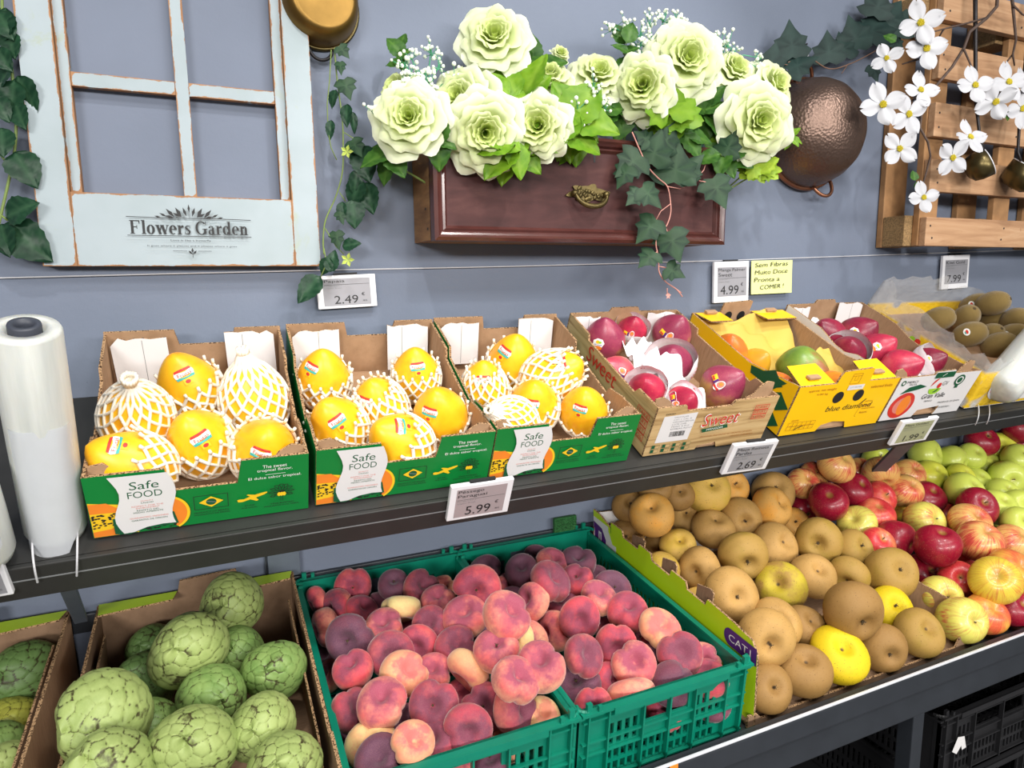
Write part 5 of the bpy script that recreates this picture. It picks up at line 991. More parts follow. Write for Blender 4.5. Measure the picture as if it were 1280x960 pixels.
def m_apple(name, base, blush, streak, cover, st, green=None):
    t = NT(name); v = t.co(); vs_ = t.shift(v); s = t.sep(v)
    n1 = t.noise(vs_, .9, 2); ang = t.n('ShaderNodeCombineXYZ'); nrm = t.n('ShaderNodeVectorMath', operation='NORMALIZE')
    t.l(s[0], ang.inputs[0]); t.l(s[1], ang.inputs[1]); t.l(ang.outputs[0], nrm.inputs[0])
    mp = t.n('ShaderNodeCombineXYZ'); q = t.sep(nrm.outputs[0]); t.l(q[0], mp.inputs[0]); t.l(q[1], mp.inputs[1]); t.setin(mp, 2, t.math('MULTIPLY', s[2], .12))
    lines = t.noise(t.shift(mp.outputs[0]), 14, 5, .75)
    k = t.math('ADD', n1, t.math('MULTIPLY', t.math('SUBTRACT', lines, .5), st))
    c = t.mix(t.step(k, .62-cover, .85-cover), base, blush)
    c = t.mix(t.math('MULTIPLY', t.step(t.math('ADD', lines, t.math('MULTIPLY', n1, .4)), .68, .88), .62), c, streak)
    c = t.mix(t.math('MULTIPLY', t.step(t.noise(vs_, 34, 1), .69, .72), .45), c, lin(236, 214, 150))
    rr_ = t.math('ADD', t.math('POWER', s[0], 2.), t.math('POWER', s[1], 2.)); c = t.mix(t.step(rr_, .006, .05), t.mix(.5, lin(150, 140, 60), c), c)
    return t.done(c, .36, spec=.45, coat=.15)
APM = {
 'c': m_apple('apple_crimson', lin(178, 42, 62), lin(146, 16, 44), lin(118, 10, 36), .45, .3),
 'r': m_apple('apple_red', lin(224, 138, 90), lin(204, 56, 60), lin(170, 28, 44), .34, .5),
 's': m_apple('apple_striped', lin(228, 180, 104), lin(214, 88, 70), lin(172, 44, 46), .2, .9),
 'o': m_apple('apple_orange', lin(232, 168, 72), lin(224, 104, 62), lin(196, 70, 50), .22, .4),
 'w': m_apple('apple_green_striped', lin(214, 206, 96), lin(220, 120, 90), lin(178, 44, 56), .02, 1.1),
 'y': m_apple('apple_yellow_flecked', lin(222, 194, 66), lin(216, 160, 60), lin(186, 80, 46), .05, .5),
 'g': m_apple('apple_green', lin(200, 214, 84), lin(192, 206, 70), lin(204, 214, 92), .1, .2)}
GRM = {'g': m_apple('apple_bright_green', lin(196, 208, 88), lin(184, 198, 72), lin(206, 214, 104), .1, .2), 'y': m_apple('apple_yellow_green', lin(212, 214, 76), lin(206, 200, 60), lin(196, 206, 70), .12, .2)}
MT['stem'] = plain('woody_stem', (92, 72, 44), .8, var=.2)
MT['calyx'] = plain('dry_calyx', (70, 56, 34), .9, var=.3)

def scales_mesh(name, mat, seed):
    """cherimoya: heart-like body whose skin is pressed into overlapping scales"""
    rr = random.Random(seed); N_ = 120; pts = []
    ga = pi*(3-sqrt(5))
    for i in range(N_):
        z = 1-2*(i+.5)/N_; r = sqrt(1-z*z); a = ga*i+rr.uniform(-.1, .1); pts.append(Vector((r*cos(a), r*sin(a), z+rr.uniform(-.02, .02))).normalized())
    nu, nv = 72, 96; v = []; f = []; att = []
    for a in range(nu+1):
        th = pi*a/nu
        for c in range(nv):
            ph = 2*pi*c/nv; d = Vector((sin(th)*cos(ph), sin(th)*sin(ph), cos(th)))
            ds = sorted((acos_((d+Vector((0, 0, .06))).normalized(), p), i) for i, p in near(d, pts)); d1, d2 = ds[0][0], ds[1][0]
            e = min(1, (d2-d1)/.055); cell = e*e*(3-2*e)
            lip = (pts[ds[0][1]]-d).z
            rad = (1+.06*cos(2*ph+seed)+.03*cos(3*ph))*(1+.032*cell+.10*max(-.1, min(.12, lip))*cell)
            rr_ = 1-.10*d.z if d.z > 0 else 1+.02*d.z
            v.append((d.x*rad*rr_, d.y*rad*rr_, d.z*rad*1.12)); att.append(cell*(.8+.2*((ds[0][1]*7919) % 10)/10))
    for a in range(nu):
        for c in range(nv): f.append([a*nv+c, (a+1)*nv+c, (a+1)*nv+(c+1) % nv, a*nv+(c+1) % nv])
    me = bpy.data.meshes.new(name); me.from_pydata(v, [], f); me.materials.append(mat); me.polygons.foreach_set('use_smooth', [True]*len(me.polygons))
    at_ = me.attributes.new('cell', 'FLOAT', 'POINT'); at_.data.foreach_set('value', att); me.update(); return me
def acos_(a, b): return math.acos(max(-1, min(1, a.dot(b))))
_nb = {}
def near(d, pts):
    key = (id(pts), round(d.x*4), round(d.y*4), round(d.z*4))
    if key not in _nb:
        c = Vector((key[1]/4, key[2]/4, key[3]/4)); c = c.normalized() if c.length > .1 else d
        _nb[key] = [(i, p) for i, p in enumerate(pts) if acos_(c, p) < .85]
    return _nb[key]
def m_cheri(name, scale_c, scale_d, seam):
    t = NT(name); v = t.co(); vs_ = t.shift(v); cell = t.attr('cell'); n = t.noise(vs_, 2.2, 4)
    c = t.mix(t.step(n, .35, .65), scale_c, scale_d)
    c = t.mix(t.math('MULTIPLY', t.step(t.noise(vs_, 22, 4, .7), .45, .8), .25), c, tuple(min(1, x*1.35) for x in scale_c))
    br = t.step(t.math('ADD', t.noise(vs_, 1.7, 4, .65), t.math('MULTIPLY', cell, -.20)), .41, .53)
    c = t.mix(t.math('MULTIPLY', t.math('SUBTRACT', 1., t.step(cell, .05, .5)), t.math('ADD', .42, t.math('MULTIPLY', t.step(t.noise(vs_, 3, 3), .4, .65), .55))), c, seam)
    c = t.mix(t.math('MULTIPLY', br, .85), c, lin(54, 40, 26))
    return t.done(c, .5, spec=.4)
CHM = {'p': m_cheri('cherimoya_pale', lin(156, 172, 104), lin(140, 158, 90), lin(92, 96, 48)), 'm': m_cheri('cherimoya_green', lin(128, 154, 86), lin(108, 138, 72), lin(70, 88, 38)),
       'd': m_cheri('cherimoya_dark', lin(100, 130, 74), lin(88, 116, 62), lin(56, 74, 34)), 'y': m_cheri('cherimoya_olive', lin(164, 168, 70), lin(146, 146, 58), lin(84, 78, 34))}

KIND = {'peach': (P_PEACH, PEACHM), 'russet': (P_RUSSET, RUSM), 'apple': (P_APPLE, APM), 'green': (P_APPLE, GRM)}
_MESH = {}
def get_mesh(kind, c, i):
    key = (kind, c, i % 3)
    if key not in _MESH:
        if kind == 'cherimoya': _MESH[key] = scales_mesh('cherimoya', CHM[c], (i % 3)+1)
        else:
            P, M_ = KIND[kind]
            _MESH[key] = fruit_mesh({'peach': 'flat_peach'}.get(kind, 'apple'), P[i % 3], M_[c], lump=.035 if kind == 'peach' else .04 if kind == 'russet' else .026, seed=i % 3+ord(c), crease=.19 if kind == 'peach' else 0, wob=.05 if kind == 'peach' else .03)
    return _MESH[key]
_STEM = {}
def stem_mesh(h):
    if h not in _STEM:
        mb = MB(); mb.tube([(0, 0, h-.12), (.02, .01, h+.03), (.07, .02, h+.20)], [.03, .024, .036], MT['stem'], 6); _STEM[h] = mb.mesh('stem', True)
    return _STEM[h]
def calyx_mesh():
    if 'c' not in _STEM:
        mb = MB()
        for i in range(5):
            a = i*2*pi/5; mb.add([(.02*cos(a+.5), .02*sin(a+.5), 0), (.11*cos(a), .11*sin(a), .05), (.02*cos(a-.5), .02*sin(a-.5), 0), (.05*cos(a), .05*sin(a), .08)], [(0, 1, 3), (1, 2, 3)], MT['calyx'])
        mb.tube([(0, 0, -.06), (0, 0, .035)], [.05, .03], MT['calyx'], 7); _STEM['c'] = mb.mesh('calyx', True)
    return _STEM['c']
for (i, (kind, c, x, y, z, d, ax, ay, az, st_, label, group)) in enumerate(FRUIT):
    name = {'peach': 'flat_peach', 'cherimoya': 'cherimoya'}.get(kind, 'apple')
    rr = random.Random(i*13+5)
    o = link(name, get_mesh(kind, c, i), None, (x, y, z)); s = d/2
    k = rr.uniform(.97, 1.04); s *= 1.10 if kind == 'peach' else 1; o.scale = (s*k, s/k, s); o.rotation_euler = axis_rot((ax, ay, az), rr.uniform(0, 6.28)); tag(o, label, {'flat_peach': 'peach'}.get(name, name), group)
    if st_ and kind != 'cherimoya':
        if kind in ('apple', 'green'): ch = link('stem', stem_mesh(.62), o) if i % 2 else link('calyx', calyx_mesh(), o, (0, 0, .64))
        elif kind == 'russet': ch = link('calyx', calyx_mesh(), o, (0, 0, .60))
        elif i % 4 == 0: ch = link('calyx', calyx_mesh(), o, (0, 0, .40))

# ---------------------------------------------------------------- papayas, mangoes and kiwis on the upper shelf
def m_papaya():
    t = NT('papaya_skin'); v = t.co(); vs_ = t.shift(v); n = t.noise(vs_, 1.3, 3)
    c = t.ramp(n, [(.3, lin(244, 178, 26)), (.52, lin(250, 190, 30)), (.75, lin(242, 160, 30))])
    c = t.mix(t.math('MULTIPLY', t.step(t.noise(vs_, 2.2, 3), .64, .78), .5), c, lin(200, 196, 50))
    c = t.mix(t.math('MULTIPLY', t.step(t.noise(vs_, 30, 1), .71, .74), .35), c, lin(170, 120, 30))
    return t.done(c, .36, spec=.45)
MT['papaya'] = m_papaya()
MT['net'] = plain('white_foam_net', (246, 238, 222), .6, var=.02)
def pap_r(t):                     # radius along the axis, t from 0 (blossom end, down) to 1 (stem end, up)
    return (max(0, sin(pi*min(1, t**.86)))**.62)*(1-.12*t)
PL = 1.30                         # half-length over radius
PAP = [(max(.02, pap_r(i/26)), -PL+2*PL*i/26) for i in range(27)]
PAPM = fruit_mesh('papaya', PAP, MT['papaya'], 32, lump=.016, seed=4)
def net_mesh(t0, t1, seed, flare=.0):
    rr = random.Random(seed); NA = 15; rows = max(3, int((t1-t0)*11)); mb = MB(); P = {}
    for j in range(rows+1):
        t = t0+(t1-t0)*j/rows
        for i in range(NA*2):
            a = pi*(i+(j % 2)*0)/NA+rr.uniform(-.05, .05); tt = min(max(t+rr.uniform(-.012, .012), .015), .985)
            r = max(.05, pap_r(tt))+.035+(flare*(j/rows)**6); z = -PL+2*PL*tt
            if t > .985: r = .05+.25*(t-.985)*4; z = PL*(1+(t-.985)*1.4)
            P[i, j] = Vector((r*cos(a), r*sin(a), z))
    def strand(p, q, w):
        m = (p+q)/2; L_ = hypot(m.x, m.y) or 1; rr_ = (hypot(p.x, p.y)+hypot(q.x, q.y))/2; m = Vector((m.x*rr_/L_, m.y*rr_/L_, m.z)); mb.tube([p, m, q], w, MT['net'], 5, cap=False)
    for j in range(rows):
        for i in range(NA*2):
            if (i+j) % 2: continue
            for s in (1, -1):
                q = P[(i+s) % (NA*2), j+1]; w = .046 if j < rows-1 else .055
                strand(P[i, j], q, w)
    for i in range(NA*2):                                    # cut ends
        if (i+rows) % 2 == 0:
            p = P[i, rows]; mb.tube([p, p+Vector((p.x*.05, p.y*.05, .16+rr.random()*.06))], [.055, .05], MT['net'], 5)
    return mb.mesh('foam_net', True)
NETS = {'half': [net_mesh(.05, .60, 1, .05), net_mesh(.05, .66, 2, .03)], 'low': [net_mesh(.05, .44, 3, .05)], 'most': [net_mesh(.05, .84, 4, .03)], 'full': [net_mesh(.04, 1.1, 5), net_mesh(.04, 1.06, 6)]}
def sticker_mesh(kind):
    mb = MB(); rx, ry = (.30, .21) if kind == 'papaya' else (.34, .30)
    def surf(u, v, R, H): return Vector((u, v, H))
    return mb
def patch(mb, fn, pts, m, off):
    """a small label laid onto a curved skin: fn(u, v, off) gives the point"""
    n = len(pts); cx = sum(p[0] for p in pts)/n; cy = sum(p[1] for p in pts)/n
    vv = [fn(cx, cy, off)]; ff = []
    for k in (.5, 1.0): vv += [fn(cx+(p[0]-cx)*k, cy+(p[1]-cy)*k, off) for p in pts]
    for i in range(n):
        j = (i+1) % n; ff += [(0, 1+i, 1+j), (1+i, 1+n+i, 1+n+j, 1+j)]
    mb.add(vv, ff, m)
def ov(u, v, a, b, n=18): return [(u+a*cos(2*pi*i/n), v+b*sin(2*pi*i/n)) for i in range(n)]
def pap_label():
    mb = MB(); t0 = .80
    def fn(u, v, off):
        t = t0+v/(2*PL)*.62; r = pap_r(t)+.028+off; a = .74*u/max(.3, pap_r(t)); return Vector((r*sin(a), -r*cos(a), -PL+2*PL*t))
    patch(mb, fn, [(-.36, -.02), (.36, -.02), (.40, .12), (.34, .24), (-.34, .24), (-.40, .12)], MT['ink_white'], 0)
    patch(mb, fn, [(-.35, .20), (.35, .20), (.30, .30), (0, .34), (-.30, .30)], MT['ink_red'], .004)
    patch(mb, fn, [(-.37, .0), (.37, .0), (.34, -.10), (-.34, -.10)], MT['ink_teal'], .004)
    patch(mb, fn, [(-.16, -.09), (.16, -.09), (.16, -.34), (-.16, -.34)], MT['ink_yellow'], .002)
    patch(mb, fn, ov(0, -.2, .1, .08), MT['ink_red'], .006)
    v, f = text_mesh('Frutas'); x1 = max(p[0] for p in v); y1 = max(p[1] for p in v)
    mb.add([fn((p[0]/x1-.5)*.56, .04+p[1]/y1*.14, .006) for p in v], f, MT['ink_red'])
    return mb.mesh('sticker', False)
PAPL = pap_label()

def m_mango(name, a, b, c_, k):
    t = NT(name); v = t.co(); vs_ = t.shift(v); z = t.sep(v)[2]; n = t.noise(vs_, 1.0, 3)
    c = t.ramp(t.math('ADD', n, t.math('MULTIPLY', z, k)), [(.3, a), (.5, b), (.7, c_)])
    c = t.mix(t.math('MULTIPLY', t.step(t.noise(vs_, 36, 1), .67, .70), .35), c, lin(226, 190, 120)); return t.done(c, .34, spec=.5)
MANM = {'purple': m_mango('mango_purple', lin(186, 140, 82), lin(164, 70, 92), lin(140, 48, 78), .25), 'red': m_mango('mango_red', lin(206, 72, 84), lin(190, 44, 76), lin(160, 34, 66), .1),
 'pink': m_mango('mango_pink', lin(214, 130, 84), lin(196, 84, 96), lin(180, 62, 84), .2), 'crimson': m_mango('mango_crimson', lin(168, 50, 70), lin(140, 30, 60), lin(116, 24, 52), .1),
 'orange': m_mango('mango_orange', lin(226, 160, 40), lin(230, 140, 36), lin(220, 112, 44), .1), 'yellow': m_mango('mango_yellow', lin(196, 170, 50), lin(214, 160, 40), lin(222, 150, 44), .1), 'green': m_mango('mango_green', lin(96, 128, 50), lin(120, 150, 56), lin(150, 96, 60), .12)}
MANP = [(max(.02, (max(0, sin(pi*(i/24)**.92))**.72)*(1-.10*(i/24-.5))), -1.28+2.56*i/24) for i in range(25)]
def mango_mesh(m, seed):
    me = fruit_mesh('mango', MANP, m, 28, lump=.02, seed=seed)
    for v in me.vertices: x, y, z = v.co; v.co = (x*1.02+.16*(z*z*.5)*.6, y*.90, z)
    me.update(); return me
MANMESH = {k: mango_mesh(m, i) for i, (k, m) in enumerate(MANM.items())}
MT['wrap_paper'] = plain('white_wrapping_tissue', (236, 232, 234), .7, var=.03, sc=8)
MT['wrap_yellow'] = plain('yellow_paper_liner', (206, 172, 76), .7, var=.08, sc=8)
def wrap_mesh(seed):
    rr = random.Random(seed); mb = MB(); wv = [rr.uniform(-1, 1) for _ in range(64)]; n = 40
    def fn(u, q):
        a = 2*pi*q; i = int(q*11) % 11; fq = q*11-int(q*11); fq = fq*fq*(3-2*fq); nz = wv[i]*(1-fq)+wv[(i+1) % 11]*fq; nz2 = wv[32+i]*(1-fq)+wv[32+(i+1) % 11]*fq
        t = .03+u*.68+.045*nz*u; r = (max(.05, sin(pi*min(1, t)**.92)**.72))*1.0+.12+.05*abs(nz2)+.16*u*u+(.10*max(0, u-.75)*3)
        return Vector((r*cos(a)*1.02, r*sin(a)*.95, -1.30+2.56*t+.03*nz*u))
    mb.grid(fn, 12, n, MT['wrap_paper'], wrap=True)
    for k in range(5):                                      # red printing on the tissue
        a0 = rr.uniform(0, 6.28); t0 = rr.uniform(.2, .5)
        for j in range(4):
            a = a0+j*.13; r = sin(pi*t0**.92)**.72+.24; z = -1.30+2.56*t0+.05*j
            mb.add([(r*cos(a), r*sin(a)*.95, z), (r*cos(a+.09), r*sin(a+.09)*.95, z+.02), (r*cos(a+.09), r*sin(a+.09)*.95, z+.10), (r*cos(a), r*sin(a)*.95, z+.08)], [(0, 1, 2, 3)], MT['ink_red'])
    return mb.mesh('paper_wrap', False)
WRAPS = [wrap_mesh(3), wrap_mesh(9)]
def mango_label(kind):
    mb = MB()
    def fn(u, v, off):
        u, v = u*.72, v*.72; zz = .34+v; t = (zz+1.28)/2.56; r = (max(0, sin(pi*t**.92))**.72)*(1-.10*(t-.5))+.03+off; a = u/max(.4, r); return Vector((r*sin(a)*1.02+.16*zz*zz*.3, -r*cos(a)*.94, zz))
    if kind == 'a':
        patch(mb, fn, ov(0, .06, .40, .30, 7), MT['ink_white'], 0); patch(mb, fn, ov(0, -.24, .26, .14), MT['ink_orange'], 0); patch(mb, fn, ov(-.05, .14, .13, .10), MT['ink_yellow'], .006); patch(mb, fn, ov(.10, .13, .11, .07), MT['ink_lime'], .007)
        v, f = text_mesh('frutas'); x1 = max(p[0] for p in v); y1 = max(p[1] for p in v); mb.add([fn((p[0]/x1-.5)*.5, -.08+p[1]/y1*.12, .006) for p in v], f, MT['ink_blue'])
    else:
        patch(mb, fn, ov(.18, .05, .25, .38), MT['ink_white'], 0); patch(mb, fn, ov(.18, .16, .20, .22), MT['ink_pink'], .004); patch(mb, fn, ov(.18, .20, .12, .12), MT['ink_orange'], .006); patch(mb, fn, [(-.04, -.08), (.40, -.08), (.38, -.24), (-.02, -.24)], MT['ink_red'], .006)
        patch(mb, fn, [(-.62, -.1), (-.10, -.1), (-.10, .22), (-.62, .22)], MT['ink_yellow'], .0); patch(mb, fn, [(-.24, -.1), (-.10, -.1), (-.10, .22), (-.24, .22)], MT['ink_purple'], .004); patch(mb, fn, [(-.58, -.06), (-.28, -.06), (-.28, .06), (-.58, .06)], MT['ink_red'], .004)
    return mb.mesh('sticker', False)
MLAB = {k: mango_label(k) for k in 'ab'}
def m_kiwi():
    t = NT('kiwi_skin'); v = t.co(); vs_ = t.shift(v); n = t.noise(vs_, 40, 4, .7); c = t.ramp(n, [(.3, lin(96, 78, 42)), (.6, lin(136, 114, 66)), (.8, lin(156, 132, 80))])
    t.bump(n, .35, .02); return t.done(c, .8, spec=.2, sheen=.3)
MT['kiwi'] = m_kiwi()
KIWIM = fruit_mesh('kiwi', [(max(.03, abs(cos(-pi/2+pi*i/20))**.86), 1.28*sin(-pi/2+pi*i/20)) for i in range(21)], MT['kiwi'], 24, lump=.015, seed=2)
mb = MB(); mb.tube([(0, 0, 1.18), (0, 0, 1.31)], [.2, .12], MT['calyx'], 8); KNUB = mb.mesh('blossom_nub', True)
mb = MB()
def _kf(u, v, off):
    a = u; return Vector((sin(a)*(1.01+off), -cos(a)*(1.01+off), v))
patch(mb, _kf, ov(0, 0, .30, .24), MT['ink_white'], 0); patch(mb, _kf, ov(0, .02, .17, .10), MT['ink_red'], .006); patch(mb, _kf, ov(.05, -.1, .12, .05), MT['ink_teal'], .008); KLAB = mb.mesh('sticker')
def spin_to(d, want):
    """rotation whose Z is d and whose -Y side turns towards want"""
    d = Vector(d).normalized(); w_ = (want-d*want.dot(d)).normalized(); y = -w_; x = y.cross(d)
    return Matrix(((x.x, y.x, d.x), (x.y, y.y, d.y), (x.z, y.z, d.z))).to_euler()
for (i, (kind, c, x, y, z, d, ax, ay, az, style, lab, label, group)) in enumerate(FRUIT_UP):
    rr = random.Random(i*7+1); want = (EYE-Vector((x, y, z))).normalized() + Vector((rr.uniform(-.35, .35), 0, .25)); rot = spin_to((ax, ay, az), want); s = d/2
    me = {'papaya': PAPM, 'kiwi': KIWIM}.get(kind) or MANMESH[c]
    o = link(kind, me, None, (x, y, z), rot); o.scale = (s, s, s); tag(o, label, kind, group)
    if kind == 'papaya':
        nm = NETS[style]; n = link('foam_net', nm[i % len(nm)], o); n.rotation_euler = (0, 0, rr.uniform(0, 6)); n['label'] = 'white foam net sleeve'
        if style != 'full': st_ = link('sticker', PAPL, o); st_.rotation_euler = (0, 0, rr.uniform(-.5, .5))
    elif kind == 'mango':
        if style == 'wrap': link('paper_wrap', WRAPS[i % 2], o)['label'] = 'white printed tissue wrap'
        if lab: link('sticker', MLAB[lab], o)
    else:
        link('blossom_nub', KNUB, o)
        if i % 3 == 1: link('sticker', KLAB, o)
# crumpled sheets lying in the mango boxes
def sheet(name, label, x0, x1, t0, t1, h0, h1, m, seed, amp=.012):
    rr = random.Random(seed); g = [[rr.uniform(-1, 1) for _ in range(7)] for _ in range(7)]
    def fn(u, v):
        a, b_ = u*5, v*5; i, j = min(4, int(a)), min(4, int(b_)); fa, fb = a-i, b_-j; fa = fa*fa*(3-2*fa); fb = fb*fb*(3-2*fb)
        nz = (g[i][j]*(1-fa)+g[i+1][j]*fa)*(1-fb)+(g[i][j+1]*(1-fa)+g[i+1][j+1]*fa)*fb
        x = x0+(x1-x0)*u; t = t0+(t1-t0)*v; h = h0+(h1-h0)*v**1.5; return ub(x)+TU*(t+amp*.5*nz)+NU*(h+amp*nz)+X*(.006*nz)
    mb = MB(); mb.grid(fn, 26, 26, m); o = mb.obj(name, smooth=True); tag(o, label, 'paper'); return o
sheet('paper_liner', 'crumpled yellow paper sheet standing at the back of the yellow box', .992, 1.235, .19, .318, .012, .088, MT['wrap_yellow'], 4, .018)
sheet('paper_liner', 'crumpled yellow paper corner beside the green mango', 1.17, 1.244, .03, .17, .02, .075, MT['wrap_yellow'], 6)
sheet('tissue_sheet', 'white tissue crumpled behind the dark red mangoes in the white box', 1.268, 1.335, .09, .30, .03, .07, MT['wrap_paper'], 5)
sheet('tissue_sheet', 'white tissue lying under the front mangoes of the white box', 1.39, 1.50, .02, .12, .055, .045, MT['wrap_paper'], 7)
sheet('tissue_sheet', 'white printed tissue standing up between the wrapped red mangoes', .735, .80, .02, .16, .075, .105, MT['wrap_paper'], 8, .016)
sheet('tissue_sheet', 'white printed tissue under the small red mango at the back of the wood-look box', .745, .81, .17, .25, .055, .085, MT['wrap_paper'], 11, .014)

# ================================================================ price tags and notes
def price_tag(P, N, corners, label, lines, price, screen='tag_screen', upright=False, name='price_tag', sub=('Europa CAT: I', 'origem: Brasil')):
    """corners: the four corners TL TR BR BL as seen, laid on the plane through P with normal N"""
    N = Vector(N).normalized(); c = [on(*p, P, N) for p in corners]; O = c[3]; U = ((c[2]-c[3])+(c[1]-c[0])).normalized(); V = N.cross(U).normalized()
    W = ((c[2]-c[3]).length+(c[1]-c[0]).length)/2; H = ((c[0]-c[3]).dot(V)+(c[1]-c[2]).dot(V))/2
    M_ = Matrix(((U.x, V.x, N.x, O.x), (U.y, V.y, N.y, O.y), (U.z, V.z, N.z, O.z), (0, 0, 0, 1)))
    r = empty(name); r.matrix_world = M_; tag(r, label, 'price tag', 'electronic price tags')
    mb = MB(); mb.box((0, 0, -.004), (W, H, .004), MT['tag_shell']); mb.obj('housing', r, bevel=.0015)
    b = (.10*W, .08*H, .90*W, .90*H) if not upright else (.09*W, .15*H, .93*W, .86*H)
    mb = MB(); mb.box((b[0], b[1], .0038), (b[2], b[3], .0044), MT[screen]); mb.obj('display', r)
    k = Ink((0, 0, .0042), (1, 0, 0), (0, 1, 0), (0, 0, 1)); w_ = b[2]-b[0]; h_ = b[3]-b[1]
    y = b[3]-.14*h_
    for t in lines: k.text(t, b[0]+.03*w_, y-.03*h_, min(.92, .092*len(t) if upright else .072*len(t))*w_, .13*h_, 'ink_black'); y -= .15*h_
    k.line([(b[0]+.03*w_, y+.07*h_), (b[2]-.02*w_, y+.07*h_)], .0005, 'ink_black')
    for t in sub: k.text(t, b[0]+.03*w_, y-.0*h_, .36*w_, .05*h_, 'ink_grey'); y -= .085*h_
    k.text(price, b[0]+(.10 if upright else .22)*w_, b[1]+.07*h_, (.62 if upright else .50)*w_, .30*h_, 'ink_black')
    k.text('€', b[0]+.80*w_, b[1]+.34*h_, .07*w_, .12*h_, 'ink_black'); k.text('/KG', b[0]+.82*w_, b[1]+.12*h_, .09*w_, .06*h_, 'ink_black')
    k.obj('display_print', r)
    mb = MB(); mb.box((.3*W, H*.985, -.004), (.7*W, H+.004, .001), MT['ink_black']); mb.obj('clip', r)
    return r
WN = (0, -1, 0); WP = (0, -.012, 0)
price_tag(WP, WN, ((396, 346), (470, 342), (471, 383), (398, 387)), 'white price tag for papaya hanging on the wall cord below the whitewashed sash', ['Papaia'], '2.49')
price_tag(WP, WN, ((895, 327), (938, 326), (934, 376), (891, 379)), 'upright white price tag on the wall cord beside the yellow handwritten note', ['Manga Palmer', 'Sweet'], '4.99', upright=True)
price_tag(WP, WN, ((1181, 319), (1214, 318), (1208, 359), (1175, 362)), 'upright white price tag on the wall cord below the pallet, above the kiwis', ['Kiwi Gold'], '7.99', upright=True)
RP = ub(.4)-TU*.034; RN = -TU
price_tag(RP, RN, ((559, 609), (637, 597), (634, 638), (557, 650)), 'white price tag reading 5.99 clipped to the shelf rail', ['Pêssego', 'Paraguai'], '5.99', 'tag_screen_pink')
price_tag(RP, RN, ((908, 557), (964, 550), (955, 585), (900, 592)), 'white price tag reading 2.69 clipped to the shelf rail', ['Maça Reineta', 'Pardas'], '2.69')
price_tag(RP, RN, ((1118, 528), (1165, 521), (1154, 549), (1110, 556)), 'yellowish price tag clipped to the shelf rail below the white mango box', ['Maça Golden'], '1.99', 'tag_screen_yellow')
price_tag(RP, RN, ((-62, 706), (8, 694), (20, 740), (-50, 752)), 'white price tag on the shelf rail cut by the frame, near the bag rolls', ['Anona'], '3.99')
def note():
    N = Vector(WN); c = [on(*p, WP, N) for p in ((938, 326), (989, 325), (988, 365), (938, 368))]; U = (c[1]-c[0]).normalized(); O = c[3]; W = (c[1]-c[0]).length; H = (c[0]-c[3]).length; V = N.cross(U).normalized()
    M_ = Matrix(((U.x, V.x, N.x, O.x), (U.y, V.y, N.y, O.y), (U.z, V.z, N.z, O.z), (0, 0, 0, 1))); r = empty('sticky_note'); r.matrix_world = M_
    tag(r, 'pale yellow note with black handwriting stuck on the wall beside a price tag', 'note')
    MT['note'] = plain('pale_yellow_paper', (226, 232, 152), .7, var=.02)
    mb = MB(); mb.grid(lambda u, v: Vector((W*u, H*v, .001+.0012*(1-v)**3)), 4, 8, MT['note']); mb.grid(lambda u, v: Vector((W*u, H*v, .0004+.0012*(1-v)**3)), 4, 8, MT['note']); mb.obj('sheet', r, smooth=True)
    k = Ink((0, 0, .0012), (1, 0, 0), (0, 1, 0), (0, 0, 1))
    for (t, u, v, w_, ri) in (('Sem Fibras', .07, .80, .80, .03), ('Muito Doce', .07, .58, .80, .03), ('Pronta a', .06, .36, .62, .02), ('COMER !', .20, .13, .58, .04)): k.text(t, u*W, v*H, w_*W, .13*H, 'ink_black', slant=.12, rise=ri)
    o = k.obj('handwriting', r); o.location.z = .0016
note()
mb = MB(); pts = [at(px, py, -.006) for (px, py) in ((-60, 349), (200, 342.5), (396, 338), (640, 333), (895, 326), (1181, 316), (1320, 311))]; mb.tube(pts, .0011, MT['wire'], 6); tag(mb.obj('taut_string'), 'thin pale cord strung along the wall that holds the price tags', 'cord')

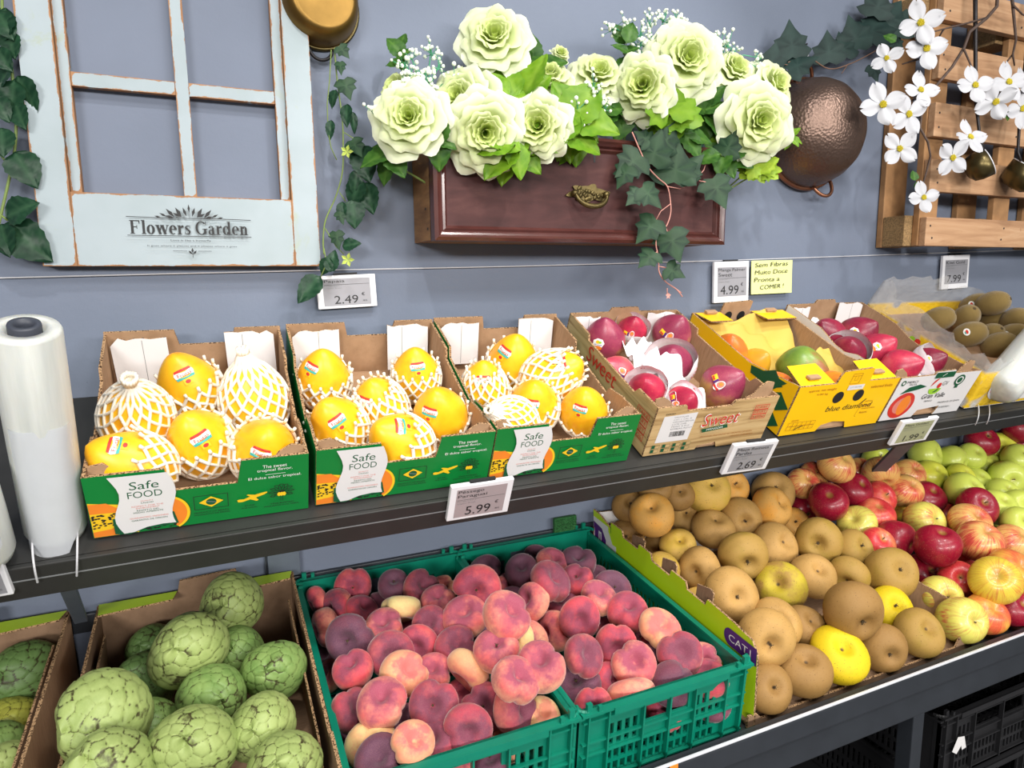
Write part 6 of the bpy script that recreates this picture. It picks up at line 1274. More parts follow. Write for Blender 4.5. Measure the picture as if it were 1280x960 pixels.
# ================================================================ bag rolls on the rail
def m_bag():
    t = NT('milky_bag_film'); v = t.co(); n = t.noise(t.mapping(v, (60, 60, 6)), 1, 4); t.bump(n, .3, .002)
    return t.done(t.ramp(n, [(.3, lin(186, 190, 186)), (.7, lin(212, 214, 208))]), .28, spec=.5, sss=.2)
MT['bag'] = m_bag()
MT['core'] = plain('dark_grey_core', (58, 62, 72), .5, var=.05)
MT['film_clear'] = plain('milky_loose_film', (222, 226, 232), .25, var=.03, alpha=.62)
def bag_roll(base, axis, rad, hgt, label, tail=True, blue=False, core=True):
    r = empty('bag_roll', base); r.rotation_euler = axis_rot(axis, 0); tag(r, label, 'bag roll', 'rolls of produce bags')
    mb = MB(); mb.lathe([(.0005, -.004), (rad*.6, -.003), (rad*.9, .004), (rad, .014), (rad*1.01, hgt*.5), (rad, hgt-.004), (rad*.94, hgt), (rad*.56, hgt-.001), (rad*.53, hgt-.03)], MT['bag'], 40); mb.obj('roll', r, smooth=True)
    mb = MB(); mb.lathe([(rad*.46, hgt-.10), (rad*.46, hgt+.003), (rad*.44, hgt+.005), (rad*.30, hgt+.005), (rad*.27, hgt-.002), (rad*.27, hgt-.10)], MT['core'], 32)
    for i in range(4):
        a = i*pi/2+.4; mb.tube([(rad*.25*cos(a), rad*.25*sin(a), hgt-.06), (rad*.25*cos(a), rad*.25*sin(a), hgt-.004)], rad*.06, MT['core'], 8)
    mb.obj('core', r, smooth=True)
    if tail:
        mb = MB()
        def fn(u, v):
            a = -2.5+1.9*u; R = rad*(1.03+.04*sin(u*9)); top = hgt*.62; bot = -.012-.03*max(0, 1-abs(u-.45)*3.2)+.05*u*u
            return Vector((R*cos(a), R*sin(a)-.012*(1-v)*sin(u*pi), bot+(top-bot)*v))
        mb.grid(fn, 18, 10, MT['film_clear']); mb.obj('loose_bag', r, smooth=True)
    if blue:
        k = Ink((0, -rad*1.04, 0), (1, 0, 0), (0, 0, 1), (0, -1, 0)); k.frame(-.012, .02, .02, .11, .002, 'ink_blue'); k.rect(-.012, .012, .02, .032, 'ink_blue')
        for i in range(7): k.rect(-.008, .045+i*.008, .016, .048+i*.008, 'ink_blue')
        k.obj('printed_label', r, 'blue printed label')
    return r
b0 = at(72, 668, -.285)
t0 = at(31, 412, -.405)
bag_roll(b0+Vector((0, 0, .002)), (t0-b0), .0335, (t0-b0).length, 'white upright roll of plastic bags with dark core, tied to the shelf rail')
b1 = at(-24, 700, -.325); bag_roll(b1, Vector((.0, -.42, 1)), .036, .13, 'shorter white bag roll with blue print, cut off by the frame', tail=True, blue=True)
b2 = at(1246, 489, -.345); bag_roll(b2, Vector((.80, .02, .56)), .042, .30, 'white bag roll leaning over the rail end in front of the kiwis', tail=False)
for i, ((xa, ya), (xb, yb)) in enumerate((((40, 674), (47, 728)), ((97, 668), (96, 720)), ((1224, 506), (1219, 531)), ((1237, 505), (1233, 530)))):
    P = at(xa, ya, -.31); Q = on(xb, yb, ub(P.x)-TU*.032, TU)
    mb = MB(); mid_ = on((xa+xb)/2-(4 if i == 0 else 0 if i < 2 else -5), (ya+yb)/2, ub(P.x)-TU*.040, TU); bz = []
    A = P+Vector((0, .004, .006))
    for k in range(13):
        u = k/12; bz.append(A*(1-u)**2+mid_*2*u*(1-u)*1.0+Q*u*u)
    mb.tube(bz, .0012, MT['wire'], 6)
    tag(mb.obj('wire_tie'), ['grey wire tie looped over the rail under the short bag roll side', 'grey wire tie looped over the rail beside the papaya box', 'thin wire tie under the leaning bag roll, nearer the mango box', 'thin wire tie under the leaning bag roll, nearer its middle'][i], 'wire tie', 'wire ties on the rail')

# ================================================================ whitewashed sash
def m_white_paint():
    t = NT('worn_white_paint'); v = t.co(); e = t.attr('edge'); n = t.noise(v, 22, 6, .7)
    wear = t.step(t.math('ADD', t.math('MULTIPLY', e, 1.0), t.math('MULTIPLY', n, .9)), .98, 1.03)
    base = t.mix(t.step(t.noise(v, 7, 4), .4, .7), lin(162, 174, 180), lin(150, 163, 167))
    base = t.mix(t.math('MULTIPLY', t.step(t.noise(v, 9, 5, .7, 1.2), .62, .72), .35), base, lin(158, 166, 108))
    wood = t.ramp(t.noise(t.mapping(v, (60, 60, 9)), 1, 4), [(.3, lin(138, 98, 66)), (.7, lin(170, 126, 88))])
    t.bump(n, .15, .002); return t.done(t.mix(wear, base, wood), .6, spec=.3)
MT['white_paint'] = m_white_paint()
def worn_bar(name, root, lo, hi, bevel=.002, seg=26):
    """a painted board whose edges carry an 'edge' value for the wear"""
    x0, y0, z0 = lo; x1, y1, z1 = hi; v = []; f = []; att = []
    nx = max(3, int((x1-x0)/.006)); nz = max(3, int((z1-z0)/.006))
    us = [x0+(x1-x0)*i/nx for i in range(nx+1)]; zs = [z0+(z1-z0)*i/nz for i in range(nz+1)]
    for y in (y0, y1):
        for z in zs:
            for x in us:
                d = min(x-x0, x1-x, z-z0, z1-z); v.append((x, y, z)); att.append(max(0, 1-d/.009)*.62)
    W_ = nx+1; B = W_*(nz+1)
    for j in range(nz):
        for i in range(nx):
            q = [j*W_+i, j*W_+i+1, (j+1)*W_+i+1, (j+1)*W_+i]; f.append(q); f.append([B+k for k in q[::-1]])
    ring = [i for i in range(W_)]+[j*W_+nx for j in range(1, nz+1)]+[nz*W_+i for i in range(nx-1, -1, -1)]+[j*W_ for j in range(nz-1, 0, -1)]
    for a, b in zip(ring, ring[1:]+ring[:1]): f.append([b, a, B+a, B+b])
    me = bpy.data.meshes.new(name); me.from_pydata(v, [], f); me.materials.append(MT['white_paint']); at_ = me.attributes.new('edge', 'FLOAT', 'POINT'); at_.data.foreach_set('value', att); me.update()
    return link(name, me, root)
def sash():
    x0, x1, z0, z1 = -.2245, .181, 1.531, 2.115; r = empty('window_sash', ((x0+x1)/2, -.02, z0)); tag(r, 'whitewashed old wooden window sash with four openings and black lettering, hung on the wall', 'window frame')
    ox, oz = (x0+x1)/2, z0
    def b(name, a, c): return worn_bar(name, r, (a[0]-ox, a[1]+.02, a[2]-oz), (c[0]-ox, c[1]+.02, c[2]-oz))
    zi = 1.641; yf = -.034
    b('stile', (x0, yf, z0), (x0+.044, -.004, z1)); b('stile', (x1-.042, yf, z0), (x1, -.004, z1))
    b('bottom_rail', (x0+.0445, yf+.0006, z0), (x1-.0425, -.004, zi)); b('top_rail', (x0+.0445, yf+.0006, z1-.05), (x1-.0425, -.004, z1))
    b('inner_stop', (x0+.0445, yf+.012, zi+.0005), (x0+.059, -.004, z1-.0505)); b('inner_stop', (x1-.058, yf+.012, zi+.0005), (x1-.0425, -.004, z1-.0505))
    xm = -.016; zm = 1.807
    b('muntin', (xm-.0095, yf+.013, zi+.0005), (xm+.0095, -.008, z1-.0505))
    b('muntin', (x0+.0595, yf+.0135, zm-.010), (xm-.010, -.0085, zm+.010)); b('muntin', (xm+.010, yf+.0135, zm-.010), (x1-.0585, -.0085, zm+.010))
    k = Ink((-ox+0, yf+.0206, -oz), (1, 0, 0), (0, 0, 1), (0, -1, 0))
    cu = lambda px, py: at(px, py, yf)
    a = cu(163, 292); c = cu(311, 294); serif(k, 'Flowers Garden', a.x, a.z, c.x-a.x, (cu(163, 275).z-a.z))
    e0, e1 = cu(158, 271), cu(313, 276); k.line([(e0.x, e0.z), (e0.x+.052, e0.z-.001)], .0011, 'ink_black'); k.line([(e1.x-.05, e1.z+.001), (e1.x, e1.z)], .0011, 'ink_black'); k.line([(e0.x+.05, e0.z-.001), (e1.x-.05, e1.z+.001)], .0011, 'ink_black')
    f0, f1 = cu(160, 293.5), cu(314, 297); k.line([(f0.x, f0.z-.001), (f1.x, f1.z)], .0011, 'ink_black')
    m = cu(237, 273)
    def lf(u, v, an, L, w_):
        d, n_ = (cos(an), sin(an)), (-sin(an), cos(an)); k.poly([(u, v), (u+d[0]*L*.5+n_[0]*w_, v+d[1]*L*.5+n_[1]*w_), (u+d[0]*L, v+d[1]*L), (u+d[0]*L*.5-n_[0]*w_, v+d[1]*L*.5-n_[1]*w_)], 'ink_black')
    for s in (1, -1):
        for (du, dv, an, L, w_) in ((.004, .002, 1.25, .015, .0022), (.011, .001, 1.05, .017, .0027), (.011, .001, .45, .014, .0022), (.021, .0, .85, .018, .0027), (.022, .0, .2, .013, .002), (.032, .0008, .5, .012, .0018), (.041, .0, .2, .009, .0014)):
            lf(m.x+s*du, m.z+dv, an if s > 0 else pi-an, L, w_)
    lf(m.x, m.z+.008, pi/2, .013, .0018)
    for (t, px, py, pw, h) in (('Love is like a butterfly', 214, 302.5, 50, .0038), ('It goes where it pleases and it pleases where it goes', 185, 309, 111, .0034)):
        q = cu(px, py); q2 = cu(px+pw, py+1); k.text(t, q.x, q.z, q2.x-q.x, h, 'ink_black')
    q = cu(241, 315)
    for s in (1, -1): k.line([(q.x+s*.008, q.z+.001), (q.x+s*.028, q.z+.001)], .0007, 'ink_black'); lf(q.x+s*.0005, q.z-.004, pi/2-s*.75, .008, .0018)
    lf(q.x, q.z-.002, pi/2, .008, .0018); k.line([(q.x, q.z-.009), (q.x, q.z-.002)], .0008, 'ink_black')
    k.obj('lettering', r, 'black Flowers Garden lettering with leaf emblem')
def serif(k, s, u, v, wid, hei):
    """bold roman letters drawn from stems, bowls and serifs; cap height 1"""
    items = []; x = 0.
    def stem(x, y0, y1, w=.2, sl=True, sh=True):
        items.append([(x, y0), (x+w, y0), (x+w, y1), (x, y1)])
        if sl: items.append([(x-.08, y0), (x+w+.08, y0), (x+w+.08, y0+.05), (x-.08, y0+.05)])
        if sh: items.append([(x-.08, y1-.05), (x+w, y1-.05), (x+w, y1), (x-.08, y1)])
    def bar(x0, x1, y, h=.06): items.append([(x0, y), (x1, y), (x1, y+h), (x0, y+h)])
    def bowl(cx, cy, a, b, t0=0, t1=360, w=.2, th=.055, n=26):
        for i in range(n):
            p = radians(t0+(t1-t0)*i/n); q = radians(t0+(t1-t0)*(i+1)/n)
            items.append([(cx+a*cos(p), cy+b*sin(p)), (cx+a*cos(q), cy+b*sin(q)), (cx+(a-w)*cos(q), cy+(b-th)*sin(q)), (cx+(a-w)*cos(p), cy+(b-th)*sin(p))])
    def seg(a, b, w): items.append([a, (a[0]+w, a[1]), (b[0]+w, b[1]), b])
    X_ = .68
    for c in s:
        if c == 'F': stem(x+.08, 0, 1); bar(x+.2, x+.75, .93, .07); items.append([(x+.75, 1), (x+.75, .74), (x+.71, .74), (x+.66, .94)]); bar(x+.2, x+.55, .48); items.append([(x+.55, .64), (x+.55, .37), (x+.51, .37), (x+.51, .64)]); x += .86
        elif c == 'l': stem(x+.08, 0, 1.02, .19); x += .40
        elif c == 'o': bowl(x+.31, .34, .31, .35); x += .68
        elif c == 'w':
            for (a, b, w) in (((.04, X_), (.24, 0), .2), ((.42, X_), (.24, 0), .07), ((.42, X_), (.62, 0), .2), ((.90, X_), (.66, 0), .06)): seg((x+a[0], a[1]), (x+b[0], b[1]), w)
            bar(x-.02, x+.30, X_-.05, .05); bar(x+.36, x+.66, X_-.05, .05); bar(x+.82, x+1.04, X_-.05, .05); x += 1.04
        elif c == 'e': bowl(x+.30, .34, .30, .35, 0, 305); bar(x+.12, x+.58, .35, .05); x += .64
        elif c == 'r': stem(x+.08, 0, X_, .19); bowl(x+.42, .46, .18, .22, 60, 170, .09, .07, 10); items.append([(x+.42+.1*cos(radians(i*40)), .60+.09*sin(radians(i*40))) for i in range(9)]); x += .56
        elif c == 's': bowl(x+.25, .50, .20, .185, 40, 255, .13, .06, 14); bowl(x+.25, .19, .22, .20, -140, 80, .14, .06, 14); seg((x+.06, .52), (x+.32, .19), .15); bar(x+.40, x+.45, .46, .22); bar(x+.03, x+.08, .0, .22); x += .54
        elif c == 'G': bowl(x+.46, .5, .46, .52, 42, 318, .2, .06); stem(x+.66, .06, .44, .2, False, False); bar(x+.54, x+.96, .40, .05); bar(x+.80, x+.85, .70, .32); x += 1.0
        elif c == 'a': bowl(x+.25, .48, .22, .20, 20, 170, .16, .055, 10); stem(x+.31, .04, .52, .18, False, False); bowl(x+.23, .19, .21, .21, 40, 320, .15, .05, 18); bar(x+.34, x+.60, .0, .05); x += .62
        elif c == 'd': bowl(x+.29, .34, .29, .35, 20, 340); stem(x+.44, 0, 1.02, .19, False, True); bar(x+.5, x+.74, 0, .05); x += .76
        elif c == 'n': stem(x+.08, 0, X_, .19); bowl(x+.40, .44, .21, .245, 0, 165, .19, .07, 14); stem(x+.42, 0, .46, .19, True, False); x += .76
        elif c == ' ': x += .34
    for p in items: k.poly([(u+a/x*wid, v+b*hei) for a, b in p], 'ink_black')
sash()

# ================================================================ drawer used as a planter
def m_mahogany():
    t = NT('dark_mahogany'); v = t.co(); n = t.noise(t.mapping(v, (6, 20, 26)), 1, 6, .6, .5); m = t.noise(v, 8, 4)
    c = t.ramp(t.math('ADD', t.math('MULTIPLY', n, .6), t.math('MULTIPLY', m, .4)), [(.3, lin(46, 26, 27)), (.52, lin(74, 44, 43)), (.7, lin(98, 64, 60))]); return t.done(c, .58, spec=.22)
MT['mahogany'] = m_mahogany()
MT['mould'] = plain('dark_red_moulding', (74, 38, 34), .28, var=.15, sc=24, coat=.2)
def m_oak():
    t = NT('old_oak_side'); v = t.co(); n = t.noise(t.mapping(v, (8, 8, 60)), 1, 5, .6, .6); return t.done(t.ramp(n, [(.3, lin(104, 72, 42)), (.7, lin(150, 112, 70))]), .6)
MT['oak'] = m_oak()
MT['bronze'] = plain('aged_bronze', (92, 80, 48), .42, .8, var=.4, sc=60, bump=.5)
def drawer():
    x0, x1, z0, z1 = .360, .994, 1.572, 1.764; yf, yb = -.128, -.004; r = empty('drawer_planter', ((x0+x1)/2, yf, z0)); tag(r, 'dark mahogany drawer front with bronze pull, hung on the wall and filled with roses', 'drawer'); W = x1-x0; H = z1-z0; o = Vector((-W/2, 0, 0)); D = yb-yf
    q = lambda lo, hi: (tuple(Vector(lo)+o), tuple(Vector(hi)+o))
    mb = MB(); mb.box(*q((.014, .010, .014), (W-.014, .020, H-.012)), MT['mahogany']); mb.obj('front_panel', r)
    m = .026
    def mould(a, b, inner):        # moulding run from a to b; inner points to the panel
        a, b, inner = Vector(a)+o, Vector(b)+o, Vector(inner); pr = [(0, .024), (0, 0), (.006, -.004), (.010, -.001), (.014, .001), (.017, .006), (.021, .004), (.026, .010), (.026, .016)]
        d = (b-a).normalized(); mb_ = MB(); n = len(pr); vv = []
        for e, s in ((a, 1), (b, -1)):
            for (w_, y) in pr: p = e+inner*w_+d*s*w_; vv.append((p.x, p.y+y, p.z))
        mb_.add(vv, [(i, (i+1) % n, n+(i+1) % n, n+i) for i in range(n)], MT['mould']); mb_.obj('moulding', r)
    mould((0, 0, 0), (W, 0, 0), (0, 0, 1)); mould((0, 0, H), (W, 0, H), (0, 0, -1)); mould((0, 0, 0), (0, 0, H), (1, 0, 0)); mould((W, 0, 0), (W, 0, H), (-1, 0, 0))
    for u in (-.006+.008, W-.014):
        mb = MB(); mb.box(*q((u-.002, .0215, .002), (u+.012, D, H-.012)), MT['oak'])
        for z in (.02, .055): mb.box(*q((u-.0025, .03+z*.3, z), (u-.0018, .036+z*.3, z+.004)), MT['ink_black'])
        mb.obj('side_board', r)
    mb = MB(); mb.box(*q((.013, D-.012, .002), (W-.013, D-.001, H-.012)), MT['oak']); mb.obj('back_board', r)
    mb = MB(); mb.box(*q((.013, .0215, .002), (W-.013, D-.013, .010)), MT['oak']); mb.obj('bottom_board', r)
    # keyhole and bail pull
    kh = at(743, 197, yf+.01); mb = MB(); cx, cz = kh.x-(x0+x1)/2, kh.z-z0
    mb.lathe([(.0005, 0), (.0035, 0)], MT['ink_black'], 14, Matrix.Translation((cx, .0095, cz+.005)) @ Matrix.Rotation(pi/2, 4, 'X')); mb.box((cx-.0018, .0094, cz-.009), (cx+.0018, .0099, cz+.005), MT['ink_black']); mb.obj('keyhole', r)
    c = at(738, 241, yf); cx, cz = c.x-(x0+x1)/2, c.z-z0
    mb = MB(); rr = random.Random(2); poly = []
    for i in range(48):
        a = 2*pi*i/48; k = 1+.16*sin(6*a)+.07*sin(11*a); poly.append((cx+.040*k*cos(a)*(1.05-.2*sin(a)), cz+.015*k*sin(a)))
    mb.prism(poly, (0, .0095, 0), X, (0, 0, 1), (0, -1, 0), .004, MT['bronze'])
    for i in range(26): a = rr.uniform(0, 6.28); d = rr.uniform(.2, .9); mb.lathe([(.0045, 0), (.0035, .002), (.0005, .003)], MT['bronze'], 8, Matrix.Translation((cx+.036*d*cos(a), .0055, cz+.013*d*sin(a))) @ Matrix.Rotation(pi/2, 4, 'X'))
    mb.obj('backplate', r, smooth=False)
    mb = MB(); pts = [(cx+.034*cos(a), .003-.012*sin(-a) if False else -.004-.008*abs(sin(a)), cz-.002+.024*sin(a)) for a in [pi+pi*i/16 for i in range(17)]]; mb.tube(pts, [.003+.0022*sin(pi*i/16) for i in range(17)], MT['bronze'], 8)
    for s in (-1, 1): mb.lathe([(.006, 0), (.006, .010), (.003, .013), (.0005, .013)], MT['bronze'], 12, Matrix.Translation((cx+s*.034, .006, cz-.002)) @ Matrix.Rotation(pi/2, 4, 'X'))
    mb.obj('bail_handle', r, smooth=True)
drawer()

# ================================================================ pots and pans on the wall
def m_copper():
    t = NT('hammered_copper'); v = t.co(); vo = t.n('ShaderNodeTexVoronoi'); t.setin(vo, 'Vector', v); vo.inputs['Scale'].default_value = 170; n = t.noise(v, 5, 4)
    t.bump(vo.outputs['Distance'], .30, .003); return t.done(t.ramp(n, [(.3, lin(98, 80, 72)), (.7, lin(122, 100, 88))]), .38, .8)
MT['copper'] = m_copper()
MT['copper_bright'] = plain('bright_copper', (150, 104, 80), .3, .9, var=.1)
MT['brass'] = plain('aged_brass', (126, 98, 50), .42, .9, var=.25, sc=14, bump=.08)
MT['brass_dark'] = plain('dark_brass', (84, 74, 46), .34, .85, var=.3, sc=14)
MT['iron'] = plain('black_iron', (44, 42, 44), .45, .6, var=.3, sc=90, bump=.4)
c = at(1008, 168, -.01); R_ = .124
r = empty('copper_bowl', c); r.rotation_euler = axis_rot((-.02, -1, .04)); tag(r, 'round hammered copper bowl hung upside against the wall beside the roses', 'bowl')
mb = MB(); mb.lathe([(R_*1.02, 0), (R_, .012), (R_*.985, .03), (R_*.93, .055), (R_*.82, .08), (R_*.66, .100), (R_*.45, .113), (R_*.2, .119), (.001, .120)], MT['copper'], 64); mb.obj('body', r, smooth=True)
mb = MB(); mb.lathe([(R_*1.06, -.004), (R_*1.065, 0), (R_*1.05, .005), (R_*1.0, .006), (R_*.99, -.004)], MT['copper_bright'], 64); mb.obj('rim', r, smooth=True)
bpy.context.view_layer.update(); inv = r.matrix_world.inverted()
for (px, py, s, nm) in ((1000, 82, 1, 'handle'), (1022, 240, -1, 'handle')):
    pts = [(R_*1.0*cos(a)*.22, s*(R_*(.98)+.035*sin(a)), .012+.03*0) for a in [pi*i/12 for i in range(13)]]
    q = at(px, py, -.012); l_ = inv @ q; an = atan2(l_.y, l_.x)
    rot = Matrix.Rotation(an-pi/2, 4, 'Z'); mb = MB(); mb.tube([rot @ Vector((R_*.22*cos(a), R_*.98+.032*sin(a), .012+.012*sin(a))) for a in [pi*i/14 for i in range(15)]], .0042, MT['copper_bright'], 8); mb.obj(nm, r, smooth=True)
mb = MB(); q = at(1006, 66, -.010); mb.tube([q+Vector((.012*cos(a), 0, .016*sin(a))) for a in [2*pi*i/16 for i in range(17)]], .0016, MT['strip'], 6); mb.tube([q+Vector((0, .01, .016)), q+Vector((0, -.006, .018))], .002, MT['iron'], 6); tag(mb.obj('ring_hook', smooth=True), 'small steel ring on a wall nail above the copper bowl', 'hook')

c = at(397, 8, -.006); R_ = .066
r = empty('brass_saucepan', c); r.rotation_euler = axis_rot((0.05, -1, -.02)); tag(r, 'tarnished brass saucepan hung on the wall beside the sash, cut by the frame', 'saucepan')
mb = MB(); mb.lathe([(R_*1.04, 0), (R_, .004), (R_*.97, .022), (R_*.90, .040), (R_*.80, .050), (R_*.70, .0535), (R_*.66, .0525), (R_*.3, .054), (.001, .0545)], MT['brass'], 56); mb.obj('body', r, smooth=True)
mb = MB(); mb.lathe([(R_*1.07, -.003), (R_*1.08, .001), (R_*1.04, .005), (R_*.98, .002)], MT['brass_dark'], 56); mb.obj('rim', r, smooth=True)
for s in (-1, 1):
    mb = MB(); mb.tube([Vector((.016*cos(a)*1.2, s*(R_+.004+.018*sin(a)), .010)) for a in [pi*i/12 for i in range(13)]], .003, MT['iron'], 8); mb.obj('handle', r, smooth=True)

# ================================================================ wooden pallet hung on the wall
def m_pine():
    t = NT('pale_pine'); v = t.co(); n = t.noise(t.shift(t.mapping(v, (5, 60, 60))), 1, 5, .6, .8); c = t.ramp(n, [(.25, lin(150, 112, 82)), (.55, lin(180, 142, 108)), (.8, lin(194, 160, 128))])
    k = t.step(t.noise(t.shift(v), 18, 2), .72, .76); return t.done(t.mix(t.math('MULTIPLY', k, .6), c, lin(128, 80, 46)), .62, spec=.3)
MT['pine'] = m_pine()
MT['pine_dull'] = plain('weathered_pine', (158, 118, 78), .7, var=.2, sc=30)
MT['chip'] = plain('pressed_chip_block', (140, 112, 74), .9, var=.45, sc=240, bump=.8)
def pallet():
    x0 = 1.612; z0 = 1.578; r = empty('wooden_pallet', (x0+.3, -.05, z0)); tag(r, 'pale pine pallet hung on the wall behind the white blossoms', 'pallet'); ox = x0+.3
    def b(name, lo, hi, m, bev=.002): mb = MB(); mb.box((lo[0]-ox, lo[1]+.05, lo[2]-z0), (hi[0]-ox, hi[1]+.05, hi[2]-z0), MT[m]); return mb.obj(name, r, bevel=bev)
    xs = (x0+.003, x0+.30, x0+.60)
    for (a, h) in ((1.578, .071), (1.711, .078), (1.842, .080), (1.977, .078), (2.110, .078)):
        o = b('deck_board', (x0+.036 if a < 2.2 else x0, -.114, a), (x0+.78, -.096, a+h), 'pine')
        rr = random.Random(int(a*100))
        for xx in xs:
            for q in range(2): k = Ink((-ox, -.064, -z0), X, (0, 0, 1), (0, -1, 0)); k.oval(xx+.055+rr.uniform(-.012, .012), a+h*(.28+.42*q), .0028, .0028, 'ink_black', 8); k.obj('nail_head', r)
    for xx in xs:
        b('cross_board', (xx+.030, -.0955, 1.579), (xx+.098, -.079, 2.19), 'pine_dull'); b('wall_board', (xx, -.018, 1.578), (xx+.082, -.002, 2.19), 'pine_dull')
        for zz in (1.579, 2.1): b('block', (xx+.001, -.0785, zz), (xx+.085, -.0185, zz+.076), 'chip')
pallet()
def ladle(px, py, top, rad, label, tilt):
    c = at(px, py, -.165); r = empty('brass_ladle', c); tag(r, label, 'ladle', 'ladles hanging on the pallet')
    mb = MB(); xf = Euler(tilt).to_matrix().to_4x4(); mb.lathe([(.001, -rad*1.0), (rad*.5, -rad*.98), (rad*.85, -rad*.75), (rad*.98, -rad*.3), (rad, rad*.35), (rad*.96, rad*.35), (rad*.93, -.28*rad), (rad*.8, -rad*.68), (.001, -rad*.92)], MT['brass_dark'], 40, xf); mb.obj('cup', r, smooth=True)
    mb = MB(); mb.tube([xf @ Vector((rad*.98*cos(a), rad*.98*sin(a), rad*.36)) for a in [2*pi*i/40 for i in range(41)]], .0014, MT['strip'], 6); mb.obj('rim', r, smooth=True)
    h = at(*top, -.135)-c; mb = MB(); a = xf @ Vector((-rad*.9, 0, rad*.3)); pts = [a, a+Vector((-.004, .01, .03))]+[a+(h-a)*u+Vector((0, .02*(1-u), 0)) for u in (.3, .5, .75, 1)]; mb.tube(pts, [.003, .0035, .004, .0045, .005, .0055], MT['iron'], 8); mb.obj('handle', r, smooth=True)
    return r
ladle(1228, 205, (1219, -40), .036, 'dark brass ladle cup hanging in front of the pallet behind the white blossoms', (.9, .75, .2))
ladle(1281, 216, (1296, -40), .044, 'second brass ladle on the pallet, its cup cut by the frame', (.6, .2, .1))

# ================================================================ artificial flowers and leaves
def m_petal():
    t = NT('rose_petal'); k = t.attr('tint'); v = t.co(); n = t.noise(v, 6, 4)
    c = t.ramp(t.math('ADD', k, t.math('MULTIPLY', t.math('SUBTRACT', n, .5), .25)), [(.0, lin(188, 206, 96)), (.35, lin(210, 222, 146)), (.75, lin(224, 232, 186)), (1.0, lin(234, 238, 214))])
    m = t.done(c, .6, spec=.25); tr = t.n('ShaderNodeBsdfTranslucent'); t.setin(tr, 0, c); mx = t.n('ShaderNodeMixShader'); mx.inputs[0].default_value = .28
    out = t.t.nodes['Material Output']; t.l(t.b.outputs[0], mx.inputs[1]); t.l(tr.outputs[0], mx.inputs[2]); t.l(mx.outputs[0], out.inputs[0]); return m
MT['petal'] = m_petal()
def m_leaf(name, a, b, vein, rough=.45):
    t = NT(name); v = t.co(); vs_ = t.shift(v); n = t.noise(vs_, 2.5, 4); c = t.mix(t.step(n, .35, .65), a, b); c = t.mix(t.math('MULTIPLY', t.attr('vein'), .45), c, vein)
    m = t.done(c, rough, spec=.25); tr = t.n('ShaderNodeBsdfTranslucent'); t.setin(tr, 0, c); mx = t.n('ShaderNodeMixShader'); mx.inputs[0].default_value = .22
    out = t.t.nodes['Material Output']; t.l(t.b.outputs[0], mx.inputs[1]); t.l(tr.outputs[0], mx.inputs[2]); t.l(mx.outputs[0], out.inputs[0]); return m
MT['leaf_lime'] = m_leaf('leaf_lime_green', lin(112, 152, 30), lin(84, 130, 24), lin(150, 180, 70))
MT['leaf_mid'] = m_leaf('leaf_mid_green', lin(62, 104, 34), lin(42, 84, 28), lin(100, 140, 60))
MT['leaf_ivy'] = m_leaf('leaf_dark_ivy', lin(36, 66, 46), lin(26, 50, 36), lin(84, 114, 80), .5)
MT['leaf_blue'] = m_leaf('leaf_blue_green', lin(40, 62, 58), lin(28, 46, 44), lin(62, 86, 80), .55)
MT['leaf_rose'] = m_leaf('leaf_glossy_dark', lin(32, 68, 46), lin(22, 52, 36), lin(72, 108, 78), .38)
MT['leaf_yellow'] = m_leaf('leaf_yellow_green', lin(150, 178, 36), lin(116, 156, 30), lin(180, 200, 90))
MT['leaf_sea'] = m_leaf('leaf_sea_green', lin(92, 178, 136), lin(72, 150, 110), lin(150, 206, 170))
MT['vine_green'] = plain('green_stem', (110, 130, 66), .6, var=.1)
MT['vine_pink'] = plain('pinkish_stem', (196, 138, 126), .55, var=.1)
MT['vine_brown'] = plain('brown_stem', (122, 92, 74), .6, var=.15)
MT['bark'] = plain('dark_twig_bark', (78, 62, 54), .75, var=.3, sc=60, bump=.4)
MT['dogwood'] = plain('white_bract', (182, 183, 188), .55, var=.02)
MT['pollen'] = plain('yellow_flower_centre', (206, 190, 50), .7, var=.25, sc=300)
MT['bead'] = plain('white_filler_bud', (232, 240, 222), .5, var=.02)

